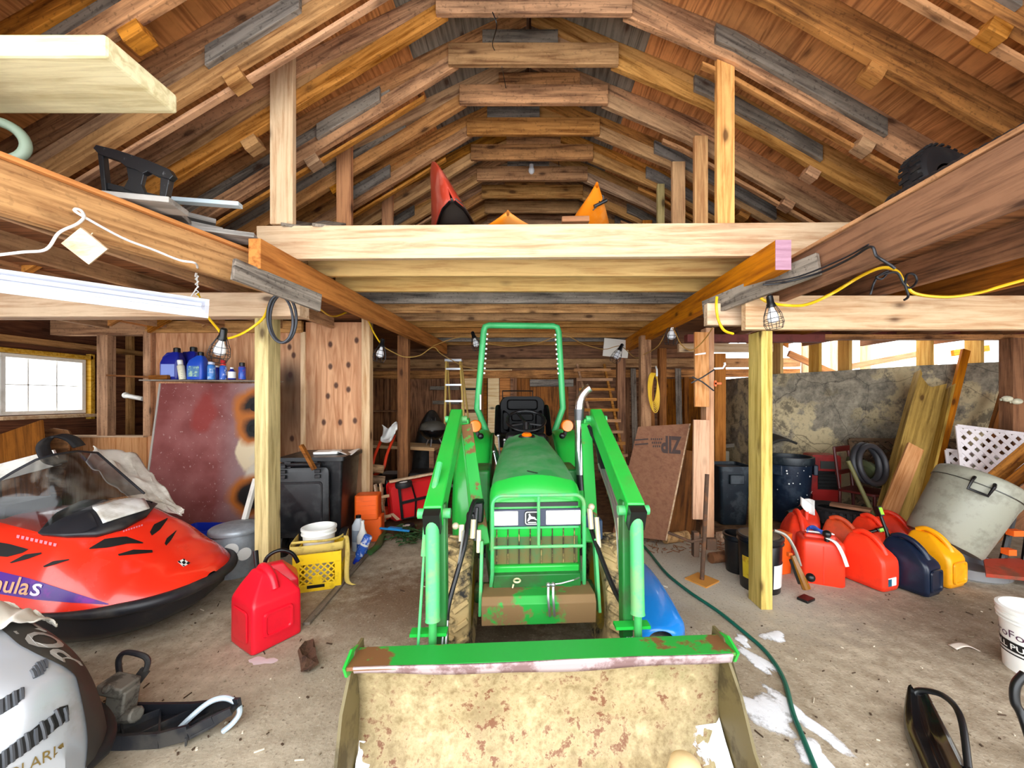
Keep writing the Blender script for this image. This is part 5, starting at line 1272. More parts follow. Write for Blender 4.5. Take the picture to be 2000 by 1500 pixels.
# fuel cans
FR = paint('orange red fuel can', '#f23a1c', .4, dirt='#c22a12', amt=.4, sc=4)
FRD = paint('older orange fuel can', '#d9481c', .45, dirt='#a8461f', amt=.5, sc=6)
FB = paint('navy fuel can', '#101d33', .3, dirt='#26364f', amt=.4); FY = paint('yellow fuel can', '#f5a60f', .35, dirt='#c77f0c', amt=.4, sc=5)
TAGG = paint('lime green clip', '#8fe01e', .4)
def spout(M, p0, p1, parent, tagged=True, r=.014):
    a, b = M @ V(*p0), M @ V(*p1)
    s = MB().tube([a, a.lerp(b, .2), b], [r*2, r, r*.9], 10).build('spout', BLACK, parent)
    d = (b-a).normalized(); fm = frame(a.lerp(b, .85), d, (0, -1, .3))
    MB().box((0, 0, 0), (.085, .034, .05), fm).build('spout_head', BLACK, s, bevel=.004)
    if tagged: MB().box((0, -.019, 0), (.06, .004, .036), frame(a.lerp(b, .85), d, (0, 0, 1))).box((0, 0, .027), (.06, .026, .004), fm).build('green_clip', TAGG, s)
def squarecan(name, label, c, rz, L, Wd, H, mat):
    t = thing(name, label, 'fuel can', c, rz); M = wmat(t)
    secs = [[(x*k, y*k, z) for x, y in rbox(L/2, Wd/2, .035, 4)] for z, k in ((0, .95), (.012, 1), (H*.9, 1), (H*.97, .95), (H, .85))]
    MB().loft(secs, M).build('can_body', mat, t, smooth=50)
    MB().box((0, -Wd/2-.001, H*.47), (.006, .004, H*.85), M).build('mould_seam', mat, t)
    MB().loft([[(x*k, y*k, H*.985+h) for x, y in rbox(L*.38, .035, .02)] for k, h in ((1, 0), (.95, .025), (.8, .03))], M).build('top_ridge', mat, t, smooth=50)
    return t, M
c = at(1600, 3.38); t, M = squarecan('fuel_can', 'square red fuel can with a black cap and a white strap', c, -.42, .31, .27, .37, FR)
MB().ball((0, 0, 0), .034, M=M @ T3(.03, -.10, .43)).tube([M @ V(.03, -.10, .36), M @ V(.03, -.10, .42)], .02, 8).build('cap', BLACK, t)
ribbon('white_strap', [M @ V(.03, -.11, .40), M @ V(.08, -.15, .38), M @ V(.12, -.165, .30), M @ V(.15, -.17, .20)], .035, WHITEP, t, up=(1, .2, 0))
ribbon('white_strap', [M @ V(-.10, .0, .41), M @ V(.0, -.03, .42), M @ V(.10, .0, .41)], .03, WHITEP, t, up=(0, 1, .2))
MB().grid(lambda u, v: M @ V(-.09+.13*u, -.02+.05*math.sin(u*6)+.05*v, .40+.05*math.sin(u*3.1)*(1-v*.5)+.015*math.sin(v*9+u*5)), 14, 8).build('blue_rag', paint('blue rag', '#3763c9', .8), t, 60, solid=.008)
def roofcan(label, c, rz, mat, L=.36, Wd=.24, H=.38, label_sticker=False, grip=True, recess=True):
    """fuel can whose top slopes from the tall grip end down to the front; the front carries a moulded recess"""
    t = thing('fuel_can', label, 'fuel can', c, rz); M = wmat(t)
    def sec(z, x0, x1, hy, r=.3): 
        hx = (x1-x0)/2; cx = (x0+x1)/2
        return [(x+cx, y, z) for x, y in rbox(hx, hy, min(hx, hy)*r, 4)]
    secs = [sec(0, -L*.46, L*.46, Wd*.45), sec(.012, -L*.5, L*.5, Wd*.5), sec(H*.55, -L*.5, L*.5, Wd*.5), sec(H*.64, -L*.5, L*.47, Wd*.5), sec(H*.76, -L*.47, L*.33, Wd*.42, .35), sec(H*.88, -L*.44, L*.16, Wd*.30, .4), sec(H*.97, -L*.40, L*.02, Wd*.20, .45), sec(H, -L*.34, -L*.04, Wd*.13, .45)]
    b = MB().loft(secs, M).build('can_body', mat, t, smooth=50, sub=1)
    if grip: MB().tube([M @ p for p in smooth_path([(L*.36, 0, H*.70), (L*.26, 0, H*.86), (L*.08, 0, H*1.0), (-L*.15, 0, H*1.06), (-L*.32, 0, H*1.0)], 5)], .022, 10).build('handle', mat, t, smooth=60)
    if recess:
        MB().loft([[(L*.503+o, y*k, H*.33+z*k) for y, z in rbox(Wd*.38, H*.22, .03)] for k, o in ((1.0, 0), (.97, .010), (.84, .010), (.78, -.001))], M).build('front_emboss', mat, t, smooth=50)
    if label_sticker:
        MB().box((L*.505, -.01, H*.22), (.004, Wd*.45, H*.16), M).build('sticker', WHITEP, t); MB().box((L*.508, -.04, H*.21), (.003, Wd*.18, H*.14), M).build('sticker_picture', paint('sticker picture', '#1f5f7c', .4, dirt='#0d2736', amt=.8, sc=20), t)
    return t, M
t, M = roofcan('red fuel can with a small picture sticker on its front', at(1697, 3.30), -1.25, FR, .34, .21, .41, True, recess=False)
t, M = roofcan('navy blue fuel can with a tall black spout and green clip', at(1775, 3.22), -1.20, FB, .34, .21, .40)
spout(M, (-.13, .0, .36), (-.23, .02, .62), t)
t, M = roofcan('yellow fuel can beside the navy blue one', at(1822, 3.36), -1.25, FY, .34, .235, .41)
t, M = roofcan('red fuel can standing closest behind the black oil bucket', at(1560, 3.72), -1.9, FR, .34, .25, .46, recess=False)
t, M = roofcan('red fuel can at the back with the white rag on it', at(1575, 4.10), -2.2, FR, .34, .24, .46, recess=False)
MB().grid(lambda u, v: M @ V(-.05+.16*u+.02*math.sin(v*7), -.05+.12*v, .48+.08*u*math.sin(u*3+v*2)+.02*math.sin(u*11)), 12, 9).build('white_rag', WHITEP, t, 60, solid=.006)
spout(M, (-.02, .0, .44), (.16, -.16, .38), t, False, .022)
t, M = roofcan('older orange fuel can lying behind the square red one', at(1645, 3.80), -.9, FRD, .30, .22, .38, recess=False)
spout(M, (.13, .0, .28), (.30, .12, .36), t)
t, M = roofcan('red fuel can behind the one with the picture sticker', at(1704, 3.80), -1.3, FR, .30, .26, .40, recess=False)
t, M = roofcan('last red fuel can, next to the tilted grey barrel', at(1745, 3.98), -1.0, FR, .30, .22, .38, recess=False)
# amber scoop with grey tube
t = thing('suction_pump', 'black and amber plastic hand pump with a bent grey tube leaning by the square can', 'pump', at(1552, 3.12))
AMB = clear('amber plastic', '#8a5a1a', .85, .15)
MB().tube(smooth_path([W(1512, 1036, 3.12), W(1535, 1046, 3.10), W(1552, 1072, 3.08), W(1563, 1105, 3.06)], 5), .013, 8).build('bent_tube', paint('grey tube', '#8f8b80', .3, .3), t)
MB().tube([W(1548, 1085, 3.06), W(1575, 1150, 3.00)], [.018, .032], 10).build('amber_body', AMB, t)
MB().bar(W(1548, 1092, 3.06), W(1566, 1140, 3.02), .03, .05).build('black_frame', BLACK, t, bevel=.004); MB().box((0, 0, 0), (.11, .08, .02), T3(*at(1574, 3.02, .012)) @ rotz(.5)).build('pump_foot', BLACK, t, bevel=.004); MB().ball(W(1583, 1128, 3.02), .034).build('pump_knob', BLACK, t)
MB().box((0, 0, 0), (.03, .03, .03), T3(*W(1542, 1083, 3.10))).build('orange_clip', OR, t)
tag(MB().loft([[(x, y, z) for x, y in rbox(.11, .07, .03)] for z in (.30, .36)], T3(*at(1519, 3.52)) @ rotz(.3)).loft([[(x*.9, y*.9, z) for x, y in rbox(.11, .07, .03)] for z in (.0, .31)], T3(*at(1519, 3.52)) @ rotz(.3)).build('orange_box', OR, None, 30, .004), 'orange plastic box behind the black oil bucket', 'box')
# tilted grey barrel
BAR = paint('grey green plastic barrel', '#9c9c8c', .45, dirt='#6f6d5e', amt=.5, sc=5)
bc = at(1840, 3.55, .26); M = T3(*bc) @ Matrix.Rotation(.50, 4, 'Y') @ Matrix.Rotation(.06, 4, 'X') @ Matrix.Diagonal((.86, .86, .80, 1))
t = thing('barrel', 'grey plastic barrel tilted over against the lumber', 'barrel', M=M)
MB().lathe([(.001, .0), (.295, .0), (.31, .03), (.335, .62), (.345, .68), (.345, .70), (.352, .705), (.352, .80), (.34, .83), (.30, .855), (.001, .87)], 40, M, cap=(False, False)).build('barrel_body', BAR, t, smooth=40)
MB().lathe([(.356, .702), (.356, .71), (.350, .712)], 40, M, cap=(False, False)).build('lid_seam', BLACK, t)
hm = M @ rotz(-2.35) @ T3(.34, 0, .66)
MB().tube([hm @ V(*p) for p in ((.0, -.07, .10), (.035, -.075, .06), (.04, -.07, -.05), (.04, .07, -.05), (.035, .075, .06), (.0, .07, .10))], .013, 8).build('handle', BLACK, t)
tag(MB().lathe([(.28, 0), (.30, .02), (.30, .10), (.27, .10), (.26, .02), (.001, .02)], 32, T3(*at(1880, 3.55))).build('metal_tub', paint('shiny tin tub', '#b9bec4', .25, .7), None, 40), 'low shiny metal tub on the floor in front of the grey barrel', 'tub')
# dark bins and stored things against the concrete wall
DB = paint('dark teal bin', '#15212a', .4, dirt='#4b5358', amt=.5, sc=8); DBB = paint('dark blue bin', '#122236', .4, dirt='#3f4d5c', amt=.5, sc=7)
t = thing('square_bin', 'dark square refuse bin standing between the pale post and the yellow post', 'bin', at(1422, 5.0)); M = wmat(t)
MB().loft([[(x*k, y*k, z) for x, y in rbox(.20, .20, .05)] for z, k in ((0, .8), (.70, 1), (.70, .92), (.05, .72))], M).build('bin_body', DB, t, smooth=40)
MB().loft([[(x*k, y*k, z) for x, y in rbox(.215, .215, .05)] for z, k in ((.68, 1), (.74, 1.02), (.74, .93), (.70, .93))], M).build('bin_rim', DB, t, smooth=40)
MB().box((.0, -.215, .58), (.18, .04, .12), M).build('handle', DB, t, bevel=.01)
t = thing('round_bin', 'big round dark blue refuse bin in front of the concrete wall', 'bin', V(3.42, 5.04, 0)); M = wmat(t)
MB().lathe([(.20, 0), (.21, .02), (.25, .80), (.235, .80), (.19, .04), (.001, .04)], 32, M, cap=(True, False)).build('bin_body', DBB, t, smooth=40)
MB().lathe([(.252, .74), (.27, .75), (.275, .80), (.27, .84), (.245, .84), (.24, .79)], 32, M, cap=(False, False)).build('bin_rim', DB, t, smooth=40)
for a in (-.45, -2.7): MB().box((.27, 0, .68), (.05, .16, .13), M @ rotz(a)).build('handle', DBB, t, bevel=.01)
m = MB(); rr = random.Random(5)
for k in range(26):
    a = -PI/2+rr.gauss(0, .6); z = rr.uniform(.2, .8); m.ball((.214+.05*z/.8, 0, z), rr.uniform(.004, .011), (.3, 1, 1), 6, M @ rotz(a))
m.build('paint_speck', WHITEP, t)
t = thing('heater', 'dark red portable heater with a grille beside the round blue bin', 'heater', at(1604, 5.15)); M = wmat(t) @ rotz(-.2)
HR = paint('dark red enamel', '#a31f1c', .4, dirt='#4a1210', amt=.5)
MB().loft([[(x, -.12+y, z+.58) for x, z in rbox(.17, .27, .04)] for y in (0, .24)], M).box((0, 0, .15), (.30, .2, .32), M).build('heater_case', HR, t, smooth=30)
m = MB().box((.02, -.125, .52), (.24, .01, .24), M)
m.build('grille', HOLE, t)
m = MB()
for k in range(5): m.box((.02, -.132, .43+k*.045), (.24, .006, .01), M)
m.build('grille_bar', BLACK, t); MB().box((.03, -.126, .72), (.2, .008, .10), M).build('dial_panel', paint('dial panel', '#3a3c38', .4), t)
t = thing('wooden_chair', 'dark red wooden chair with a green cushion against the concrete wall', 'chair', at(1688, 4.72), .5); M = wmat(t)
CH = paint('dark red varnish', '#5a1a16', .4)
MB().loft([[(x, y, z) for x, y in rbox(.21, .20, .05)] for z in (.44, .47)], M).build('seat', CH, t, bevel=.005)
for x in (-.18, .18):
    MB().tube([M @ V(x, -.17, 0), M @ V(x*.95, -.16, .44)], .018, 8).build('leg', CH, t)
    MB().tube([M @ V(x, .18, 0), M @ V(x*.97, .18, .45), M @ V(x, .24, .98)], .018, 8).build('leg', CH, t)
MB().bar(M @ V(-.19, .235, .95), M @ V(.19, .235, .95), .03, .07).build('backrest', CH, t, bevel=.005); MB().bar(M @ V(-.19, .21, .66), M @ V(.19, .21, .66), .025, .05).build('back_rail', CH, t)
tag(MB().loft([[(x*k, y*k, z) for x, y in rbox(.20, .18, .07)] for z, k in ((0, .9), (.04, 1), (.09, .85))], T3(*(M @ V(-.05, .0, .67))) @ Matrix.Rotation(.9, 4, 'Y') @ rotz(.3)).build('cushion', paint('olive green cushion', '#454a2c', .9, bump=.3), None, 60), 'olive green cushion propped on the dark red chair', 'cushion')
tag(MB().torus((0, 0, 0), .21, .035, T3(*W(1692, 905, 4.42)) @ Matrix.Rotation(PI/2-.2, 4, 'X') @ Matrix.Rotation(.3, 4, 'Y'), 36, 10).torus((0, 0, 0.05), .215, .03, T3(*W(1695, 908, 4.42)) @ Matrix.Rotation(PI/2-.2, 4, 'X') @ Matrix.Rotation(.3, 4, 'Y'), 36, 10).build('hose_coil', paint('grey black hose', '#2c2c30', .5), None, 60), 'coil of dark hose hanging on the dark red chair', 'hose')
def tire(name, label, M, R0, r, sx=1.0, lug=30):
    t = thing(name, label, 'tire', M=M)
    w = r*1.0
    m = MB().lathe([(R0-r, -w*.7), (R0-r*.4, -w), (R0+r*.5, -w*.95), (R0+r, -w*.55), (R0+r, w*.55), (R0+r*.5, w*.95), (R0-r*.4, w), (R0-r, w*.7)], 48, M, cap=(False, False))
    for i in range(lug):
        for s in (-1, 1):
            m.box((R0+r*1.02, 0, s*w*.45), (r*.16, (R0+r)*PI/lug*.9, w*.75), M @ rotz(2*PI*(i+(.5 if s > 0 else 0))/lug))
    m.build('tire_body', RUBBER, t, 30)
    return t
tire('tire', 'black ribbed tire lying flat behind the back row of red cans', T3(3.45, 4.42, .10), .215, .085)
tire('tire', 'second black tire stacked on the one behind the red cans', T3(3.50, 4.43, .275), .215, .08)
tag(MB().tube([W(1656, 900, 4.32), W(1732, 1062, 4.15)], .022, 8).build('olive_stick', paint('olive painted stick', '#6a673c', .6), None, 50), 'olive painted stick leaning on the dark red chair', 'stick')
tag(beam('old_plank', HZ(1622, 984, .385), HZ(1702, 997, .385), .12, .03, M_BROWN), 'brown plank lying across the stacked tires', 'plank')
tag(beam('wood_shelf', W(1400, 870, 6.6), W(1500, 858, 6.6), .35, .06, M_GRAYW), 'grey shelf board with red paint marks at the back behind the yellow post', 'shelf')
tag(MB().box((0, 0, .17), (.36, .2, .34), T3(*at(1398, 6.5, 0)+V(0, 0, .38))).box((0, 0, .19), (.32, .18, .38), T3(*at(1398, 6.5))).build('white_crate', paint('dingy white box', '#b3ac98', .7), None, 0, .01), 'dingy white box standing under the grey shelf', 'box')
tag(MB().tube([W(1455, 842, 6.4), W(1475, 828, 6.3)], .07, 14).build('log_round', M_PALE, None, 40), 'round pale log end lying on the grey shelf', 'log')
tag(MB().grid(lambda u, v: W(1505, 868, 5.2)+V(.36*u, .3*v, .06*math.sin(u*3)+.05*v), 12, 8).build('dark_mat', paint('dark folded mat', '#2c2a27', .8), None, 60, solid=.03), 'dark folded mat lying behind the round blue bin', 'mat')
# leaning lumber
TRO = wood('treated yellow-green board', '#b3924e', '#735826', stain=.25, knots=.15, vary=.08)
a, b = W(1742, 1045, 4.25), W(1822, 735, 5.02); d = (b-a); Ln = d.length
t = thing('trough', 'long yellow-green wooden trough leaning on the concrete wall with a notched top', 'trough', a)
fm = frame(a, d, (-.1, -1, .4)); wi = .17
def bm_local(o, m): 
    return o
PXY = fm
def trpart(name, poly, z0, z1, mat):
    o = MB().prism(poly, z0, z1).build(name, mat, t, 0, .003, M=wmat(t).inverted() @ fm); return o
trpart('back_board', [(0, -wi), (Ln-.02, -wi), (Ln-.17, -.02), (Ln-.17, .02), (Ln-.02, wi), (0, wi)], -.02, 0, TRO)
trpart('side_board', [(0, -wi-.03), (Ln-.05, -wi-.03), (Ln-.12, -wi), (0, -wi)], -.02, .09, TRO)
trpart('side_board', [(0, wi), (Ln-.12, wi), (Ln-.05, wi+.03), (0, wi+.03)], -.02, .09, TRO)
a2, b2 = W(1728, 1022, 4.10), W(1788, 872, 4.42)
tag(beam('short_board', a2, b2, .16, .03, M_PLYB, up=(-.1, -1, .4)), 'shorter pinkish board resting inside the wooden trough', 'board')
tag(beam('long_batten', W(1806, 1010, 4.62), W(1886, 684, 5.12), .09, .04, M_ORANGE, up=(-.1, -1, .3)), 'long orange-brown batten leaning on the top of the concrete wall', 'batten')
def lattice(name, label, o, ux, uy, w, h, pitch, sw, th, mat):
    t = thing(name, label, 'lattice', o); fm = frame(o, ux, Vector(ux).cross(Vector(uy)))
    m = MB()
    for sg, z in ((1, 0), (-1, th)):
        k = -h
        while k < w:
            pts = []
            for i in range(2):
                pass
            # strip along (1, sg) clipped to the rectangle
            x0, y0 = k, 0 if sg > 0 else h
            t0 = max(0, -x0); t1 = min(h, w-x0)
            if t1-t0 > .03:
                p = fm @ V(x0+t0, (y0+sg*t0), z); q = fm @ V(x0+t1, (y0+sg*t1), z)
                m.bar(p, q, sw, th, fm.to_3x3() @ V(0, 0, 1))
            k += pitch
    m.build('lattice_strips', mat, t, 0)
    f = MB()
    for p, q in (((0, 0), (w, 0)), ((0, h), (w, h)), ((0, 0), (0, h)), ((w, 0), (w, h))): f.bar(fm @ V(*p, th), fm @ V(*q, th), sw*.9, th*2, fm.to_3x3() @ V(0, 0, 1))
    f.build('lattice_frame', mat, t, 0)
    return t
o = W(1668, 1000, 5.05); lattice('lattice_panel', 'weathered brown wooden lattice leaning on the concrete wall behind the trough', o, (1, -.12, 0), (0, .10, 1), 1.35, .95, .13, .045, .012, wood('old lattice wood', '#6f553c', '#33261a', stain=.4, knots=0))
WL = paint('white plastic lattice', '#e9e2e4', .5, dirt='#b3a7a4', amt=.4)
o = W(1884, 985, 4.22); lattice('lattice_panel', 'white plastic lattice panel leaning tilted by the brown square post', o, (.92, -.1, -.12), (.18, .22, .95), .80, .88, .125, .042, .006, WL)
o = W(1862, 1000, 4.33); lattice('lattice_panel', 'second white lattice panel set behind the first and lower', o, (.92, -.1, -.10), (.18, .22, .95), .78, .70, .125, .042, .006, WL)
tag(beam('brown_board', W(1880, 985, 4.10), W(2040, 850, 4.0), .12, .03, M_RAFT, up=(0, -1, 1)), 'brown board lying across the front of the white lattice', 'board')
for k, lab in enumerate(('topmost dark board of the leaning pile below the brown board', 'second dark board of the leaning pile behind the grey barrel', 'lowest dark board of the leaning pile behind the grey barrel')):
    tag(beam('dark_board', W(1890+k*16, 1010+k*26, 3.98-k*.10), W(2050+k*6, 885+k*34, 3.86-k*.10), .11, .028, M_DARK, up=(0, -1, 1)), lab, 'board')
tag(beam('leaning_pole', W(1905, 960, 4.75), W(1962, 770, 4.9), .10, .05, M_DARK, up=(0, -1, 0)), 'dark pole leaning by the cream insulators', 'pole')
for px, py, lab in ((1967, 779, 'cream ceramic knob on the brown post, the smaller one'), (1986, 784, 'cream ceramic knob at the outer side of the brown post')):
    tag(MB().ball(W(px, py, 4.44), .045, (1.2, 1, .8)).tube([W(px, py, 4.44), W(px-14, py+2, 4.47)], .014, 8).build('ceramic_knob', CREAM, None, 60), lab, 'insulator')
# red barrow at the frame edge
t = thing('hand_cart', 'red steel hand cart with a black frame beside the tilted grey barrel', 'cart', at(1985, 3.35))
MB().prism([(-.36, -.12), (.7, -.35), (.8, .15), (-.1, .12)], 0, .03, T3(*at(1975, 3.30, .12)) @ Matrix.Rotation(.10, 4, 'X')).build('cart_plate', paint('worn red plate', '#a83a22', .5, dirt='#6b4632', amt=.8, sc=5), t)
MB().tube([at(1958, 3.45, .13), at(1990, 3.5, .75)], .025, 8).tube([at(2000, 3.4, .10), at(2020, 3.45, .75)], .025, 8).build('cart_frame', BLACK, t)
MB().box((0, 0, 0), (.09, .06, .05), T3(*at(1982, 3.4, .40))).build('orange_clip', OR, t); MB().box((0, 0, 0), (.07, .06, .05), T3(*at(1970, 3.38, .24))).build('orange_clip', OR, t)
MB().lathe([(.06, -.03), (.11, -.03), (.12, 0), (.11, .03), (.06, .03)], 24, T3(*at(1995, 3.25, .121)) @ Matrix.Rotation(PI/2, 4, 'Y') @ T3(0, 0, .35)).build('wheel', RUBBER, t)
# white joint compound bucket
c = at(2028, 2.22); t, M = pail('compound_bucket', 'white plastic bucket with black lettering at the frame edge', c, .132, .152, .36, WHITEP)
for k in range(2): MB().lathe([(.150, .28+k*.035), (.158, .285+k*.035), (.158, .292+k*.035), (.150, .297+k*.035)], 28, M, cap=(False, False)).build('rib', WHITEP, t)
def cyl(x, y, o=.0025, a0=-4.15): 
    r = .133+.02*(y/.38)+o; a = a0+x/r; return M @ V(r*math.cos(a), r*math.sin(a), y)
m = MB(); m.grid(lambda u, v: cyl(.42*u, .118+.055*v, .0015), 30, 3); m.grid(lambda u, v: cyl(.42*u, .098+.008*v, .0015), 30, 2); m.build('label_band', HOLE, t)
m = MB(); lettering(m, 'ALL PURPOSE', None, width=.33, height=.032, bold=.02, fn=lambda x, y: cyl(x+.02, y+.129, .003)); m.build('band_lettering', WHITEP, t, 0)
m = MB(); lettering(m, 'ProForm', None, width=.26, height=.042, fn=lambda x, y: cyl(x+.02, y+.195, .003)); m.build('name_lettering', paint('maroon ink', '#4a2440', .5), t, 0)
# black ski with its loop at the bottom
def ski_at(name, label, tip, tail, hw=.07):
    d = (tail-tip); t = thing(name, label, 'ski', tip); fm = frame(V(tip.x, tip.y, 0), V(-d.x, -d.y, 0))   # local +X points to the tip
    n = 16; L = d.length; m = MB()
    secs = []
    for i in range(n):
        f = i/(n-1); x = -L*(1-f); z = .012+.09*max(0, (f-.62)/.38)**2; w = hw*(1-.55*max(0, (f-.6)/.4)**2)
        secs.append([(x, w*y, z+h) for y, h in ((-1, 0), (-1, .02), (-.85, .042), (-.62, .05), (-.4, .036), (-.2, .018), (0, .016), (.2, .018), (.4, .036), (.62, .05), (.85, .042), (1, .02), (1, 0))])
    m.loft(secs, fm).build('ski_blade', paint('gloss black ski', '#0c0c0e', .2, coat=.5), t, smooth=50)
    MB().tube([fm @ p for p in smooth_path([(-.01, hw*.3, .10), (.0, -hw*.1, .135), (-.05, -hw*.9, .17), (-.18, -hw*1.15, .17), (-.34, -hw*.9, .06)], 6)], .013, 8).build('ski_loop', BLACK, t, smooth=60)
    return t
ski_at('snow_ski', 'glossy black snowmobile ski with a loop lying at the bottom edge on the concrete', G(1792, 1400), G(1880, 1600), .085)
t = tag(MB().tube(smooth_path([W(2002, 1316, 1.75), W(1984, 1338, 1.75), W(1983, 1372, 1.74), W(1998, 1402, 1.72), W(2030, 1500, 1.65)], 6), .017, 8).build('black_bar', BLACK, None, 60), 'bent black bar at the edge of the frame beside the white bucket', 'bar')
# rusty jack, plywood sheet, log and blocks
RUST = paint('rusty iron', '#5d4535', .8, .3, dirt='#8a5a3a', amt=.7, sc=10, bump=.3)
b = G(1371, 1134); t = thing('jack_stand', 'rusty iron rod standing on an orange square plate with a cross bar', 'jack', b)
MB().tube([b+V(0, 0, .01), W(1376, 1040, 3.40), W(1381, 926, 3.46)], .019, 10).build('rod', RUST, t)
MB().box((0, 0, .006), (.20, .20, .012), T3(*b) @ rotz(.6)).build('base_plate', paint('orange wooden plate', '#c98a3c', .7), t)
MB().tube([W(1305, 1040, 3.55), W(1350, 1058, 3.42), W(1376, 1052, 3.40)], .013, 8).build('cross_bar', RUST, t)
MB().box((0, 0, 0), (.05, .06, .22), T3(*W(1358, 1062, 3.44))).box((0, 0, 0), (.09, .05, .10), T3(*W(1388, 1062, 3.44))).build('bracket', RUST, t, bevel=.005)
tag(MB().tube([G(1388, 1090, .05), G(1445, 1083, .05)], .05, 12).build('rusty_log', paint('reddish bark', '#8a5a38', .9, dirt='#4a3020', amt=.8, sc=10, bump=.5), None, 50), 'short reddish log lying between the jack and the black bucket', 'log')
tag(MB().tube([G(1298, 1052, .06), G(1342, 1046, .06)], .055, 12).build('cut_log', paint('pale cut log', '#c79d68', .8, dirt='#7b5936', amt=.8, sc=10), None, 50), 'pale cut log lying by the foot of the brown plywood sheet', 'log')
tag(MB().box((0, 0, .045), (.10, .08, .09), T3(*G(1410, 1056)) @ rotz(.3)).build('wood_block', M_PALE, None, 0, .004), 'small pale wood block by the pale support post', 'wood block')
m = MB(); rr = random.Random(8)
for k in range(90):
    p = G(rr.uniform(1262, 1440), rr.uniform(1048, 1082)); a = rr.random()*PI; l = rr.uniform(.03, .09)
    m.bar(p+V(0, 0, .006), p+V(l*math.cos(a), l*math.sin(a), .012), .006, .005)
tag(m.build('wood_litter', M_BROWN, None, 0), 'wood chips and bark littered at the foot of the plywood sheet', 'litter', kind='stuff')
TL, TR, BR = W(1247, 834, 4.75), W(1347, 828, 4.38), W(1300, 1056, 4.05)
ex = (TR-TL); ey = (TL-(TR)+(BR-TL)*0+ (TL-TR)*0) if False else (TR-BR)
fm = frame(BR, TL-TR, (TL-TR).cross(ey)); wq = ex.length; inv = fm.inverted()
h = inv @ TR
t = thing('plywood_sheet', 'brown plywood sheet with dark stencilled letters leaning by the tractor arm', 'sheet', BR)
SH = wood('brown smooth sheet', '#96694f', '#7f5440', 'Y', knots=0, stain=.15, vary=0, ring=.3)
MB().prism([(0, 0), (wq, 0), (wq+h.x, h.y), (h.x, h.y)], -.009, .009, fm).build('sheet_face', SH, t, 0)
MB().prism([(-.012, 0), (-.001, 0), (h.x-.001, h.y), (h.x-.012, h.y)], -.010, .010, fm).build('sheet_edge', M_PALE, t, 0)
INK = paint('stencil ink', '#4c3c38', .8)
zz = -.0105 if (fm.to_3x3() @ V(0, 0, 1)).y > 0 else .0105
def onsheet(px, py):
    """point of the sheet seen at a pixel"""
    n = fm.to_3x3() @ V(0, 0, 1); o = V(0, 0, EYE); r = (W(px, py, 1)-o); k = (BR+n*zz-o).dot(n)/r.dot(n); return o+r*k
m = MB(); lettering(m, 'ZIP', None, width=40, height=34, bold=.04, fn=lambda x, y: onsheet(1331-x, 853+y-x*.06)); m.build('stencil', INK, t, 0)
m = MB()
for r_ in range(3):
    for k in range(6-r_):
        p0 = (1271+k*4+r_*2, 856+r_*7); m.add([onsheet(*q) for q in ((p0[0], p0[1]), (p0[0]+2.6, p0[1]-.3), (p0[0]+2.6, p0[1]+3.5), (p0[0], p0[1]+3.8))], [(0, 1, 2, 3)])
for r_ in range(2): m.add([onsheet(*q) for q in ((1240, 858+r_*9), (1266, 856+r_*9), (1266, 859+r_*9), (1240, 861+r_*9))], [(0, 1, 2, 3)])
m.build('small_print', INK, t, 0)
tag(beam('dark_sheet', W(1326, 1042, 4.52), W(1345, 880, 4.72), .34, .02, M_DARK, up=(.3, 1, 0)), 'dark board standing between the plywood sheet and the pale post', 'board')
# sled, hose, snow
def sledf(u, v):
    y = 2.44+1.46*u; a = PI*v
    w = .20*min(1, (u+.02)*9)**.5*(1-.28*u**2); cx = .84+.10*u
    nose = max(0, 1-u*9)
    h = .19*(math.sin(PI*min(1, .12+u*.95)))**.6*(1-.25*u)
    return V(cx+w*math.cos(a)*(1.0), y, .004+h*max(math.sin(a), 0)**.55)
tag(MB().grid(sledf, 40, 24).build('sled', paint('bright blue plastic', '#1187e6', .25, coat=.4), None, 70, solid=.006), 'bright blue plastic sled lying upside down beside the tractor wheel', 'sled')
hp = [(1238, 1048), (1265, 1075), (1300, 1118), (1345, 1155), (1400, 1192), (1445, 1228), (1495, 1272), (1530, 1325), (1548, 1390), (1568, 1440), (1600, 1520)]
tag(MB().tube(smooth_path([G(px, py, .013)+V(0, 0, 0) for px, py in hp], 6), .0125, 8).build('garden_hose', paint('dark green hose', '#13604f', .35), None, 60), 'dark green garden hose running across the concrete', 'hose')
def snow_patch(label, px, py, rx, ry, seed, rot=0.0, mat=None, h=.008):
    rr = random.Random(seed); n = 40; c = G(px, py)
    ph = [rr.random()*6.3 for _ in range(5)]
    def R_(a): return 1+.22*math.sin(2*a+ph[0])+.16*math.sin(3*a+ph[1])+.09*math.sin(5*a+ph[2])+.04*math.sin(9*a+ph[3])+.02*math.sin(14*a+ph[4])
    m = MB(); rings = ((1, .0015), (.8, h*.7), (.45, h), (.01, h*1.1)); vs = []
    for k, z in rings:
        for i in range(n):
            a = 2*PI*i/n; x, y = rx*k*R_(a)*math.cos(a), ry*k*R_(a)*math.sin(a)
            vs.append(c+V(x*math.cos(rot)-y*math.sin(rot), x*math.sin(rot)+y*math.cos(rot), z))
    fs = [(r_*n+i, r_*n+(i+1) % n, (r_+1)*n+(i+1) % n, (r_+1)*n+i) for r_ in range(3) for i in range(n)]
    m.add(vs, fs)
    return tag(m.build('snow_patch', mat or MELT, None, 60), label, 'snow', kind='stuff')
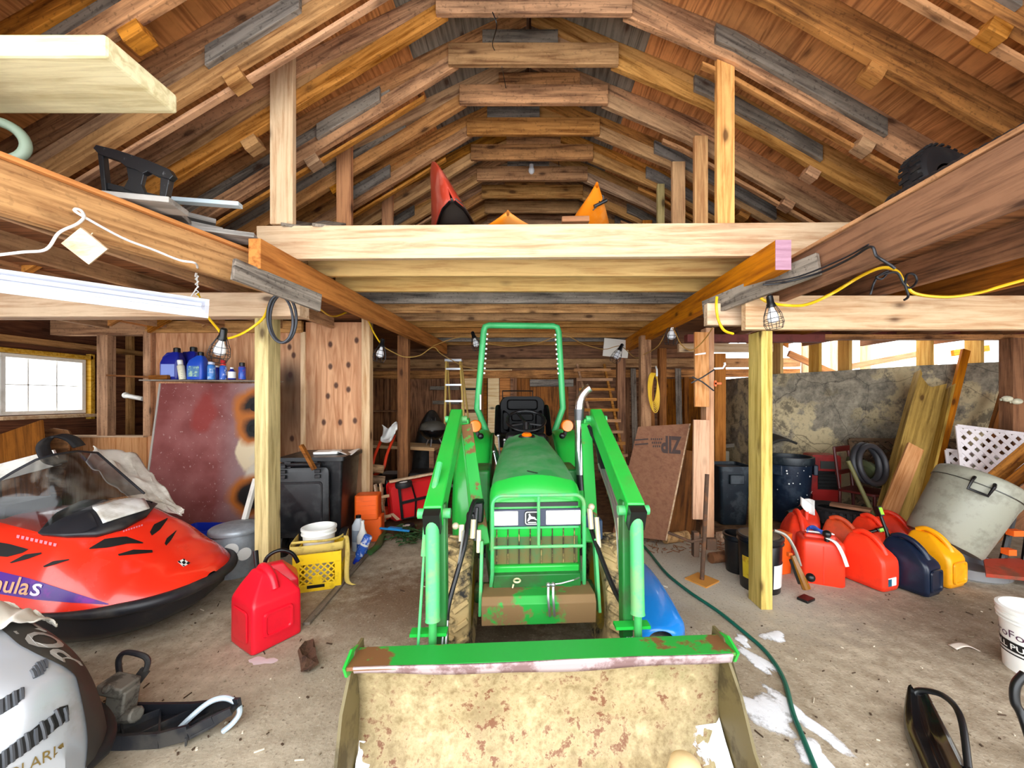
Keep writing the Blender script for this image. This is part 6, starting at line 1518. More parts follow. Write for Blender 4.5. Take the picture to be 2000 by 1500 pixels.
def melt_mat():
    t = NT('melting snow'); v = t.coord(False); n = t.n('TexNoise', i_Vector=v, i_Scale=16.0, i_Detail=7.0, i_Roughness=.7).outputs[0]
    z = t.math('MULTIPLY', t.n('SeparateXYZ', i_0=v).outputs[2], 55.0)
    t.set(Base_Color=srgb('#f2f5fb'), Roughness=.6, Alpha=t.ramp(t.math('ADD', n, z), (.60, 0.0), (.86, 1.0))); t.bump(n, .3, .01); return t.m
MELT = melt_mat()
snow_patch('thin snow patch on the concrete between the hose and the yellow post', 1512, 1244, 0.074, 0.075, 1)
snow_patch('small snow spot beside the hose', 1450, 1252, 0.041, 0.075, 2)
snow_patch('long snow strip along the inner side of the hose', 1478, 1290, 0.047, 0.175, 3, .35)
snow_patch('widest snow patch beside the loader bucket', 1500, 1392, 0.115, 0.163, 4, .2)
snow_patch('snow strip along the outer side of the hose', 1565, 1400, 0.054, 0.200, 5, .25)
snow_patch('snow patch where the hose leaves at the bottom', 1590, 1478, 0.081, 0.088, 6)
snow_patch('pale frozen smear near the bright red fuel can', 512, 1291, 0.074, 0.037, 7, 0, paint('pinkish ice', '#d9cfd2', .4), .003)
t = NT('snow cover'); nn = t.n('TexNoise', i_Vector=t.coord(False), i_Scale=22.0, i_Detail=6.0, i_Roughness=.7).outputs[0]
t.set(Base_Color=srgb('#f4f6fb'), Roughness=.6, Alpha=t.ramp(t.math('ADD', nn, t.n('Attribute', attribute_name='cover').outputs['Fac']), (.72, 0.0), (.80, 1.0)))
COVER = t.m
for lab, c, s in (('snow heap in the corner of the loader bucket beside the hose', (.70, 1.40, .035), 1), ('snow heap in the corner of the loader bucket towards the silver snowmobile', (-.735, 1.46, .05), -1)):
    m = MB(); n = 24
    def sf(u, v):
        a = 2*PI*u; r = v; x = r*(.13 if s > 0 else .055)*(1+.25*math.sin(3*a)+.15*math.sin(5*a+1)); 
        return TM @ V(c[0]+x*math.cos(a)*(.7), c[1]+.10*r*math.sin(a), c[2]+.055*(1-v*v)+.45*max(0, .10*r*math.sin(a)))
    def sf(u, v):
        a = PI/2*u; rb, rs_, zt = (.065, .16, .14) if s < 0 else (.12, .20, .17)
        wob = 1+.18*math.sin(5*u+s)+.10*math.sin(13*u)
        X = (.762 if s > 0 else -.762)-s*rb*v*wob*math.cos(a); Y = 1.625-rs_*v*wob*math.sin(a)
        fl = interp([(1.0, .014), (1.40, .018), (1.52, .04), (1.60, .10), (1.64, .20)], Y)
        p = V(X, Y, max(fl+.012*(1-v), .03+zt*(1-v)**1.4)); p += V(-s, -1, 1)*.006*mnoise.noise(p*30)
        return TM @ p
    o = MB().grid(sf, 40, 20).build('snow_heap', COVER, None, 60)
    at_ = o.data.attributes.new('cover', 'FLOAT', 'POINT')
    for k in range(40*20): at_.data[k].value = 1-(k % 20)/19
    tag(o, lab, 'snow', kind='stuff')
tag(MB().lathe([(.05, 0), (.065, .03), (.068, .13), (.055, .18), (.03, .20), (.001, .205)], 24, TM @ T3(.515, 1.42, .03)).build('tan_jug', paint('tan plastic', '#d3b98a', .45), None, 50), 'tan plastic container standing in the loader bucket', 'container')
tag(MB().grid(lambda u, v: G(1862, 1268)+V(.16*u, -.02+.05*v*(1-u*.5), .01+.02*math.sin(u*4)), 10, 5).build('paper_scrap', paint('crumpled paper', '#d9cdc0', .7), None, 60, solid=.004), 'crumpled paper scrap on the concrete near the white bucket', 'paper')
m = MB(); rr = random.Random(21)
for k in range(420):
    px = rr.uniform(-150, 1990); py = 1000+500*rr.random()**.8; p = G(px, py)
    if 650 < px < 1480 and py > 1235: continue
    a = rr.random()*PI; l = rr.uniform(.004, .016) if rr.random() < .85 else rr.uniform(.02, .05)
    m.bar(p+V(0, 0, .003), p+V(l*math.cos(a), l*math.sin(a), .004), rr.uniform(.003, .009), .005, mi=rr.choice((0, 0, 1, 2)))
tag(m.build('floor_debris', [paint('dark crumbs', '#4a3828', .9), paint('pale chips', '#d8cdb8', .9), paint('grit', '#8a7a64', .9)], None, 0), 'crumbs, chips and grit scattered over the concrete floor', 'debris', kind='stuff')
# ---------------------------------------------------------------- loft, cables, back of the barn
M_GRAYL = wood('light weathered board', '#a9a39b', '#706a63', stain=.3, knots=.15, stainc='#3a3633')
# pale plank high above, chair and boards on the loft edge
PP = wood('bleached plank', '#f0e4b8', '#c9b888', stain=.3, knots=.1, vary=0, stainc='#6b6450')
tag(beam('pale_plank', (-3.3, 1.606, 2.925), (-1.605, 1.606, 2.925), .302, .085, PP, bevel=.012), 'big bleached plank jutting out high above the edge beam', 'plank')
tag(beam('plank_rest', (-2.9, 1.606, 2.62), (-2.9, 1.606, 2.88), .10, .10, M_JOIST), 'short timber under the big bleached plank', 'timber')
tag(MB().torus((0, 0, 0), .085, .022, T3(*W(-4, 274, 1.75)) @ Matrix.Rotation(PI/2, 4, 'X') @ Matrix.Rotation(.5, 4, 'Y'), 28, 8).build('hose_roll', paint('pale green hose', '#8fa08c', .5), None, 60), 'pale green hose roll at the frame edge under the bleached plank', 'hose')
zd = 2.69
t = thing('black_chair', 'black wooden chair lying on the loft edge by the grey boards', 'chair', W(262, 385, 2.0))
CB = paint('black chair lacquer', '#1b1c1f', .35, dirt='#8f8f8f', amt=.25, sc=30, lo=.64, hi=.68)
def cb(name, poly, d0, th=.03):
    pts = [W(x, y, d0) for x, y in poly]; n = len(pts)
    m = MB(); m.add(pts+[p+V(0, th, 0) for p in pts], [tuple(range(n)), tuple(range(2*n-1, n-1, -1))]+[(i, (i+1) % n, n+(i+1) % n, n+i) for i in range(n)])
    return m.build(name, CB, t, 0, .003)
cb('top_rail', [(181, 289), (187, 282), (230, 293), (290, 313), (330, 330), (338, 343), (331, 350), (300, 341), (288, 334), (278, 339), (264, 330), (245, 325), (232, 314), (200, 303), (192, 300)], 2.0)
cb('post', [(190, 298), (200, 300), (207, 372), (206, 378), (199, 378)], 2.01); cb('post', [(313, 345), (331, 348), (323, 388), (311, 388)], 2.01)
cb('splat', [(246, 322), (282, 336), (276, 360), (286, 385), (240, 368), (250, 350)], 2.015, .02)
cb('lower_rail', [(205, 355), (245, 365), (315, 382), (315, 392), (205, 368)], 2.02)
for p, q, z, w_, lab in (((172, 388), (350, 404), 2.62, .16, 'grey weathered board lowest under the black chair'), ((210, 402), (362, 424), 2.66, .18, 'grey weathered board with a plain end beside the chair'), ((290, 410), (420, 441), 2.72, .18, 'brown-grey board in the middle of the loft edge stack'), ((310, 432), (436, 458), 2.68, .18, 'grey board in front of the brown-grey one on the loft edge'), ((370, 452), (504, 469), 2.63, .17, 'grey board that reaches closest to the pale front loft beam')):
    tag(beam('grey_board', HZ(*p, z), HZ(*q, z), w_, .03, M_GRAYL), lab, 'board')
tag(beam('metal_strip', HZ(232, 383, 2.76), HZ(470, 401, 2.76), .05, .025, paint('pale blue metal strip', '#c9d9e2', .35, .2)), 'pale blue metal strip lying over the grey boards', 'strip')
tag(MB().box((0, 0, 0), (.11, .012, .11), T3(*W(167, 481, 1.72)) @ Matrix.Rotation(PI/4+.1, 4, 'Y') @ rotz(.5)).tube([W(170, 466, 1.72), W(181, 455, 1.72)], .0025, 5).build('square_tag', M_PALE, None, 0), 'square pale wood tag hanging at a corner from the bay joist', 'tag')
for px0, px1, lab in ((555, 605, 'grey offcut board end on the front loft beam, next to the tall pale stud'), (612, 668, 'grey offcut board end on the front loft beam, next to the orange stud')):
    tag(beam('offcut_board', W((px0+px1)/2-5, 443, 2.78)+V(0, 0, .005), W((px0+px1)/2+14, 437, 3.2)+V(0, 0, .005), .17, .022, M_GRAYW), lab, 'board')
tag(beam('wood_block', W(1097, 431, 2.83), W(1150, 430, 2.83), .06, .04, M_BROWN), 'small wood block on the front loft beam by the orange kayak', 'wood block')
# canoe and kayaks
RC = paint('red canoe hull', '#b23a26', .4, dirt='#d98a78', amt=.45, sc=3, coat=.2)
t = thing('canoe', 'red canoe lying upside down in the loft with its bow over the front beam', 'canoe', (-.55, 4.2, 2.83))
def canoe(u, v):
    y = 2.86+3.6*u; k = math.sin(PI*min(max(.0+u, 0), 1))**.55 if u > 0 else 0
    k = min(1, (u*3.2)**.62)*(1 if u < .7 else max(.02, (1-u)/.3)**.6)
    hw = .015+.30*k; zg = 3.06-.20*min(1, u*2.2); zk = 3.62-.26*min(1, u*2)
    if u < .12: zk = 3.08+(zk-3.08)*min(1, (u/.10+.02))**.5
    a = -1+2*v; z = zg+(zk-zg)*(1-abs(a)**(1.25+1.6*u))
    return V(-.57-.40*u+hw*a-.36*(z-zg), y, z)
MB().grid(canoe, 50, 24).build('hull', RC, t, 50, solid=.012)
gm = MB()
for s in (0, 1): gm.tube([canoe(i/40, s)+V(0, 0, -.006) for i in range(41)], .012, 6)
gm.build('gunwale', BLACK, t)
def deck(u, v):
    p = canoe(.002+.10*u, 0); q = canoe(.002+.10*u, 1); r = p.lerp(q, v); r.z += .02; return r
MB().grid(deck, 8, 6).build('deck_plate', paint('grey deck plate', '#4b443f', .5), t, 50, solid=.008)
MB().tube([canoe(.22, 0)+V(0, 0, .02), canoe(.22, 1)+V(0, 0, .02)], .018, 8).build('thwart', M_GRAYW, t)
OK_ = paint('orange kayak', '#f78a1a', .3, coat=.4, dirt='#ffd08a', amt=.3, sc=2)
def kayak(label, tip, base_l, base_r, z0, L, cx2, cord=True):
    t = thing('kayak', label, 'kayak', (tip.x, tip.y+1.2, z0))
    hw1 = (base_r-base_l)/2; cx1 = (base_l+base_r)/2
    def f(u, v):
        g_ = 7.0 if cord else 22.0; k = (u*g_)**.85 if u < 1/g_ else 1
        k = min(k, 1)*(1 if u < .75 else max(.03, (1-u)/.25)**.6)
        hw = .012+hw1*1.02*k; cx = tip.x+(cx1-tip.x)*min(1, u*3)+(cx2-cx1)*max(0, u-.33)
        zt = tip.z-.04-(tip.z-z0-.30)*min(1, u*1.8) if u > .02 else tip.z
        zb = z0+(tip.z-z0-.05)*max(0, 1-u*4)**1.5
        a = 2*PI*v; c, s = math.cos(a), math.sin(a)
        return V(cx+hw*(abs(c)**.8)*(1 if c > 0 else -1), tip.y+L*u, (zt+zb)/2+(zt-zb)/2*((abs(s)**1.1)*(1 if s > 0 else -1)))
    MB().grid(f, 44, 28, cv=True).build('hull', OK_, t, 70)
    if cord:
        p = f(.045, .80)+V(.01, -.05, .02)
        MB().tube([p+V(.05, 0, .03), p+V(-.05, 0, -.02)], .014, 8).tube(smooth_path([p, p+V(-.02, -.01, .05), p+V(.02, -.01, .06), p+V(.01, 0, .02), p+V(-.06, 0, -.05)], 4), .005, 5).build('toggle_handle', BLACK, t)
    return t
kayak('larger orange kayak in the loft with a black toggle on its tip', W(1166, 355, 2.98), W(1112, 0, 3.25).x, W(1200, 0, 3.25).x, 2.84, 3.2, .62)
kayak('smaller orange kayak tip showing between the canoe and the larger kayak', W(992, 410, 3.05), W(952, 0, 3.35).x, W(1032, 0, 3.35).x, 2.84, 3.0, .10, False)
# bulb and wires under the ridge
t = thing('ceiling_bulb', 'bare bulb in a grey socket under the roof ridge', 'bulb', W(1038, 305, 4.9))
MB().tube([W(1038, 300, 4.9), W(1038, 322, 4.9)], .035, 12).build('socket', paint('grey socket', '#7e8387', .4, .4), t)
MB().ball(W(1038, 333, 4.9), .04, (1, 1, 1.25)).tube([W(1038, 318, 4.9), W(1038, 332, 4.9)], .028, 10).build('bulb', paint('bulb glass', '#f4f6f4', .1), t)
def wire(name, label, pts, r, mat, cat='wire', n=6):
    return tag(MB().tube(smooth_path([W(*p) for p in pts], n), r, 6).build(name, mat, None, 60), label, cat)
wire('hanging_wire', 'dark wire dangling from the first full collar tie', [(962, 24, 2.70), (970, 50, 2.72), (962, 85, 2.95), (966, 98, 3.05)], .004, BLACK)
wire('hanging_wire', 'thin wire dangling below the second collar tie', [(980, 130, 3.1), (984, 150, 3.3), (988, 172, 3.4)], .003, BLACK)
wire('bulb_wire', 'thin wire running beside the bare bulb', [(985, 330, 4.95), (1020, 324, 4.92), (1055, 330, 4.95), (1088, 333, 4.95), (1090, 312, 4.95), (1078, 298, 4.95)], .004, BLACK)
# tire and rubber strip on the other loft edge
tire('tire', 'black tire standing on the edge of the loft against the rafters', T3(*W(1850, 374, 2.42)) @ rotz(.25) @ Matrix.Rotation(PI/2-.25, 4, 'X'), .235, .07, lug=34)
tag(MB().grid(lambda u, v: HZ(1742, 398, 2.63).lerp(HZ(2030, 248, 2.63), u)+V(.09*(v-.5), 0, -.015+.055*(1-(2*v-1)**2)+.004*math.sin(u*90)), 80, 8).build('rubber_strip', RUBBER, None, 60, solid=.012), 'long ribbed black rubber strip lying along the loft edge before the tire', 'strip')
# cords
YC = paint('yellow cord', '#f2c21c', .4); BC = paint('black cable', '#1c1d22', .4); WC_ = paint('white cord', '#f2f2f2', .4)
wire('power_cord', 'white cord hooked on the edge beam feeding the long lamp', [(-60, 505, 1.5), (40, 493, 1.6), (90, 487, 1.65), (115, 455, 1.68), (150, 438, 1.72), (164, 424, 1.74), (158, 411, 1.74), (146, 409, 1.72), (158, 420, 1.74), (240, 465, 1.89), (300, 488, 2.01), (350, 508, 2.12), (384, 516, 2.20), (382, 540, 2.52)], .006, WC_, 'cord')
wire('extension_cord', 'yellow cord draped from the long lamp over the caged bulb to the yellow post', [(386, 572, 2.60), (400, 610, 2.7), (425, 642, 2.85), (440, 660, 2.9), (465, 655, 2.92), (492, 640, 2.93), (515, 620, 2.93), (528, 590, 2.965), (545, 575, 2.968), (575, 572, 2.968), (610, 592, 3.3), (650, 618, 4.1), (690, 606, 4.45), (714, 618, 4.48), (730, 650, 4.6), (744, 672, 4.7)], .009, YC, 'cord')
wire('extension_cord', 'thin yellow cord sagging from the partition lamp towards the roll bar', [(744, 674, 4.7), (762, 685, 4.9), (790, 697, 5.2), (820, 694, 5.4), (846, 678, 5.6), (860, 690, 5.8), (880, 702, 6.2), (905, 715, 6.6), (935, 722, 6.9)], .007, paint('pale yellow cord', '#d3a95a', .5), 'cord')
wire('extension_cord', 'thin cord swagged across behind the roll bar', [(845, 676, 5.5), (890, 660, 5.5), (924, 660, 5.5), (960, 672, 5.5), (1000, 676, 5.5), (1050, 670, 5.5), (1100, 655, 5.5), (1140, 672, 5.7), (1180, 682, 5.9), (1212, 676, 6.0), (1240, 698, 5.6), (1262, 690, 5.22), (1285, 676, 4.8), (1310, 640, 4.45), (1330, 672, 4.2), (1350, 684, 4.05), (1372, 668, 3.9), (1392, 640, 3.6)], .006, paint('tan cord', '#b98b45', .5), 'cord')
wire('extension_cord', 'yellow cord looped over the pale cross beam and off above the fuel cans', [(1486, 582, 2.74), (1500, 590, 2.72), (1530, 596, 2.72), (1575, 595, 2.72), (1625, 573, 2.68), (1680, 540, 2.6), (1722, 523, 2.55), (1752, 530, 2.52), (1768, 556, 2.52), (1790, 574, 2.54), (1850, 580, 2.56), (1910, 572, 2.56), (1960, 558, 2.55), (2060, 530, 2.5)], .011, YC, 'cord')
wire('extension_cord', 'short yellow cord end hanging from the second cross beam', [(1400, 580, 2.95), (1399, 600, 2.93), (1403, 625, 2.93), (1414, 645, 2.93), (1432, 652, 2.95)], .010, YC, 'cord')
wire('black_cable', 'black cable lying along the grey splice board', [(1490, 556, 2.6), (1530, 552, 2.52), (1600, 533, 2.36), (1660, 505, 2.12), (1700, 482, 1.98), (1712, 500, 1.96), (1730, 512, 1.94), (1748, 524, 1.94)], .007, BC, 'cable')
wire('black_cable', 'second black cable under the first on the splice board', [(1495, 552, 2.6), (1560, 540, 2.44), (1640, 508, 2.2), (1696, 478, 2.0)], .005, BC, 'cable')
wire('black_cable', 'black and grey wire ends looped beside the yellow cord', [(1700, 575, 2.5), (1706, 555, 2.48), (1716, 538, 2.46), (1735, 530, 2.46), (1722, 545, 2.46), (1712, 540, 2.46), (1750, 532, 2.45), (1765, 555, 2.45), (1778, 562, 2.45), (1790, 550, 2.45), (1786, 537, 2.45), (1772, 536, 2.45), (1768, 556, 2.45), (1774, 578, 2.45), (1766, 586, 2.45)], .007, BC, 'cable')
t = tag(MB().torus((0, 0, 0), .105, .011, T3(*W(553, 622, 2.92)) @ Matrix.Rotation(PI/2, 4, 'X') @ rotz(.0), 36, 8, .95, 1.75).torus((0, 0, .022), .10, .010, T3(*W(551, 624, 2.92)) @ Matrix.Rotation(PI/2, 4, 'X') @ rotz(.08), 36, 8, .95, 1.8).build('cable_coil', paint('grey black cable', '#3a3c42', .4), None, 60), 'dark cable coil hung over the cross beam end by the yellow post', 'cable')
m = MB()
for k in range(7): m.torus((0, 0, 0), .062+.004*k, .006, T3(*W(1278, 758, 5.10)+V(0, .004*k, -.01*k)) @ Matrix.Rotation(PI/2, 4, 'X') @ rotz(.03*(k-3)), 32, 6, .55+.05*k, 3.1)
tag(m.build('cord_coil', YC, None, 60), 'coiled yellow cord hanging on a white hook at the brown post', 'cord')
tag(MB().tube([W(1283, 735, 5.05), W(1283, 722, 5.05), W(1281, 716, 5.2)], .012, 8).build('white_hook', WHITEP, None, 60), 'white hook that holds the yellow cord coil', 'hook')
tag(MB().tube([W(1394, 720, 4.05), W(1412, 719, 4.03), W(1416, 712, 4.03), W(1415, 708, 4.03)], .012, 8).build('white_hook', WHITEP, None, 60), 'white hook sticking out of the pale support post', 'hook')
tag(MB().box((0, 0, 0), (.07, .02, .02), T3(*W(1402, 749, 4.05))).box((0, 0, 0), (.02, .02, .06), T3(*W(1397, 749, 4.05))).build('orange_hook', OR, None, 0), 'small orange clip on the pale support post', 'clip')
tag(MB().tube([W(1350, 748, 4.02), W(1372, 737, 3.99), W(1395, 722, 4.02)], .008, 6).tube([W(1352, 736, 4.01), W(1372, 746, 3.985), W(1394, 763, 4.02)], .008, 6).build('bungee', BC, None, 60), 'black bungee crossed in an X round the pale support post', 'bungee')
tag(MB().prism([(0, 0), (.11, .012), (.11, .03), (0, .012)], 0, .01, T3(*W(1357, 694, 4.0)) @ Matrix.Rotation(PI/2, 4, 'X')).build('white_tag', WHITEP, None, 0), 'white paper tag on the upper board of the pale support post', 'tag')
# caged work lamps
def worklamp(label, p, s, aim, tail=None):
    d = Vector(aim).normalized(); fm = frame(p, d, (0, 1, .2)); t = thing('work_light', label, 'lamp', p)
    L = MB(); M = fm @ Matrix(((0, 0, 1, 0), (1, 0, 0, 0), (0, 1, 0, 0), (0, 0, 0, 1)))   # lathe axis along aim
    MB().lathe([(.012*s, -.06*s), (.022*s, -.05*s), (.024*s, .0), (.03*s, .01*s), (.03*s, .03*s), (.02*s, .035*s)], 14, M).build('socket', BLACK, t)
    MB().lathe([(.014*s, .03*s), (.018*s, .05*s), (.036*s, .09*s), (.04*s, .115*s), (.03*s, .14*s), (.001, .15*s)], 16, M).build('bulb', paint('white bulb', '#fbfcff', .15), t, 60)
    c = MB()
    prof_ = [(.03, .02), (.058, .09), (.066, .15), (.052, .19)]
    for k in range(8):
        a = 2*PI*k/8; c.tube([M @ V(r*s*math.cos(a), r*s*math.sin(a), z*s) for r, z in prof_], .0022*s, 5)
    for r, z in ((.052, .075), (.063, .12), (.066, .15), (.052, .19)): c.torus((0, 0, z*s), r*s, .0022*s, M, 18, 4)
    c.build('wire_cage', BC, t)
    return t
worklamp('caged work light hanging on the pale cross beam beside the black cable', W(1505, 592, 2.66), .95, (.13, -.05, -1))
worklamp('caged work light over the blue bottles on the shelf', W(435, 656, 2.88), 1.05, (-.35, .2, -.9))
worklamp('caged work light at the end of the plywood partition', W(746, 672, 4.66), 1.15, (-.15, -.1, -1))
worklamp('small caged work light behind the roll bar', W(925, 656, 5.45), 1.1, (.3, 0, -1))
worklamp('unlit caged lamp near the pale support post', W(1314, 632, 4.42), 1.25, (-.1, 0, -1))
worklamp('small caged work light at the far end of the girder', W(1212, 680, 5.95), 1.25, (-.5, 0, -1))
# far wall: bright opening with boards, ladders
t = thing('door_1', 'bright board door and frame in the far wall behind the roll bar', None, W(940, 930, 7.5)); t['kind'] = 'structure'
BRT = wood('board with painted sunlight', '#ffe3b0', '#e0b070', stain=.05, knots=.2, vary=0)  # sunlight on the door boards and frame is put into this pale colour
def bwall(px0, px1, py0, py1, mat, d=7.52, th=.03, name='door_board'):
    a, b = W(px0, py1, d), W(px1, py0, d); MB().box(((a.x+b.x)/2, d, (a.z+b.z)/2), (b.x-a.x, th, b.z-a.z)).build(name, mat, t, 0, .003)
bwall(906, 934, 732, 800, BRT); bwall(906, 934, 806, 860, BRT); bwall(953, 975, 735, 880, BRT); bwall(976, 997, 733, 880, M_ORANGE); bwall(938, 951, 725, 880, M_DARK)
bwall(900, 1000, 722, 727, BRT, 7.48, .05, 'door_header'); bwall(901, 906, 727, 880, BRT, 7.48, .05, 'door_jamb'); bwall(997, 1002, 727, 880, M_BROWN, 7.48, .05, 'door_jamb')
bwall(906, 936, 758, 762, HOLE, 7.50, .02, 'door_rail')
ALU = paint('aluminium', '#c9ccd0', .3, .6); FIB = paint('yellow fibreglass', '#d9b45a', .5)
t = thing('stepladder', 'yellow stepladder with aluminium steps standing at the far wall', 'ladder', at(885, 6.4))
bl, br, tl, tr_ = at(866, 6.2), at(916, 6.2), W(872, 706, 6.6), W(899, 706, 6.6)
for p, q in ((bl, tl), (br, tr_)): MB().bar(p, q, .03, .06, (0, 1, 0)).build('rail', FIB, t)
for p, q in ((bl, tl), (br, tr_)): MB().bar(p+V(0, .9, 0), q+V(0, .1, 0), .025, .04, (0, 1, 0)).build('rear_rail', FIB, t)
zt = tl.z
for k in range(8):
    f = .08+k*.123; p = bl.lerp(tl, f); q = br.lerp(tr_, f)
    MB().bar(p, q, .09, .03).build('step', ALU, t)
MB().box(tuple((tl+tr_)/2+V(0, .05, .02)), (tr_.x-tl.x+.05, .16, .04)).build('top_cap', ALU, t)
WLAD = M_RAFT2
t = thing('wooden_ladder', 'wooden ladder with wide rungs leaning at the far wall beside the exhaust pipe', 'ladder', at(1195, 5.9))
b0, b1, t0, t1 = at(1196, 5.9), at(1236, 5.9), W(1127, 712, 7.15), W(1180, 712, 7.15)
for p, q in ((b0, t0), (b1, t1)): MB().bar(p, q, .04, .05, (0, -1, 0)).build('rail', WLAD, t)
for k in range(12):
    f = .06+k*.081; p = b0.lerp(t0, f); q = b1.lerp(t1, f); e = (q-p)*.18
    MB().bar(p-e+V(0, -.04, 0), q+e+V(0, -.04, 0), .035, .05).build('rung', WLAD, t)
for k, (x0, x1, m, lab) in enumerate(((1231, 1242, M_GRAYW, 'thin grey board leaning at the far wall between the posts'), (1262, 1276, M_BROWN, 'brown board leaning behind the brown post with the cord'), (1318, 1330, M_GRAYW, 'grey board leaning beside the dark far wall panel'))):
    tag(beam('leaning_board', at((x0+x1)/2+6, 6.7, .0), W((x0+x1)/2, 720, 7.35), (x1-x0)/750*6.9, .025, m, up=(0, -1, 0)), lab, 'board')
tag(MB().box((0, 0, 0), (.42, .02, .30), T3(*W(1203, 680, 6.45)) @ Matrix.Rotation(.1, 4, 'Y')).build('white_board', paint('white board', '#efe9dc', .6), None, 0), 'white board tucked under the end of the girder', 'board')
# grill, bench, tarp, snow blower, wagon
tb = beam('bench_top', W(700, 866, 6.05), W(856, 874, 6.05), .5, .05, M_PALE); bt = thing('work_bench', 'rough bench of pale boards with the kettle grill on it', 'bench', at(780, 6.05))
tb.parent = bt; tb.matrix_parent_inverse = bt.matrix_basis.inverted()
for px in (706, 850):
    for dy in (-.2, .2): MB().box((at(px, 6.05).x, 6.05+dy, .42), (.07, .07, .84)).build('leg', M_BROWN, bt)
tag(MB().loft([[(x*k, y*k, z) for x, y in rbox(.23, .18, .04)] for z, k in ((0, .9), (.48, 1), (.48, .94))], T3(*at(776, 5.75))).build('grey_tub', paint('grey storage tub', '#8f918d', .5), None, 40), 'grey storage tub under the bench', 'tub')
gp = W(846, 874, 5.95); gz = gp.z+.03
t = thing('kettle_grill', 'black kettle barbecue grill standing on the pale bench', 'grill', (gp.x, gp.y, gz))
M = T3(gp.x, gp.y, gz)
MB().lathe([(.001, .09), (.10, .10), (.17, .16), (.20, .23), (.20, .245), (.185, .25)], 30, M).build('bowl', paint('grill enamel', '#0d0d0f', .2, coat=.5), t, 60)
MB().lathe([(.203, .25), (.205, .26), (.18, .33), (.11, .37), (.04, .385), (.001, .387)], 30, M).build('lid', paint('dusty grill lid', '#4a453d', .6, dirt='#7a715f', amt=.6), t, 60)
MB().tube([M @ V(-.03, 0, .385), M @ V(-.03, 0, .43), M @ V(.03, 0, .43), M @ V(.03, 0, .385)], .01, 6).build('lid_handle', BLACK, t)
for a in (.5, 2.6, 4.7): MB().tube([M @ V(.09*math.cos(a), .09*math.sin(a), .11), M @ V(.15*math.cos(a), .15*math.sin(a), .0)], .010, 6).build('leg', STEEL, t)
def tarp(u, v):
    x = at(786, 6.3).x+.62*u; r = math.sin(PI*u)**.7
    return V(x, 7.05-.55*v*(.6+.4*r)+.03*math.sin(u*9+v*4), max(.0, (1.36+.12*math.sin(u*3)-.25*u)*(1-v**2.2)*(.55+.45*r))+.02*math.sin(u*13+v*7)+.02)
tag(MB().grid(tarp, 30, 20).build('tarp', paint('black tarp', '#1c1c1c', .5, dirt='#55524c', amt=.4), None, 70, solid=.01), 'black tarp draped over a heap behind the bench', 'tarp')
tag(MB().loft([[(x, y, z) for x, y in rbox(.26, .2, .05)] for z in (.0, .55)], T3(*at(838, 5.56))).build('black_box', paint('black plastic tote', '#141416', .5), None, 40, .02), 'black plastic tote below the kettle grill', 'tote')
t = thing('snow_blower', 'snow blower with bent red handles and a black engine behind the post', 'snow blower', at(742, 5.25))
SBR = paint('orange red enamel', '#e8401c', .4)
M = T3(*at(738, 5.3))
MB().box((0, 0, .30), (.42, .4, .42), M).lathe([(.10, .5), (.12, .52), (.12, .66), (.10, .68), (.001, .68)], 18, M @ T3(-.06, 0, 0)).build('engine', BLACK, t, 30, .02)
MB().loft([[(x, y, z) for x, y in rbox(.26, .24, .05)] for z in (.02, .16)], M @ T3(0, -.1, 0)).build('auger_housing', SBR, t, 30)
for s in (-.22, -.06):
    MB().tube(smooth_path([W(742, 928, 5.15)+V(s-.02, 0, 0), W(757, 916, 5.15)+V(s, 0, 0), W(762, 888, 5.2)+V(s, .05, 0), W(772, 852, 5.3)+V(s, .15, 0)], 4), .02, 8).build('handle_bar', SBR, t, 60)
MB().grid(lambda u, v: W(746+28*u, 830+8*math.sin(u*4)+32*v*(1-.3*u), 5.25)+V(0, .05*math.sin(u*6+v*5), .02*math.sin(v*9)), 14, 12).build('white_rag', WHITEP, t, 60, solid=.01)
t = thing('toy_wagon', 'red toy wagon tipped up on its side with black wheels', 'wagon', at(803, 4.72))
WR = paint('wagon red', '#d3161c', .3, coat=.3)
wmx = T3(*at(815, 4.80, .33)) @ rotz(.42) @ Matrix.Rotation(-.10, 4, 'Y')
MB().loft([[(x*k, y, z*k) for x, z in rbox(.33, .24, .06, 5)] for y, k in ((.0, .88), (.0, .90), (.03, .96), (.16, 1.0), (.165, 1.03), (.15, .98), (.02, .90))], wmx).build('wagon_tray', WR, t, 40)
MB().bar(wmx @ V(-.20, -.02, -.20), wmx @ V(-.20, -.02, .22), .03, .03).bar(wmx @ V(-.20, -.02, 0), wmx @ V(.30, -.02, .02), .03, .03).tube([wmx @ V(*p) for p in ((-.20, -.025, -.2), (-.05, -.025, -.2), (-.02, -.025, .0), (-.05, -.025, .2), (-.2, -.025, .2))], .012, 6).build('undercarriage', BLACK, t)
for z in (-.29, .24):
    wm = wmx @ T3(-.17+(.0 if z < 0 else .02), -.10, z)
    w_ = MB().lathe([(.05, -.028), (.095, -.03), (.10, -.012), (.10, .012), (.095, .03), (.05, .028)], 26, wm).build('wheel', RUBBER, t)
    MB().lathe([(.001, -.026), (.055, -.024), (.055, .026), (.02, .034), (.001, .034)], 20, wm).build('hub', WHITEP, w_)
for k, x in enumerate((-.40, -.46)):
    MB().bar(wmx @ V(x, .10, -.22), wmx @ V(x, .10, .26), .05, .02, (1, 0, 0)).build('side_rail', M_PALE, t)
for z in (-.15, .10): MB().bar(wmx @ V(-.50, .06, z), wmx @ V(-.28, .06, z), .02, .035).build('rail_slat', M_PALE, t)
MB().bar(wmx @ V(-.3, .08, .265), wmx @ V(.36, .08, .275), .06, .025).build('side_rail', M_PALE, t)
rr = random.Random(3)
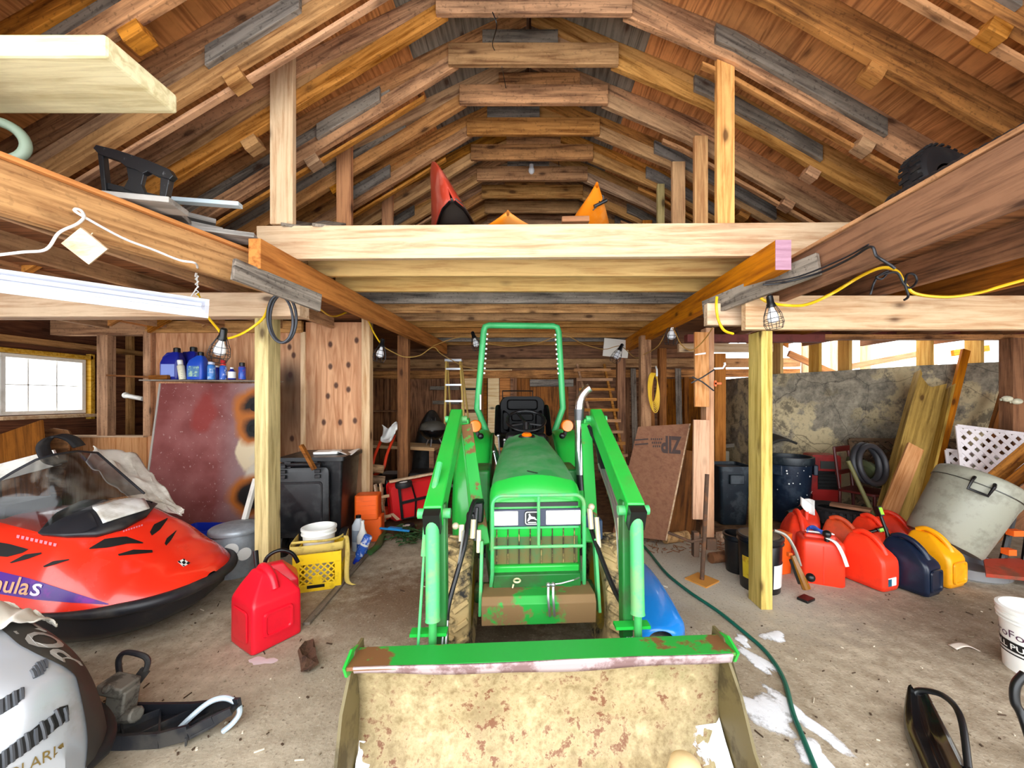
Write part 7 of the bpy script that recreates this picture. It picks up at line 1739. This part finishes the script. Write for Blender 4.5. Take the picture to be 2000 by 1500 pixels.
labs = ('topmost split log of the small firewood heap behind the orange case', 'second log down in the small firewood heap', 'third log down in the small firewood heap', 'lowest log of the small firewood heap')
spots = (((724, 914), (750, 917)), ((722, 936), (752, 938)), ((721, 957), (749, 960)), ((723, 978), (752, 981)))
for (p, q), lab in zip(spots, labs):
    a, b = W(*p, 4.95), W(*q, 5.0)
    tag(MB().tube([a, b], .055, 9).build('firewood_log', wood('split firewood', '#b08a62', '#5f4129', 'X', stain=.5, knots=.1), None, 30), lab, 'log')
tag(beam('pallet_scrap', W(765, 1003, 4.62)+V(0, 0, .0), W(778, 1015, 4.5), .04, .008, M_PALE), 'small pale wood scrap on the earth below the wagon', 'wood scrap')
tag(beam('dusty_shelf', W(704, 803, 7.4), W(772, 803, 7.4), .2, .03, M_BROWN), 'thin shelf on the far wall behind the partition end', 'shelf')
for k, (y, x0, x1) in enumerate(((758, 840, 872), (786, 845, 872))):
    tag(beam('wall_batten', W(x0, y, 7.45), W(x1+25, y, 7.45), .02, .07, M_GRAYW), ('grey batten on the far wall beside the stepladder, upper one', 'grey batten on the far wall beside the stepladder, lower one')[k], 'batten')
tag(beam('wall_panel', W(1035, 748, 7.5), W(1120, 748, 7.5), .03, .14, M_GRAYW), 'pale grey board on the far wall behind the seat', 'board')
# ---------------------------------------------------------------- camera, daylight
cam = bpy.data.cameras.new('camera'); co = bpy.data.objects.new('camera', cam); COL.objects.link(co)
co.location = (0, 0, EYE); co.rotation_euler = (PI/2, 0, 0)
cam.sensor_fit = 'HORIZONTAL'; cam.sensor_width = 36; cam.lens = 36*F/2000
cam.shift_x = -33/2000; cam.shift_y = 30/2000; cam.clip_start = .05
SC.camera = co
w = bpy.data.worlds.new('overcast sky'); SC.world = w; w.use_nodes = True
bg = w.node_tree.nodes['Background']; bg.inputs[0].default_value = (.93, .97, 1.0, 1); bg.inputs[1].default_value = 3.2
SC.view_settings.view_transform = 'Standard'; SC.view_settings.look = 'None'; SC.view_settings.gamma = 1.0
SC.view_settings.use_curve_mapping = False
SC.view_settings.exposure = .9
SC.cycles.use_denoising = True
SC.cycles.max_bounces = 7; SC.cycles.diffuse_bounces = 5; SC.cycles.transparent_max_bounces = 10
SC.cycles.sample_clamp_indirect = 6.0
bpy.context.view_layer.update()
